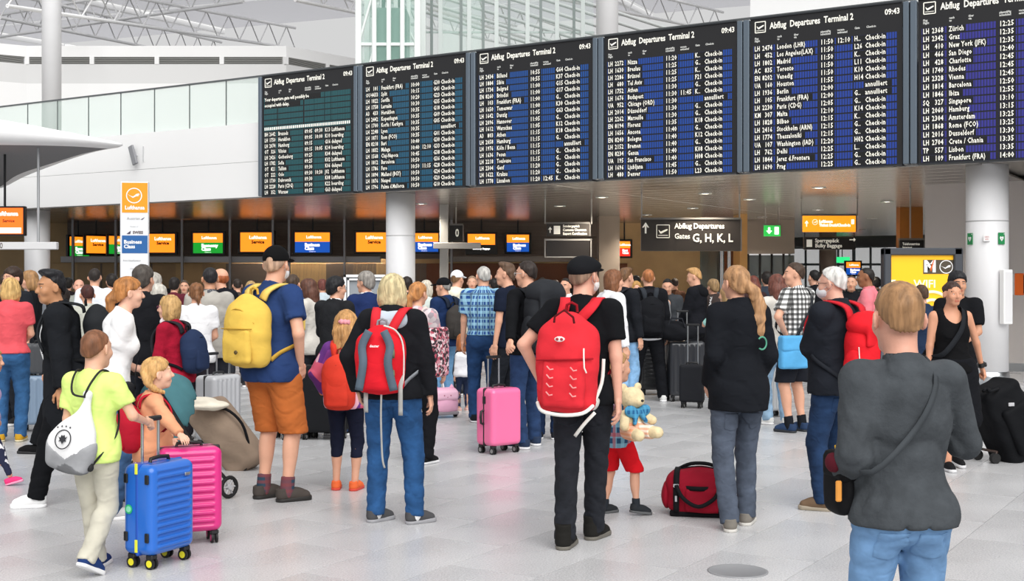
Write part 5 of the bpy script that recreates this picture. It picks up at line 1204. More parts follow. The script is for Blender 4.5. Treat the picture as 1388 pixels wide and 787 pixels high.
def suitcase(label, loc, yaw, w, hgt, d, color, wheel='#151516', hub='#888888', trim='#18181a', handle=.0, ribs=None, tilt=0.0, cat='suitcase', zipc=None, soft=False, group=None, hx=.009, wr=.032, side_handle=False):
    """four-wheeled case standing on its wheels; wide face to -Y, zip round the middle"""
    t = thing('suitcase', label, cat, loc, math.radians(yaw), group, math.radians(tilt))
    z0 = wr * 2 + .012; sm = cloth(color, .006, .08, .7) if soft else mat(color, .28, 0, 0, 1, 0, 1, None, .5, 0, 1, .25)
    c = (0, 0, z0 + hgt / 2); rd = .045 if not soft else .035
    def rb(x, y, z):
        if ribs is None: return 0 * x + 0 * y + 0 * z
        cc = z if ribs[0] == 'h' else x; n = ribs[1]; s = np.sin(cc * 2 * np.pi * n) 
        inn = np.clip((w * .38 - np.abs(x)) / .012, 0, 1) * np.clip((hgt * .44 - np.abs(z - c[2])) / .012, 0, 1) * np.clip((np.abs(y) - d * .3) / .02, 0, 1)
        return -.0065 * np.clip(s * 2.2, -1, 1) * inn
    sdf_obj('shell', [Bx(c, (w / 2, d / 2, hgt / 2), rd)], hx, sm, t, None, rb)
    sdf_obj('zip_band', [Bx(c, (w / 2 + .0035, .013, hgt / 2 + .0035), .0125), Sub(Bx(c, (w / 2 - .03, .05, hgt / 2 - .03), .01))], min(hx, .008), plastic(zipc or trim, .6), t)
    for sx in (1, -1):
        for sy in (1, -1):
            x, y = sx * (w / 2 - .045), sy * (d / 2 - .045); m = MB()
            m.box((x, y, wr * 2 + .004), (.024, .024, .014), 0, None, .006); m.box((x, y + .0, wr * 1.35), (.006, .012, wr * .8), 0)
            fk = m.build('wheel_fork', plastic(trim, .5), t)
            for q in (1, -1):
                m = MB(); m.cyl((x + q * .008, y, wr), (x + q * .02, y, wr), wr, None, 16, 0); m.cyl((x + q * .0195, y, wr), (x + q * .0215, y, wr), wr * .62, None, 12, 1)
                m.build('wheel', [plastic(wheel, .6), plastic(hub, .5)], fk)
    m = MB(); hz = z0 + hgt; m.tube([(-.075, 0, hz - .003), (-.07, 0, hz + .02), (0, 0, hz + .026), (.07, 0, hz + .02), (.075, 0, hz - .003)], .011, 8); m.build('carry_handle', plastic(trim, .5), t)
    if side_handle:
        m = MB(); m.tube([(-w / 2 + .002, 0, z0 + hgt * .62), (-w / 2 - .03, 0, z0 + hgt * .6), (-w / 2 - .035, 0, z0 + hgt * .5), (-w / 2 - .03, 0, z0 + hgt * .4), (-w / 2 + .002, 0, z0 + hgt * .38)], .012, 8); m.build('side_handle', plastic(trim, .5), t)
        m = MB(); m.box((-w / 2 - .004, -.012, z0 + hgt * .8), (.006, .018, .035), 0, None, .003); m.build('latch', plastic(trim, .4), t)
    if handle > 0:
        m = MB()
        for sx in (1, -1): m.cyl((sx * .065, d * .3, hz - .02), (sx * .065, d * .3, hz + handle), .0085, None, 10)
        p = m.build('pull_rods', STEEL, t); m = MB(); m.box((0, d * .3, hz + handle), (.085, .016, .014), 0, None, .008); m.build('grip', plastic(trim, .5), p)
    return t
# ------------------------------------------------------------------ people of the front rows
def W(px, py, Y): return (gx(px, Y), Y, gz(py, Y))
BLK, JEAN, DJEAN = '#17181b', '#2f568c', '#24344f'
# 1 man closest to the camera
D1 = person('man closest to the camera with cropped sandy hair, charcoal sweatshirt and faded blue jeans', 1222, 4.2, 383, 4, 'fg', girth=1.02, kh=1.0, skin='#d8a08a', hair=('short', '#9a7450'),
            shirt=('sweater', '#45494d', .885), pants=('jeans', '#6f94bd'), R=((.15, .17, 1.37), (.55, -.35, -.9)), L=((-.2, .12, .99), (-.15, -1, 0)), feet={1: (.11, .02, -8, 0), -1: (-.1, .1, 6, 0)}, collar=knit('#45494d'), detail=.0105)
def shoulder_bag(D, label, c, size, color, sh_from, name='shoulder_bag', cat='bag', strapc=None, front=True, rz=0.0, wd=.035, extra=None):
    """bag on a long strap that crosses the wearer's torso; c = bag centre in the wearer's frame"""
    sb = D['sb']; cc = A(*c) * sb; w, d, hh = size; base = to_world(D, cc - A(0, 0, hh / 2)); T0 = cc - A(0, 0, hh / 2)
    t = thing(name, label, cat, base, math.radians(D['yaw'])); R_ = rotm(0, 0, rz); m = cloth(color, .006, .1, .7) if isinstance(color, str) else color
    sdf_obj('bag_body', [('b', A(0, 0, hh / 2), A(w / 2, d / 2, hh / 2), min(d * .45, .03), R_, .02), ('e', A(0, 0, hh * .45), A(w * .48, d * .62, hh * .45), R_, .02)], .009 if D['Y'] < 10 else .013, m, t)
    sdf_obj('flap', [('b', A(0, -d * .1, hh * .78), A(w / 2 + .004, d / 2 + .008, hh * .24), .025, R_, .02)], .009 if D['Y'] < 10 else .013, m, t)
    y = .112 * D['g'] + D['inf'] + .022; s = 1 if sh_from > 0 else -1; U = D['U']
    bk = [(c[0], c[1] - .03, c[2] + hh * .4 / sb), (c[0] * .75, -y - .0, 1.1), (0, -y - .004, 1.27), (s * .085, -.1 * D['g'] - D['inf'], 1.42), (s * .1, -.02, 1.485 + D['inf'])]
    fr_ = [(s * .1, .04, 1.475 + D['inf']), (s * .06, y - .02, 1.38), (0, y + .01, 1.26), (c[0] * .7, y, 1.08), (c[0], c[1] + .05, c[2] + hh * .4 / sb)]
    P = [Vector(U(p) - T0) for p in (bk + fr_)]; mb = MB(); mb.ribbon(catmull(P, 4), wd, .005, (.7, 0, -.7 * s)); mb.build('strap', cloth(strapc or '#26282b', .003), t)
    return t, R_, m
t, R_, m_ = shoulder_bag(D1, 'black shoulder bag at the hip of the man in the charcoal sweatshirt', (-.23, .05, 1.03), (.06, .14, .21), '#141416', 1, strapc='#43474b', rz=8, wd=.02)
mb = MB(); mb.ribbon([(-.02, -.085, .17), (-.03, -.1, .21), (-.02, -.05, .235), (.0, .0, .23)], .022, .004, (1, 0, 0)); mb.build('yellow_trim', cloth('#e8b52c', .002), t)
sdf_obj('pouch', [El((-.035, -.05, .18), (.026, .045, .034), .02)], .009, cloth('#5c1f2a', .004), t); mb = MB(); mb.box((-.03, -.088, .09), (.01, .006, .035), 0, None, .004); mb.build('orange_tab', cloth('#e39a4a', .002), t)

# 2 boy with the blue case
hx_, hy_ = gx(205, 6.95), 7.0
D2 = person('boy with buzzed brown hair in a lime green polo shirt and beige trousers', 127, 6.8, 445, -12, 'boy', kid=.9, skin='#e0ae93', hair=('buzz', '#7b5138'), shirt=('polo', '#d6ee86', .84), pants=('trousers', '#c3bfb0'), shoes=('#22386a', '#e8e8e8', '#ffffff'),
            R=('W', W(200, 572, 6.95), (.3, -.9, -.2)), Rh='grip', L='hang', collar='#d6ee86', feet={1: (.05, -.2, -14, 28), -1: (-.06, .16, 4, 0)}, head=(-8, 0))
def gym_bag(D):
    sb, U = D['sb'], D['U']; T0 = U((.0, -.235, .785)); t = thing('drawstring_bag', 'white and grey drawstring gym bag with a round crest on the lime shirted boy', 'bag', to_world(D, T0), math.radians(D['yaw']))
    base = [('e', A(-.03, .0, .135), A(.14, .068, .135), rotm(0, 14, 0), .05), ('b', A(-.035, .0, .1), A(.12, .05, .09), .04, rotm(0, 14, 0), .03), ('c', A(.0, .03, .22), A(.03, .055, .385), .075, .016, .07, False), ('c', A(.03, .055, .375), A(.032, .05, .41), .014, .022, .01, False)]
    fo = lambda x, y, z: .004 * np.sin(38 * x + 6 * z) * np.clip((z - .16) * 6, 0, 1.6) + .002 * np.sin(40 * z + 20 * x)
    sdf_obj('sack', base, .009, cloth('#e9e9ea', .008, .05, .7), t, None, fo)
    inf = [('e', A(-.03, .0, .135), A(.1435, .0715, .1385), rotm(0, 14, 0), .05), ('b', A(-.035, .0, .1), A(.1235, .0535, .0935), .04, rotm(0, 14, 0), .03)]
    for nm, n, pt in (('grey_panel', (.75, 0, 1), (-.03, 0, .08)), ('grey_panel', (-.6, 0, 1), (-.03, 0, .08))): sdf_obj(nm, inf + [Cut(pt, n)], .009, cloth('#9a9b9e', .006, .25, .8), t)
    mb = MB(); Tm = Matrix.Translation((-.035, -.074, .185)) @ Matrix.Rotation(math.radians(-14), 4, 'X')
    mb.tube([(.045 * math.cos(a), 0, .05 * math.sin(a)) for a in np.linspace(0, 2 * math.pi, 25)], .003, 5, 0, False, Tm)
    mb.add([(x * .03, -.003, z * .034) for x, z in ((-.9, .5), (-.5, .25), (-.25, .75), (0, .5), (.25, .75), (.5, .25), (.9, .5), (.55, -.1), (.8, -.35), (.3, -.3), (0, -.8), (-.3, -.3), (-.8, -.35), (-.55, -.1))], [list(range(14))], 0, False, Tm); mb.build('crest', plastic('#23242a', .6), t)
    for k, x in enumerate((-.036, -.012, .012, .036)):
        mb = MB(); pts = [(x + .0085 * math.cos(a) * (1 if i % 2 == 0 else .42), -.004, .072 + .0085 * math.sin(a) * (1 if i % 2 == 0 else .42) - abs(x) * .25) for i, a in enumerate(np.linspace(math.pi / 2, math.pi * 2.5, 11)[:-1])]
        mb.add(pts, [list(range(10))], 0, False, Tm); mb.build('star', plastic('#23242a', .6), t)
    for s in (1, -1):
        P = [A(.032, .03, .4), U((s * .05, -.2, 1.36)) - T0, U((s * .08, -.16, 1.45)) - T0, U((s * .1, -.05, 1.525)) - T0, U((s * .11, .08, 1.46)) - T0, U((s * .15, .1, 1.2)) - T0, U((s * .19, .0, 1.05)) - T0, U((s * .17, -.12, .95)) - T0, A(-.035 + s * .11, .02, .03)]
        mb = MB(); mb.tube(catmull([Vector(p) for p in P], 5), .006, 6); mb.build('cord', plastic('#121214', .7), t)
    mb = MB(); mb.ball((.08, .0, .03), (.02, .02, .025), 10); mb.build('corner_patch', plastic('#141416', .7), t)
gym_bag(D2)
blue_case = suitcase('bright blue ribbed hard suitcase with yellow zip pulls, held by the boy in lime', (gx(216, 7.02), 7.02, 0), 64, .36, .5, .22, '#1f66c4', hub='#e6dc2a', handle=.235, ribs=('h', 26), hx=.0065, zipc='#1a4fb0')
for z, hh in ((.555, .03), (.13, .035)): mb = MB(); mb.box((-.185, .0, z), (.004, .009, hh), 0, None, .002); mb.build('yellow_pull', plastic('#e0e23a', .5), blue_case)
for z in (.5, .18):
    for y in (-.075, .075): mb = MB(); mb.box((-.184, y, z), (.006, .014, .026), 0, None, .004); mb.build('corner_guard', plastic('#101215', .5), blue_case)
mb = MB(); mb.cyl((-.183, .055, .33), (-.1845, .055, .33), .026, None, 20, 0); mb.cyl((-.1843, .055, .33), (-.186, .055, .33), .017, None, 16, 1); mb.build('round_sticker', [plastic('#2fb877', .5), plastic('#8be0b8', .5)], blue_case)
mb = MB(); mb.box((.1, -.117, .5), (.022, .003, .008), 0, None, .002); mb.build('badge', STEEL, blue_case)

# 3 girl with braids and the pink case
D3 = person('small girl with blonde braids in a peach quilted jacket beside the pink suitcase', 208, 7.75, 483, -62, 'girl', kid=.86, sex='f', skin='#e6b79d', hair=('braid', '#c79b62'), tail=[((.03, -.1, .02), .028), ((.055, -.09, -.05), .024), ((.07, -.05, -.1), .021), ((.075, .01, -.135), .012)],
            shirt=('jacket', '#e3a27c', .8), pants=('leggings', '#25262c'), shoes=('#d65a6a', '#4a3a38', '#f0c0c8'), R=('W', W(258, 608, 7.4), (0, -.4, -.9)), L=((-.1, .2, 1.0), (-.6, -.5, 0)), head=(0, 8), feet={1: (.07, .05, -8, 0), -1: (-.09, -.18, 6, 16)})
sdf_obj('skirt', [('c', A(0, 0, .8) * D3['sb'], A(0, 0, .66) * D3['sb'], .2 * D3['sb'], .25 * D3['sb'], .02, True)], .012, blotch('floral', ['#e9e2dc', '#c24b55', '#f0e8e2', '#7d2f3a'], 40), D3['root'])
backpack(D3, 'small crimson backpack on the girl in the peach jacket', '#b81f33', '#7d1522', .34, .5, .2, 1.16)
suitcase('magenta ribbed hard suitcase between the blue case and the stroller', (gx(256, 7.58), 7.58, 0), 24, .37, .51, .22, '#d92a80', hub='#d92a80', ribs=('h', 22), hx=.0075, trim='#1b1b1d')

# 4 young man in the long black jacket
D4 = person('young man with a dark quiff and long open black jacket striding past', 92, 8.9, 366, 106, 'young', lean=9, skin='#b98560', hair=('quiff', '#15151a'), shirt=('coat', '#1c1e22', .56), pants=('trousers', '#131417'), shoes=('#e9e9e9', '#f2f2f2'), inner='#e9e9ea', R='hang2', L='hang', head=(22, 0),
            feet={1: (.09, -.42, 0, 38), -1: (-.08, .22, 0, 0)}, brow='#17120f', collar='#1c1e22')
backpack(D4, 'charcoal rucksack on the back of the young man in the long black jacket', '#26282b', '#17181a', .32, .5, .2, 1.22, '#26282b', off=(0, 0), gap=.03)
# 5 woman with the ponytail pushing the stroller
D5 = person('woman with a ginger ponytail and white t-shirt pushing the stroller', 150, 8.4, 373, -68, 'pony', sex='f', girth=.9, lean=10, skin='#e2b199', hair=('ponytail', '#a9713f'), tail=[((0, -.105, .0), .03), ((-.01, -.135, -.04), .036), ((-.01, -.14, -.1), .03), ((-.01, -.125, -.16), .012)], shirt=('tshirt', '#f1f1f2'), pants=('jeans', '#41618a'), R=('W', (-2.54, 8.5, .99), (.3, -1, -.2)), L=('W', (-2.62, 8.62, .99), (-.4, -.5, -.8)), head=(6, 2), Rh='grip', Lh='grip', shoes=('#c9c9cc', '#ffffff'))
shoulder_bag(D5, 'black cross-body bag on the woman in the white t-shirt with the ginger ponytail', (.2, .1, .9), (.2, .08, .16), '#1b1c1f', -1, strapc='#1b1c1f')
# 6 woman at the picture's edge
D6 = person('woman with blonde wavy hair, coral t-shirt and blue jeans seen from behind', 14, 12.4, 377, 10, 'coral', sex='f', girth=1.1, hair=('bob', '#c9a468'), shirt=('tshirt', '#d9575f', .95), pants=('jeans', '#335c88'), shoes=('#c99a2e', '#d8cfae'), R='front', L='front')
# 7 girl half out of the picture
D7 = person('girl in a lilac top, star patterned leggings and hot pink trainers', -16, 9.75, 470, -88, 'lilac', kid=.86, sex='f', hair=('ponytail', '#b08a5a'), shirt=('longtee', '#bfa6c9'), pants=('leggings', blotch('stars', ['#1b2140', '#1b2140', '#1b2140', '#e8e8ee', '#1b2140'], 34)), shoes=('#ea3f7d', '#f4a0c0', '#ffffff'), feet={1: (.07, .34, 0, -14), -1: (-.07, -.1, 0, 0)})
# 8 woman in the red cardigan
D8 = person('woman with a blonde bob, glasses, white scarf and crimson cardigan', 238, 10.8, 400, 72, 'cardigan', sex='f', girth=1.1, lean=5, skin='#e0ad96', hair=('bob', '#b8935f'), shirt=('sweater', '#9d1730'), pants=('trousers', '#2a2c33'), glasses='#7a3050', R='front', L='front', head=(14, 4), shoes=('#2a2a2c', '#444444'))
sdf_obj('scarf', [('c', D8['U']((0, .02, 1.44)), D8['U']((0, .03, 1.5)), .1 * D8['sb'], .09 * D8['sb'], .03, False), ('c', D8['U']((.03, .13, 1.42)), D8['U']((.02, .16, 1.22)), .045, .03, .03, False)], .013, blotch('scarfp', ['#eee4e4', '#f4eeee', '#e4d0d4'], 30), D8['root'], None, lambda x, y, z: .006 * np.sin(60 * z + 30 * x) * np.sin(40 * x + 20 * y))
backpack(D8, 'navy backpack on the woman in the crimson cardigan', '#263350', '#15161a', .3, .46, .19, 1.18, '#2b2b30')
# 9 man with the yellow backpack
D9 = person('man in a black baseball cap, navy t-shirt and rust orange shorts', 370, 9.05, 335, -32, 'yellow', girth=1.16, skin='#dca78c', hair=('buzz', '#b3937c'), cap=('cap', '#141415'), shirt=('tshirt', '#2a3f6c', .835), pants=('shorts', '#bd6a36', .47), R='pocket', L='hang', socks=plaid('sock', '#274052', '#7c3b3e', None, 2, 22), shoes=('#4a4440', '#23211f', '#7a4632'), head=(16, 0), mask='#e8e8ea', feet={1: (.11, .02, -30, 0), -1: (-.12, .03, -14, 0)})
tb, q, mm, tm = backpack(D9, 'plain mustard yellow backpack on the man in orange shorts', '#e2bd57', '#c9a244', .34, .5, .2, 1.19, '#e6c569', style='day')
mb = MB(); mb.tube([Vector(q((x * .14, -.1 - .035 * (1 - x * x), .015))) for x in np.linspace(-1, 1, 7)], .004, 5); mb.build('zip', cloth('#b48f37', .002), tb)
sdf_obj('badge', [('e', q((.05, -.158, -.14)), A(.018, .006, .018), D9['Rl'], .002)], .006, plastic('#5a4a24', .5), tb)
# 10 girl with the scrunchie
D10 = person('girl with light brown hair, a pink scrunchie and a purple and orange patterned jacket', 468, 9.5, 421, -8, 'scrunchie', kid=.9, sex='f', hair=('long', '#b88a57'), shirt=('jacket', blotch('pjacket', ['#8a3f98', '#e2617e', '#e58a4c', '#6a2f86', '#f0b8c8'], 9)), pants=('capri', '#1d2133', .33), shoes=('#ef7140', '#d84a3a', '#9fe0c8'), R='hang', L=((-.24, .1, .98), (-.7, -.5, 0)), head=(8, 0))
sdf_obj('scrunchie', xform([Cn((-.03, -.115, .035), (.03, -.115, .03), .022, .022, .01)], rotm(0, 0, 8), D10['hc'], D10['kh']), .008, cloth('#eba0aa', .006), D10['root'], None, lambda x, y, z: .004 * np.sin(220 * x))
backpack(D10, 'orange red child backpack on the girl with the scrunchie', '#d8402f', '#8d2a25', .32, .56, .18, 1.12)
# 11 woman with the red and grey backpack
D11 = person('woman with a cropped blonde grey bob, black jacket, pale blue hood and blue jeans', 532, 8.2, 372, -6, 'greybob', sex='f', girth=1.18, hair=('bob', '#c9b98f'), shirt=('jacket', '#1b1c20', .885), pants=('jeans', '#28507f'), hood='#bcc7d2', L=((-.25, .02, .94), (-.8, -.5, 0)), R=((.26, .04, .9), (.8, -.5, 0)), head=(-14, 4), shoes=('#4c4c4e', '#9c9ca0', '#b9b9bb'), socks='#e8e8e8', feet={1: (.16, .0, -52, 0), -1: (-.13, .04, -40, 0)})
tb, q, mm, tm = backpack(D11, 'red hiking backpack with grey side stripes on the woman in the black jacket', '#d5202c', '#8d9298', .33, .47, .2, 1.17, '#d5303a', off=(-.03, 0), zip_arc=False)
gs = cloth('#596673', .006, .08, .7)
for s in (-1, 1):
    P = [q((s * .05, -.155 + .03, .2)), q((s * .095, -.135, .1)), q((s * .085, -.155, -.02)), q((s * .12, -.13, -.2))]; mb = MB(); mb.ribbon(catmull([Vector(p) for p in P], 5), .05, .016, (1, 0, .1)); mb.build('grey_stripe', gs, tb)
P = [q((.04, -.08, .235)), q((.12, -.06, .2)), q((.165, -.04, .1)), q((.168, -.03, -.1)), q((.15, -.03, -.2))]; mb = MB(); mb.tube(catmull([Vector(p) for p in P], 5), .006, 6); mb.build('pale_piping', cloth('#d8d6d0', .002), tb)
for s, z in ((.11, .05), (.11, -.09)): mb = MB(); mb.ribbon([Vector(q((s, -.14, z + .025))), Vector(q((s + .005, -.15, z))), Vector(q((s, -.14, z - .03)))], .03, .008, (1, 0, 0)); mb.build('tag_loop', cloth('#6b6e58', .002), tb)
text('deuter', .022, tuple(Vector(q((-.005, -.172, .1)))), plastic('#f0e0e0', .6), tb, 'print', 'CENTER', 1, .0008)
for x, z0, z1_ in ((-.1, -.2, -.36), (.14, -.02, -.38)):
    P = [q((x, .0, z0)), q((x + .01, -.05, (z0 + z1_) / 2)), q((x + .005, -.02, z1_))]; mb = MB(); mb.ribbon(catmull([Vector(p) for p in P], 4), .028, .005, (1, 0, 0)); mb.build('hanging_strap', cloth('#a9a9a6', .002), tb)
mb = MB(); mb.ribbon(catmull([Vector(q(p)) for p in ((.02, -.06, -.235), (.015, -.05, -.4), (.02, -.03, -.66), (.035, -.02, -.74))], 4), .012, .004, (1, 0, 0)); mb.build('hanging_strap', cloth('#a9a9a6', .002), tb)
# 12 man with the flat cap
D12 = person('man in a black flat cap, black t-shirt and black jeans leading the small boy', 790, 7.55, 347, -14, 'flatcap', girth=1.08, skin='#dba58e', hair=('buzz', '#8a6f5c'), cap=('flat', '#1b1c1f'), shirt=('tshirt', '#141518', .86), pants=('jeans', '#22242a'), R=('W', W(838, 545, 7.45), (.8, -.6, 0)), L=((-.27, .0, 1.0), (-.8, -.5, 0)), head=(-22, 4), mask='#e8e6e4', shoes=('#22211f', '#6b675f', '#33322f'), shoe_kind='boot', feet={1: (.04, .16, -20, 0), -1: (-.08, -.16, -6, 0)})
tb, q, mm, tm = backpack(D12, 'tall red backpack with white trim worn by the man in the flat cap', '#d8303a', '#8f1a24', .36, .6, .21, 1.13, '#d8303a', off=(-.045, 0), roll=2, zip_arc=False)
mb = MB(); mb.tube([Vector(q((-.06, -.14, .235))), Vector(q((-.055, -.15, .27))), Vector(q((0, -.15, .31))), Vector(q((.055, -.15, .27))), Vector(q((.06, -.14, .235)))], .007, 6); mb.build('lid_loop', cloth('#5a1c20', .002), tb)
mb = MB(); mb.tube([Vector(q((x * .17, -.09 - .055 * (1 - x * x), .02 + .012 * x))) for x in np.linspace(-1, 1, 9)], .006, 5); mb.build('seam', cloth('#a51f29', .002), tb)
sdf_obj('logo_patch', [('e', q((-.02, -.158, .14)), A(.034, .007, .018), D12['Rl'], .002)], .006, plastic('#ecd9d6', .5), tb); mb = MB(); [mb.ball(tuple(q((-.02 + s * .013, -.166, .14))), (.009, .003, .009), 8) for s in (-1, 1)]; mb.build('logo_mark', plastic('#a52530', .5), tb)
for s in (-1, 1):
    for k in range(4): mb = MB(); mb.ribbon([Vector(q((s * .07 - .02, -.163, -.02 - k * .05))), Vector(q((s * .07 + .0, -.168, -.04 - k * .05))), Vector(q((s * .07 + .02, -.163, -.035 - k * .05)))], .007, .006, (0, 0, 1)); mb.build('chevron', cloth('#ef9a98', .002), tb)
mb = MB(); mb.tube([Vector(q((.12, -.13, .09))), Vector(q((.125, -.15, .05))), Vector(q((.13, -.15, -.02))), Vector(q((.14, -.13, -.05)))], .005, 5); mb.build('bungee', cloth('#f2e8e0', .002), tb)
for s in (-1, 1): sdf_obj('hip_belt', [('e', q((s * .165, .07, -.25)), A(.018, .08, .04), D12['Rl'] @ rotm(0, s * 22, 0), .02)], .01, cloth('#dcd9d2', .006), tb)
for P in ([(.165, .0, -.24), (.2, .06, -.12), (.2, .1, .02)], [(.18, -.02, -.29), (.12, -.03, -.36), (.06, .0, -.44)]): mb = MB(); mb.ribbon(catmull([Vector(q(p)) for p in P], 4), .02, .005, (.6, 0, -.6)); mb.build('belt_strap', cloth('#e4e2dc', .002), tb)
mb = MB(); mb.tube(catmull([Vector(q(p)) for p in ((-.168, -.03, -.25), (-.12, -.11, -.29), (0, -.13, -.305), (.12, -.11, -.29), (.168, -.03, -.25))], 4), .011, 6); mb.build('white_base_trim', cloth('#e9e6e0', .002), tb)
# 13 small boy and the teddy
D13 = person('small boy in bright red shorts and plaid shirt by the man in the flat cap', 834, 8.5, 476, -48, 'smallboy', kid=.86, hair=('short', '#a57f55'), shirt=('shirt', plaid('boyplaid', '#1d4a6e', '#8fc3d8', '#b03038', 14, 14), .8), pants=('shorts', '#d01a24', .5), shoes=('#2c2f33', '#5a5c5e', '#70757a'), L=('W', W(838, 548, 8.0), (-.5, -.6, 0)), R=('W', W(848, 566, 8.24), (.6, -.6, 0)), feet={1: (.2, .14, -30, 10), -1: (-.14, -.04, -16, 0)}, head=(-10, 0), socks='#2e3238')
def teddy():
    X, Y, Z = W(856, 590, 8.15); t = thing('teddy_bear', 'cream teddy bear with a blue bow and orange striped trousers held by the small boy', 'teddy bear', (X, Y, Z), math.radians(35)); fur = mat('#e3cfa6', .95, 0, .006, 60, .12, 30); s = 1.0
    sdf_obj('bear_body', [El((0, 0, .09), (.075, .065, .09), .03), El((0, -.01, .245), (.082, .075, .075), .02), El((0, -.075, .23), (.036, .035, .028), .02), El((-.062, .01, .315), (.03, .016, .03), .01), El((.062, .01, .315), (.03, .016, .03), .01), Cn((-.065, -.01, .14), (-.12, -.07, .075), .034, .03, .02), Cn((.065, -.01, .14), (.115, -.075, .1), .034, .03, .02), Cn((-.05, -.02, .03), (-.075, -.16, .02), .045, .038, .02), Cn((.05, -.02, .03), (.085, -.16, .03), .045, .038, .02)], .0085, fur, t)
    sdf_obj('trousers', [El((0, -.002, .06), (.082, .074, .07), .02), Cn((-.05, -.02, .03), (-.068, -.11, .022), .051, .046, .02), Cn((.05, -.02, .03), (.073, -.11, .028), .051, .046, .02), Cut((0, 0, .1), (0, 0, 1)), Cut((0, -.125, 0), (0, -1, 0))], .0085, plaid('teddystripe', '#f2e3d2', '#e08a58', None, 0.01, 34), t)
    sdf_obj('bow', [El((-.055, -.06, .165), (.055, .02, .04), .02, rotm(0, 15, 0)), El((.055, -.06, .165), (.055, .02, .04), .02, rotm(0, -15, 0)), El((0, -.07, .165), (.02, .02, .02), .01), Cn((-.02, -.07, .15), (-.045, -.085, .09), .02, .014, .01), Cn((.02, -.07, .15), (.05, -.085, .1), .02, .014, .01)], .0085, plaid('teddybow', '#1f5f8f', '#4fa0c8', None, 20, 20), t)
    mb = MB()
    for s_ in (-1, 1): mb.ball((s_ * .03, -.068, .262), .008, 8)
    mb.ball((0, -.108, .236), (.013, .008, .009), 8); mb.build('eyes_and_nose', BLACK, t)
teddy()
# 14 woman with the long ponytail
D14 = person('woman with a long wavy auburn ponytail, black outdoor jacket and grey jeans', 1000, 8.05, 360, 14, 'auburn', sex='f', girth=.9, hair=('ponytail', '#a9805a'), tail=[((.015, -.1, -.0), .035), ((.06, -.135, -.06), .042), ((.085, -.15, -.15), .05), ((.07, -.16, -.24), .05), ((.09, -.15, -.33), .042), ((.085, -.14, -.42), .012)], shirt=('jacket', '#191b20', .79), pants=('jeans', '#4b5361'), R=((.165, .1, .96), (.3, -1, 0)), L=((-.165, .1, .96), (-.3, -1, 0)), head=(14, 2), collar='#191b20', shoes=('#7a756e', '#c9c6c0', '#3a3a3a'), feet={1: (.1, .08, -38, 0), -1: (-.1, -.1, -20, 0)}, Rh='flat')
mb = MB(); pc_ = D14['U']((.1, -.172, 1.24)); mb.tube([tuple(pc_ + A(.035 * math.cos(a), .02 * (1 + math.cos(a)) * .5, .04 * math.sin(a))) for a in np.linspace(-2.2, 2.4, 16)], .006, 5); mb.build('back_print', plastic('#4f9a80', .6), D14['root'])
# 15 plaid shirt man
plaidbw = plaid('bwcheck', '#f0f0ee', '#101012', None, 19, 19, .9, .78)
D15 = person('man in a black and white checked shirt and dark shorts looking aside, hand on hip', 1080, 13.2, 356, 42, 'check', girth=1.12, hair=('short', '#3f2f24'), shirt=('shirt', plaidbw, .87), pants=('shorts', '#23252c', .52), L=((-.19, .0, 1.02), (-1, -.1, .1)), R='hang2', head=(42, 3), socks='#1d1f24', shoes=('#2e405e', '#22262c'))
D16 = person('woman in light blue jeans and white trainers behind the man in the checked shirt', 1054, 13.9, 372, 20, 'lightjeans', sex='f', hair=('long', '#6a3f34'), shirt=('longtee', '#d8d4cc'), pants=('jeans', '#9dbdd8'), shoes=('#efefec', '#ffffff'), feet={1: (.08, -.05, -40, 0), -1: (-.1, .05, 30, 0)})
t, R_, m_ = shoulder_bag(D15, 'sky blue shoulder bag carried by the man in the checked shirt', (-.2, -.1, .84), (.34, .1, .34), '#5aa6d8', 1, strapc='#2c2f33', rz=-20, wd=.045)
# 17 older man with red rucksack
D17 = person('older man with white hair, black jacket and dark jeans carrying a red rucksack', 1133, 8.7, 362, 38, 'grandpa', girth=1.2, hair=('short', '#d3d1cd'), skin='#dca893', shirt=('jacket', '#22252c'), pants=('jeans', '#1f3453'), L='cross', R='hang2', head=(14, -2), mask='#dfe3e6', glasses='#222222', shoes=('#6b5745', '#9a8f7e', '#4a3c30'), feet={1: (.12, .02, -10, 0), -1: (-.12, .02, 32, 0)}, collar='#22252c', dx=.0)
tb, q, mm, tm = backpack(D17, 'bright red rucksack with a buckled flap on the white haired man', '#d8212b', '#24272d', .34, .5, .2, 1.15, '#c92a34', style='roll')
mb = MB(); mb.ribbon(catmull([Vector(q(p)) for p in ((0, -.12, .2), (0, -.14, .12), (0, -.13, -.02), (0, -.13, -.2))], 4), .04, .008, (1, 0, 0)); mb.build('buckle_strap', cloth('#5c6068', .002), tb); sdf_obj('white_liner', [('e', q((.06, -.1, .1)), A(.1, .03, .035), D17['Rl'] @ rotm(0, 28, 0), .01)], .01, cloth('#d9d9d6', .004), tb)
mb = MB(); mb.tube([Vector(q(p)) for p in ((-.19, -.07, .05), (-.19, -.08, -.1), (-.18, -.07, -.2))], .004, 5); mb.build('pale_piping', cloth('#f2e8e0', .002), tb)
mb = MB(); [mb.add([tuple(Vector(q((-.02 + x, -.142, .2 + z)))) for x, z in ((-.02, -.018), (.02, -.018), (0, .02))], [(0, 1, 2)])]; mb.build('logo_mark', plastic('#4a1418', .6), tb)
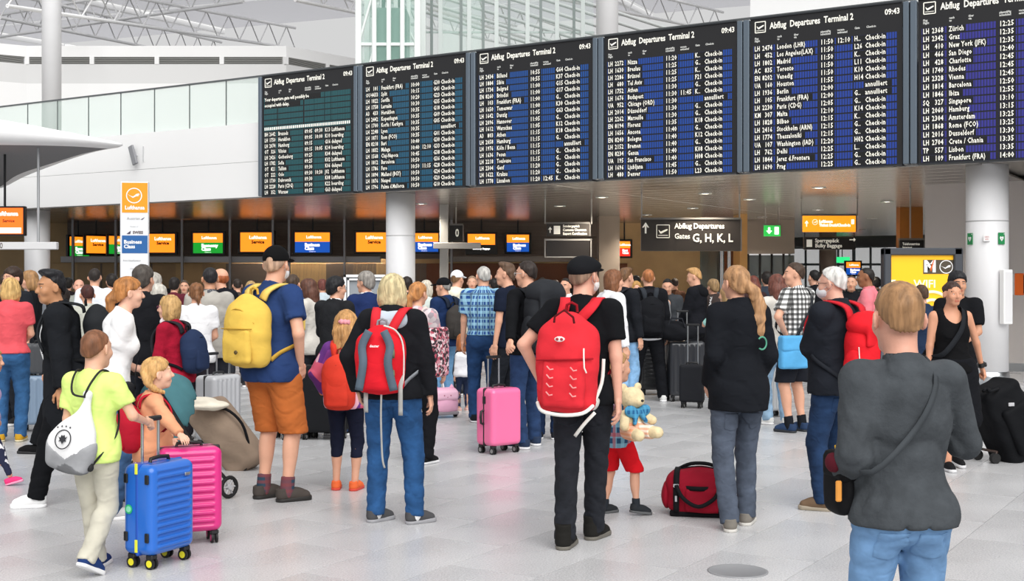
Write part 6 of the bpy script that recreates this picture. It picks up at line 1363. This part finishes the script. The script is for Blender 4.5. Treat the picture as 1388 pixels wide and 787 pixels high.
# 18 woman facing us with the black wheeled bag
D18 = person('woman in a black tank top facing the camera with dark hair tied back', 1289, 10.6, 381, 186, 'tank', sex='f', skin='#cf9577', girth=1.08, hair=('bun', '#3b2a24'), shirt=('tank', '#121214', .9), pants=('midi', '#15161a', .4), L=('W', W(1337, 520, 10.75), (-.6, .5, 0)), Lh='grip', R='hang', head=(4, 0), shoes=('#1a1a1c', '#d0d0d2', '#c9c9c9'), feet={1: (.09, .12, -6, 0), -1: (-.09, -.12, 6, 14)}, brow='#2a1a14')
mb = MB(); e_ = D18['elb'][-1] * .12 + D18['wri'][-1] * .88; d_ = D18['wri'][-1] - D18['elb'][-1]; d_ = d_ / np.linalg.norm(d_); mb.cyl(tuple(e_ - d_ * .018), tuple(e_ + d_ * .018), .034, None, 14); mb.cyl(tuple(e_ + A(-.03, 0, 0)), tuple(e_ + A(-.042, 0, 0)), .02, None, 12); mb.build('wristwatch', plastic('#1a1a1a', .4), D18['root'])
shoulder_bag(D18, 'black sling bag on the woman in the tank top', (.21, -.1, .95), (.2, .1, .2), '#1a1b1e', -1, strapc='#24262a', wd=.045)
D19 = person('man in a loose black shirt walking behind the woman in the tank top', 1299, 12.3, 369, 150, 'blackshirt', hair=('full', '#15151a'), skin='#c99274', shirt=('shirt', '#17181b', .82), pants=('trousers', '#1a1b1f'), R='front', L='front', head=(30, 0))
D20 = person('man with cropped dark hair in a salmon pink shirt looking aside', 1177, 15.2, 362, 66, 'salmon', girth=1.14, skin='#8f5f42', hair=('buzz', '#1a1512'), shirt=('shirt', '#dd7c86', .8), pants=('trousers', '#22242c'), head=(12, 0), collar='#dd7c86')
# middle row
bplaid = plaid('bluecheck', '#1d4a8e', '#a9dcf2', '#10234f', 22, 15)
D21 = person('grey haired man in a blue checked short sleeved shirt tucked into jeans', 655, 14.1, 360, 0, 'blueplaid', girth=1.16, hair=('buzz', '#b5b3ae'), shirt=('tucked', bplaid), pants=('jeans', '#223e66'), L='hang2', R='hang2', head=(20, 0), shoes=('#1d2026', '#d8d8da'), collar=bplaid)
sdf_obj('belt', [('e', A(0, 0, .985) * D21['sb'], A(.185, .14, .026) * D21['sb'] * A(1.06, 1.04, 1), None, .01)], .014, plastic('#3a2a1e', .5), D21['root'])
D22 = person('man in a black jumper with a large black rucksack, holding the pink case', 716, 12.0, 354, 34, 'rucksack', hair=('short', '#2a201c'), shirt=('longtee', '#141518'), pants=('jeans', '#263b5e'), L=('W', W(690, 484, 11.4), (-.6, -.6, 0)), Lh='grip', R='hang2', head=(26, 0), shoes=('#2d3a52', '#e8e8ea', '#bcd070'), feet={1: (.12, .06, -8, 0), -1: (-.14, -.1, 44, 0)}, glasses='#cfd2d4')
backpack(D22, 'large black hiking rucksack on the man holding the pink suitcase', '#2a2c30', '#15161a', .36, .62, .26, 1.22, '#202226', style='roll')
D22b = person('person in navy track trousers with a white side stripe behind the red backpack', 742, 12.6, 395, -10, 'track', hair=('short', '#33261e'), shirt=('jacket', '#1d2430'), pants=('trousers', '#1d2c48'), shoes=('#23262c', '#e4e4e6', '#ffffff'))
D23 = person('man with short brown hair looking aside next to the man with the black rucksack', 689, 13.6, 357, 62, 'profile', hair=('quiff', '#5a4434'), shirt=('tshirt', '#1a2030'), head=(14, 4))
D24 = person('toddler girl with ginger hair in a white top and navy leggings', 628, 15.3, 452, 30, 'toddler', kid=.82, sex='f', hair=('bob', '#b06a3c'), shirt=('longtee', '#e6e6ea'), pants=('leggings', '#28324a'), shoes=('#e2b9b0', '#efe6e0'), R='hang', L='hang')
D25 = person('man in a navy jacket, black cap and pale jeans facing the counters', 603, 15.8, 377, 44, 'navyjacket', hair=('buzz', '#8d8a86'), cap=('cap', '#17181b'), shirt=('jacket', '#1f3156'), pants=('jeans', '#6f9cc4'), head=(20, 0), shoes=('#33363c', '#e0e0e0'))
backpack(D25, 'dark grey backpack on the man in the navy jacket and black cap', '#3b3836', '#222222', .28, .46, .16, 1.17, '#232a38')
D26 = person('person in a white cap and cream hoodie next to the man in the black cap', 618, 17.6, 367, -30, 'whitecap', hair=('short', '#7a5a3c'), cap=('cap', '#eef0f2'), shirt=('hoodie', '#e2dcc9'), hood='#e2dcc9', pants=('trousers', '#3a3d45'))
D27 = person('woman with a reddish ponytail and flower print bag beside the black jacket', 565, 10.9, 382, -22, 'redpony', sex='f', hair=('ponytail', '#b27a48'), shirt=('tshirt', blotch('floralgrey', ['#b9b2b4', '#d8c8cc', '#9a8f96', '#c99aa2'], 26)), pants=('trousers', '#16171b'), R='hang2', L='front', head=(-10, 0), shoes=('#18191c', '#d9d9db'), feet={1: (.1, .0, -20, 0), -1: (-.1, .1, 0, 0)})
t, R_, m_ = shoulder_bag(D27, 'flower print tote bag on the woman with the reddish ponytail', (.25, -.06, 1.08), (.1, .3, .42), blotch('tote', ['#3a2a30', '#c98a96', '#2a2028', '#b04a5c', '#e8d0d4'], 46), 1, name='tote_bag', strapc='#d9c3bd')
D28 = person('grey haired man in a navy suit in front of the grey notice board', 497, 14.0, 369, 34, 'suit', girth=1.08, hair=('full', '#8f8a84'), shirt=('blazer', '#22305a'), pants=('trousers', '#1f2a4a'), head=(26, 0), collar='#f0f0f2')
D29 = person('man with black hair and glasses in a black jumper with a white collar', 454, 12.9, 376, -28, 'glassesman', girth=1.16, hair=('full', '#17171b'), shirt=('sweater', '#222326'), pants=('jeans', '#234a82'), glasses='#1a1a1c', head=(-32, 0), collar='#e6e6e8', R='front', L='front', shoes=('#1c1c1f', '#f4f4f4', '#ffffff'))
D30 = person('woman with long brown hair and a dark mask looking aside', 420, 14.0, 378, 66, 'longbrown', sex='f', hair=('long', '#5b3a2e'), shirt=('jacket', '#c9c5bd'), mask='#23252e', head=(10, 0))
D31 = person('man in a faded navy t-shirt hidden behind the man with the black cap', 396, 14.4, 372, -10, 'navytee', hair=('short', '#4a3a2e'), shirt=('tshirt', '#35507f'), pants=('trousers', '#d5d2cb'), R='front')
D32 = person('man with short dark hair in a beige grey polo shirt facing the counters', 284, 13.2, 363, 6, 'beigepolo', girth=1.2, skin='#c79273', hair=('short', '#1f1d20'), shirt=('polo', '#a9a59e', .8), pants=('trousers', '#2a2c33'), collar='#55565c', head=(16, 0))
D33 = person('balding man with red hair and a black t-shirt looking aside', 301, 15.0, 363, 62, 'balding', hair=('ring', '#a5582f'), shirt=('tshirt', '#1b1c22'), head=(10, 4))
D34 = person('woman in a white t-shirt with a low brown ponytail', 266, 12.6, 383, 12, 'whitetee', sex='f', girth=1.15, hair=('ponytail', '#7a5234'), tail=[((.01, -.105, -.01), .026), ((.02, -.13, -.06), .028), ((.03, -.12, -.13), .01)], shirt=('tshirt', '#eeeef0'), pants=('trousers', '#2d2a30'), R='front', L='front')
D35 = person('man with curly dark grey hair in a black polo shirt behind the ginger ponytail', 193, 11.3, 361, -6, 'curly', girth=1.15, hair=('full', '#4b4540'), shirt=('polo', '#1a1b1f'), L='up', R='front', collar='#26272b', head=(-10, 4))
D36 = person('woman with short silver curls in a black top', 209, 14.4, 371, 10, 'silver', sex='f', hair=('full', '#b3aea6'), shirt=('tshirt', '#1c1d22'))
D36b = person('woman with a white grey bob and glasses looking aside', 216, 12.9, 385, 78, 'whitebob', sex='f', hair=('bob', '#bdb9b0'), shirt=('longtee', '#cfc6be'), glasses='#6a6a6e')
D36c = person('man in black trousers and black shoes striding behind the young man in the long jacket', 84, 11.4, 388, 84, 'strider', hair=('short', '#241c18'), shirt=('jacket', '#1b1c20'), pants=('trousers', '#17181b'), shoes=('#141416', '#1c1c1e'), feet={1: (.09, .36, 0, 0), -1: (-.09, -.3, 0, 40)})
D37 = person('man with tousled dark hair peering over at the edge of the queue', 20, 13.9, 363, 150, 'tousled', hair=('full', '#33241c'), shirt=('tshirt', '#22242a'))
D37b = person('woman with long dark blonde hair and a black top beside the white column', 43, 15.7, 367, 112, 'dblonde', sex='f', hair=('long', '#9a744c'), shirt=('longtee', '#17181c'))
D38 = person('man in a white shirt with dark hair in front of the orange pillar sign', 128, 16.8, 364, 10, 'wshirt', hair=('short', '#2a2320'), shirt=('shirt', '#e6eaf2'))
D38b = person('person with a brown headband and pale jacket behind the charcoal rucksack', 119, 13.0, 386, 30, 'headband', sex='f', hair=('short', '#43231f'), shirt=('jacket', '#b6b8ae'))
D38c = person('bald man with a round face far behind the young man', 107, 18.5, 379, 200, 'baldfar', hair=None, skin='#d9a08a', shirt=('tshirt', '#8b8f8a'))
# around the right of the middle
D40 = person('person with chin length brown hair in a white jacket looking aside', 829, 13.8, 366, -64, 'brownbob', hair=('bob', '#7a4f34'), shirt=('jacket', '#e6e6ea'), pants=('jeans', '#86aed4'), shoes=('#e6e6e6', '#ffffff'), head=(-14, 0))
D41 = person('young man with wavy brown hair and a black rucksack beside the brown bob', 846, 15.6, 364, -50, 'wavy', hair=('quiff', '#6b4c32'), shirt=('jacket', '#1d1f24'), pants=('jeans', '#84aed6'))
backpack(D41, 'black rucksack on the young man with wavy brown hair', '#25262b', '#141417', .3, .5, .2, 1.2, '#25262b')
D42 = person('young man with cropped ginger hair in a black hoodie and black trousers', 879, 16.6, 365, 2, 'ginger', girth=1.08, hair=('short', '#a5683e'), shirt=('hoodie', '#18191d'), pants=('wide', '#191a1e'), hood='#1c1d22', shoes=('#f0f0ee', '#ffffff'), feet={1: (.2, .0, -12, 0), -1: (-.2, .0, 12, 0)}, R='hang', L='hang2')
tb, q, mm, tm = backpack(D42, 'black school backpack on the young man with cropped ginger hair', '#17181c', '#0f0f11', .34, .52, .18, 1.15, '#33373d')
sdf_obj('white_hem', [('e', A(0, -.02, .845) * D42['sb'], A(.19, .15, .035), None, .01)], .016, cloth('#ececee', .004), D42['root'])
D43 = person('young man with blond hair looking down in a black printed jacket', 944, 17.6, 364, 58, 'blond', hair=('quiff', '#b48a58'), shirt=('hoodie', '#1a1b20'), pants=('trousers', '#191a1e'), R='front', L=((-.1, .22, .98), (-.6, -.5, -.3)), head=(16, -12), shoes=('#efefed', '#ffffff'), hood='#17181b', inner='#e8e8ea', feet={1: (.12, .0, -12, 0), -1: (-.12, .0, 12, 0)})
text('TERMINAL', .085, (0, 0, 0), plastic('#d9d9d9', .6), D43['root'], 'back_print', 'CENTER', 1, .003)
PENDING[-1] = PENDING[-1][:2] + (tuple(Vector(D43['U']((-.02, -.2, 1.2)))),) + PENDING[-1][3:]; PENDING[-1] = PENDING[-1][:9] + ((math.pi / 2, math.radians(-65), 0),) + PENDING[-1][10:]
D43b = person('person in a mint green sleeve resting a hand on the small black cabin case', 988, 14.9, 388, 62, 'mint', sex='f', hair=('bob', '#a07f58'), shirt=('jacket', '#a6dcd4'), pants=('trousers', '#1b1c22'), L=('W', W(942, 446, 15.4), (-.6, -.3, -.4)), Lh='grip', R='front')
D44 = person('man in an open grey jacket bending over in the brown recess', 905, 18.6, 378, 170, 'greyopen', hair=('short', '#1b1816'), shirt=('jacket', '#3d4044'), inner='#8a8d90', head=(0, -14), R='front', L='front')
D45 = person('man with dark slicked hair in a white shirt, far behind the flat cap', 768, 18.0, 377, 150, 'whiteshirt', hair=('short', '#231b17'), shirt=('shirt', '#dfe4ec'), collar='#eef0f4')
D46 = person('dark haired person in grey beyond the auburn ponytail, by the glass partition', 1040, 20.5, 369, 0, 'glassdoor', hair=('full', '#1d1714'), shirt=('jacket', '#343a44'))
D47 = person('person in black with dark hair at the bright end, over the checked shirt', 1105, 19.5, 366, 20, 'farblack', hair=('short', '#141212'), shirt=('jacket', '#17181c'))
D48 = person('man in a black jacket between the white haired man and the salmon shirt', 1154, 18.5, 373, 160, 'blackjacket', hair=('buzz', '#4a3a30'), shirt=('jacket', '#1c1d22'), collar='#2a2c33')
D49 = person('dark haired person far behind the salmon shirt, beside the poster frame', 1188, 24.0, 376, 10, 'posteredge', hair=('full', '#151212'), shirt=('tshirt', '#2a2c32'))
D50 = person('person in a navy jacket in front of the yellow poster, behind the sweatshirt man', 1250, 13.4, 386, 10, 'posterman', hair=('short', '#4b3628'), shirt=('jacket', '#26344c'))
D51 = person('person with frizzy dark blonde hair between the blond young man and the auburn ponytail', 968, 18.0, 379, 30, 'frizzy', sex='f', hair=('full', '#8f7350'), shirt=('jacket', '#3a3230'))
# far queue: heads in the gaps
far = [(5, 19, 372, 20, 'short', '#3a2c22', '#59616c', 'slate grey top, behind the coral t-shirt'), (72, 21, 374, 170, 'short', '#6a6660', '#8a8f96', 'grey top, just past the white column'), (92, 23, 377, 10, 'full', '#1a1613', '#2a2226', 'plum top, right of the first white column'),
       (152, 19.5, 372, 30, 'full', '#1f1915', '#17181c', 'black top, at the foot of the pillar sign'), (236, 20, 377, 0, 'full', '#1b1412', '#5c2430', 'wine red top, between the silver curls and the white t-shirt'), (250, 22, 380, 190, 'short', '#55473a', '#9aa0a8', 'pale grey top, above the crimson cardigan'),
       (322, 21, 378, 20, 'short', '#2b211b', '#433a36', 'brown top, left of the black cap'), (340, 19, 381, 200, 'bob', '#a98a5c', '#6e7c70', 'olive top, peeping by the yellow backpack'), (437, 22, 379, 10, 'full', '#6a3b34', '#b8c4cc', 'ice blue top, between long brown hair and glasses'),
       (470, 24, 381, 170, 'short', '#4a4a44', '#30343c', 'steel grey top, left edge of the notice board'), (515, 20, 377, 0, 'short', '#1e1714', '#383c44', 'graphite top, right edge of the notice board'), (552, 19, 376, 20, 'full', '#241a16', '#22242a', 'near-black top, behind the cropped blonde grey bob'),
       (577, 17, 380, 340, 'bob', '#c9c0b0', '#c9d2cc', 'pale mint top, between reddish ponytail and navy jacket'), (640, 21, 374, 180, 'short', '#8a7460', '#7a4a3a', 'rust top, over the cream hoodie'), (670, 23, 378, 20, 'full', '#1a1412', '#2a1f1c', 'dark brown top, behind the blue checked shirt'),
       (735, 22, 376, 0, 'short', '#20150f', '#26221f', 'umber top, over the black rucksack'), (752, 25, 380, 200, 'full', '#3a2418', '#4a4038', 'taupe top, beside the white shirt far back'), (862, 24, 374, 20, 'full', '#15110f', '#1f1c1b', 'soot black top, between the two rucksacks'),
       (862, 20, 381, 185, 'bob', '#b58a50', '#6a4a30', 'tan top, blonde, framed by the ginger hair'), (915, 25, 377, 10, 'short', '#2a1c16', '#4a3226', 'chestnut top, under the gates sign'), (985, 25, 379, 170, 'short', '#5a4a40', '#3a3f48', 'blue grey top, by the steel door posts'),
       (1022, 19.5, 374, 20, 'long', '#6a3a30', '#3a2a2a', 'maroon top, behind the auburn ponytail'), (1062, 23, 377, 190, 'short', '#2a2622', '#5a5f66', 'mid grey top, behind the checked shirt'), (1120, 24, 377, 0, 'full', '#16130f', '#1f2126', 'coal top, over the white haired man'), (1210, 25, 379, 20, 'short', '#241c17', '#33363d', 'ash top, left post of the yellow poster')]
for px, Y, top, yaw, hs, hcx, sc, lab in far:
    person('distant queue figure in a ' + lab, px, Y, top, yaw, hair=(hs, hcx), shirt=('longtee', sc), pants=('trousers', '#2a2c32'), detail=.026, face=False, sex='f' if hs in ('bob', 'long') else 'm', skin='#c9957c' if px % 2 else '#d9a489')

# ------------------------------------------------------------------ luggage and other things on the floor
suitcase('candy pink hard suitcase with a dark zip strip and side handle, middle of the hall', (gx(676, 11.6), 11.6, 0), 40, .36, .53, .26, '#ee6fa0', handle=.28, side_handle=True, hx=.01)
suitcase('tall black soft suitcase next to the orange shorts', (gx(402, 12.7), 12.7, 0), 30, .42, .66, .28, '#18191c', soft=True, hx=.012, handle=.25)
suitcase('second tall black soft suitcase, nearer the girl with the scrunchie', (gx(440, 12.6), 12.6, 0), -10, .44, .62, .28, '#1b1c1f', soft=True, hx=.012)
suitcase('small black cabin case with its handle out behind the auburn ponytail', (gx(938, 15.75), 15.75, 0), -18, .3, .47, .22, '#26272b', handle=.5, hx=.01, soft=True, ribs=None)
big = suitcase('large charcoal suitcase with a black bag on top near the blond young man', (gx(928, 16.7), 16.7, 0), 12, .5, .72, .3, '#2c2e33', hx=.013, ribs=('v', 14), handle=.4)
t = thing('holdall', 'slumped black holdall lying on top of the large charcoal suitcase', 'holdall', (gx(916, 16.6), 16.55, .815)); sdf_obj('bag_body', [El((0, 0, .11), (.29, .13, .12), .05), El((-.08, 0, .18), (.17, .11, .09), .05)], .014, cloth('#1b1c20', .012), t, None, lambda x, y, z: .006 * np.sin(24 * x + 12 * z) * np.sin(30 * z)); mb = MB(); mb.tube([(-.12, -.09, .2), (-.08, -.12, .3), (.06, -.12, .29), (.1, -.1, .18)], .012, 6); mb.build('handle', cloth('#2a2b30', .003), t)
suitcase('tall black suitcase half hidden behind the ginger haired man\'s legs', (gx(884, 17.6), 17.6, 0), 0, .34, .7, .28, '#1a1b1e', hx=.014, ribs=('h', 18))
suitcase('silver ribbed aluminium suitcase by the light blue jeans', (gx(1041, 14.7), 14.7, 0), 20, .4, .56, .24, '#b8babc', hx=.01, ribs=('v', 24), trim='#3a3b3e')
suitcase('silver hard case with a red luggage strap beside the navy backpack', (gx(296, 12.0), 12.0, 0), 62, .4, .62, .26, '#b4b6ba', hx=.011, ribs=('v', 16), handle=.2, trim='#222326', zipc='#1a1a1c')
lb = suitcase('pale blue grey hard suitcase standing behind the coral t-shirt woman', (gx(58, 13.3), 13.3, 0), 10, .46, .52, .28, '#8fa5bd', hx=.012, ribs=('v', 14), trim='#333538')
t = thing('laptop_case', 'dark grey ribbed case standing on top of the pale blue grey suitcase', 'case', (gx(56, 13.3), 13.3, .61)); sdf_obj('shell', [Bx((0, 0, .16), (.2, .11, .16), .03)], .012, mat('#4b4e52', .5), t, None, lambda x, y, z: -.004 * np.sin(110 * x)); mb = MB(); mb.tube([(-.07, 0, .315), (-.06, 0, .35), (.06, 0, .35), (.07, 0, .315)], .01, 6); mb.build('carry_handle', DARK, t)
# pink cat trolley
t = thing('kids_trolley', 'small pastel pink children\'s trolley with cat ears beside the toddler', 'trolley bag', (gx(601, 14.6), 14.6, 0), math.radians(24)); pk_ = mat('#efb3cf', .6, 0, .004, 30, .06, 8)
sdf_obj('bag_body', [Bx((0, .02, .2), (.17, .1, .15), .06), El((0, -.05, .17), (.15, .08, .11), .04)], .011, pk_, t); mb = MB()
for s in (-1, 1): mb.lathe([(.04, 0), (.02, .035), (.001, .06)], 10, 0, (0, 0), Matrix.Translation((s * .1, -.01, .335)))
mb.build('cat_ears', pk_, t); sdf_obj('flap', [Bx((0, -.05, .27), (.15, .09, .06), .04)], .011, mat('#f4c3d9', .6), t); mb = MB(); mb.box((0, -.0, .06), (.16, .1, .02), 0, None, .01); mb.build('base_bar', mat('#8a8288', .5), t); mb = MB()
for s in (-1, 1): mb.ball((s * .04, -.142, .27), .008, 8)
mb.ball((0, -.145, .25), .006, 8); mb.build('cat_face', plastic('#b0607a', .5), t)
for s in (-1, 1): mb = MB(); mb.cyl((s * .15, .04, .042), (s * .18, .04, .042), .042, None, 14); mb.build('wheel', RUBBER, t); mb = MB(); mb.cyl((s * .06, .12, .3), (s * .06, .25, .55), .007, None, 8); mb.build('pull_rod', WHITE, t)
mb = MB(); mb.cyl((-.075, .25, .55), (.075, .25, .55), .012, None, 8); mb.build('grip', WHITE, t)
# red duffel
t = thing('duffel_bag', 'dark red duffel bag with black straps lying on the floor by the auburn haired woman', 'duffel bag', (gx(949, 8.5), 8.5, 0), math.radians(-12)); rd_ = cloth('#8f1428', .012, .12, .7); bk_ = cloth('#17171a', .004, .05, .7)
fo = lambda x, y, z: .005 * np.sin(22 * x + 14 * z) * np.sin(26 * z - 20 * y)
sdf_obj('bag_body', [Bx((0, 0, .155), (.225, .14, .15), .09), El((0, 0, .17), (.225, .15, .15), .05), Cut((0, 0, .004), (0, 0, -1))], .009, rd_, t, None, fo); sdf_obj('end_pocket', [El((-.225, -.01, .13), (.035, .1, .1), .02)], .009, rd_, t, None, fo); sdf_obj('front_pocket', [Bx((.03, -.135, .12), (.13, .03, .085), .03)], .009, rd_, t, None, fo)
loop = lambda x: [(x, -.155 - .0, .04), (x, -.168, .16), (x, -.13, .275), (x, -.02, .312), (x, .1, .29), (x, .16, .16)]
for x in (-.15, .15): mb = MB(); mb.ribbon(catmull([Vector(p) for p in loop(x)], 4), .04, .006, (1, 0, 0)); mb.build('webbing_strap', bk_, t)
for y, z in ((-.175, .19),): mb = MB(); mb.tube(catmull([Vector(p) for p in ((-.15, -.17, .22), (-.1, -.2, .14), (0, -.215, .09), (.1, -.2, .14), (.15, -.17, .22))], 4), .014, 7); mb.build('carry_handle', bk_, t)
mb = MB(); mb.tube(catmull([Vector(p) for p in ((-.15, .05, .3), (-.06, .0, .345), (.06, .0, .345), (.15, .05, .3))], 4), .013, 7); mb.build('carry_handle', bk_, t); mb = MB(); mb.tube(catmull([Vector(p) for p in ((-.2, -.03, .24), (-.1, -.02, .318), (.1, -.02, .318), (.2, -.03, .25))], 4), .007, 5); mb.build('zip', bk_, t)
mb = MB(); mb.ribbon(catmull([Vector(p) for p in ((-.23, -.06, .2), (0, -.168, .2), (.23, -.06, .2))], 5), .03, .006, (0, 0, 1)); mb.build('side_band', bk_, t); sdf_obj('base_panel', [Bx((0, 0, .02), (.2, .12, .025), .02)], .01, bk_, t)
mb = MB(); mb.box((-.15, -.172, .13), (.008, .006, .02), 0, None, .002); mb.box((-.15, -.16, .215), (.02, .008, .012), 0, None, .003); mb.build('buckle', STEEL, t)
# big black wheeled bag
bx_, by_ = gx(1362, 11.0), 11.05; t = thing('wheeled_bag', 'big black wheeled travel bag tilted on its wheels behind the woman in the tank top', 'travel bag', (bx_, by_, 0), math.radians(16)); blk = cloth('#121316', .012, .1, .7); Rt = rotm(0, 26, 0)
sdf_obj('bag_body', [('b', A(.02, 0, .35), A(.2, .17, .36), .07, Rt @ rotm(0, -52, 0), .03), ('e', A(.06, -.02, .38), A(.25, .2, .32), Rt @ rotm(0, -52, 0), .04)], .011, blk, t, None, lambda x, y, z: .005 * np.sin(20 * x + 18 * z) * np.sin(24 * z))
sdf_obj('front_pocket', [('b', A(.08, -.17, .32), A(.15, .05, .22), .04, Rt @ rotm(0, -52, 0), .03)], .011, blk, t, None, lambda x, y, z: .004 * np.sin(26 * x + 20 * z)); mb = MB(); mb.box((-.06, -.195, .52), (.03, .006, .016), 0, None, .004); mb.build('logo_badge', mat('#c9c9cc', .4, .4), t)
for s in (-1, 1): mb = MB(); mb.cyl((-.17, s * .12 - .02, .045), (-.17, s * .12 + .02, .045), .045, None, 16); mb.build('wheel', RUBBER, t)
mb = MB(); mb.tube([(-.17, -.12, .045), (-.15, -.12, .1), (-.15, .12, .1), (-.17, .12, .045)], .012, 6); mb.build('axle_frame', plastic('#3a2a24', .5), t); hp_ = Vector(W(1337, 527, 10.7)) - Vector((bx_, by_, 0)); hp_.rotate(Euler((0, 0, -math.radians(16)))); mb = MB(); mb.tube(catmull([Vector((-.1, .0, .64)), hp_ + Vector((-.03, 0, -.02)), hp_, hp_ + Vector((.05, 0, -.02)), Vector((.02, 0, .66))], 4), .013, 7); mb.build('grab_handle', blk, t)
# taupe wheeled bag behind the stroller
t = thing('taupe_bag', 'taupe wheeled travel bag leaning behind the stroller', 'travel bag', (gx(318, 10.6), 10.6, 0), math.radians(-12)); tp_ = cloth('#8f7d6d', .012, .1, .8); Rt = rotm(0, -40, 0)
sdf_obj('bag_body', [('b', A(-.06, 0, .27), A(.16, .14, .34), .06, Rt, .03), ('e', A(-.05, -.02, .27), A(.19, .17, .3), Rt, .04)], .011, tp_, t, None, lambda x, y, z: .006 * np.sin(18 * x + 16 * z) * np.sin(22 * z)); mb = MB(); mb.tube(catmull([Vector(p) for p in ((-.2, -.1, .5), (-.02, -.14, .52), (.12, -.12, .4), (.18, -.1, .2))], 4), .012, 6); mb.build('strap', bk_, t)
for s in (-1, 1): mb = MB(); mb.cyl((.13, s * .1 - .015, .035), (.13, s * .1 + .015, .035), .035, None, 14); mb.build('wheel', RUBBER, t)
t = thing('folded_jacket', 'cream folded jacket lying on the taupe travel bag', 'jacket', (gx(285, 10.5), 10.45, .52), .2); sdf_obj('cloth_fold', [El((0, 0, .03), (.17, .12, .04), .03), El((-.05, 0, .07), (.11, .09, .035), .03)], .011, cloth('#ddd6c6', .01), t, None, lambda x, y, z: .006 * np.sin(30 * x + 20 * z) * np.sin(25 * y))
# stroller
t = thing('stroller', 'folding stroller with a teal hood, pushed by the woman in the white t-shirt', 'stroller', (gx(232, 8.92), 8.92, 0), math.radians(-36)); fm_ = plastic('#1a1b1d', .4)
teal = cloth('#4c7a82', .006, .08, .8)
sdf_obj('hood', [El((0, -.02, .68), (.185, .24, .26), .02), Sub(El((0, .1, .61), (.172, .29, .26), .01)), Cut((0, .12, .66), (0, 1, -.5)), Cut((0, 0, .56), (0, -.25, -1))], .011, teal, t, None, lambda x, y, z: .003 * np.sin(50 * y + 40 * z))
sdf_obj('backrest', [('b', A(0, -.08, .52), A(.16, .03, .24), .03, rotm(14, 0, 0), .02)], .012, cloth('#4c7a82', .01), t); sdf_obj('seat', [Bx((0, .1, .36), (.155, .2, .05), .04)], .012, cloth('#5a6064', .01), t); sdf_obj('basket', [Bx((0, .08, .2), (.15, .2, .07), .04)], .012, cloth('#6a6d70', .012), t)
for s in (-1, 1):
    mb = MB(); mb.tube([(s * .165, -.3, .93), (s * .175, -.2, .78), (s * .175, .0, .5), (s * .175, .36, .14)], .014, 8); mb.build('front_tube', fm_, t); mb = MB(); mb.tube([(s * .175, .05, .48), (s * .175, -.2, .3), (s * .18, -.32, .14)], .014, 8); mb.build('rear_tube', fm_, t)
    for y, r in ((.38, .085), (-.33, .095)):
        mb = MB(); mb.tube([(s * .18, y + r * .82 * math.cos(a), r + r * .82 * math.sin(a)) for a in np.linspace(0, 2 * math.pi, 21)], r * .18, 7, 0, False); w_ = mb.build('wheel', RUBBER, t); mb = MB()
        for a in np.linspace(0, math.pi, 4)[:-1]: mb.cyl((s * .18, y + r * .75 * math.cos(a), r + r * .75 * math.sin(a)), (s * .18, y - r * .75 * math.cos(a), r - r * .75 * math.sin(a)), .007, None, 6)
        mb.cyl((s * .16, y, r), (s * .2, y, r), .02, None, 10); mb.build('spokes', plastic('#b9babd', .4), w_)
mb = MB(); mb.tube([(-.165, -.3, .93), (-.155, -.34, .95), (.155, -.34, .95), (.165, -.3, .93)], .016, 8); mb.build('push_bar', RUBBER, t)
# queue barrier posts
for k, (px, Y, lab) in enumerate(((309, 13.6, 'steel queue barrier post beside the silver case'), (621, 20, 'steel queue barrier post behind the toddler'), (1150, 21, 'steel queue barrier post under the salmon shirt'))):
    t = thing('barrier_post', lab, 'barrier post', (gx(px, Y), Y, 0), 0, 'queue barrier posts'); m = MB(); m.lathe([(.17, 0), (.17, .015), (.06, .03), (.03, .035)], 24); m.build('foot', STEEL, t); m = MB(); m.cyl((0, 0, .03), (0, 0, .93), .026); m.build('post', STEEL, t); m = MB(); m.cyl((0, 0, .93), (0, 0, 1.0), .036); m.build('belt_head', DARK, t)
flush_text()
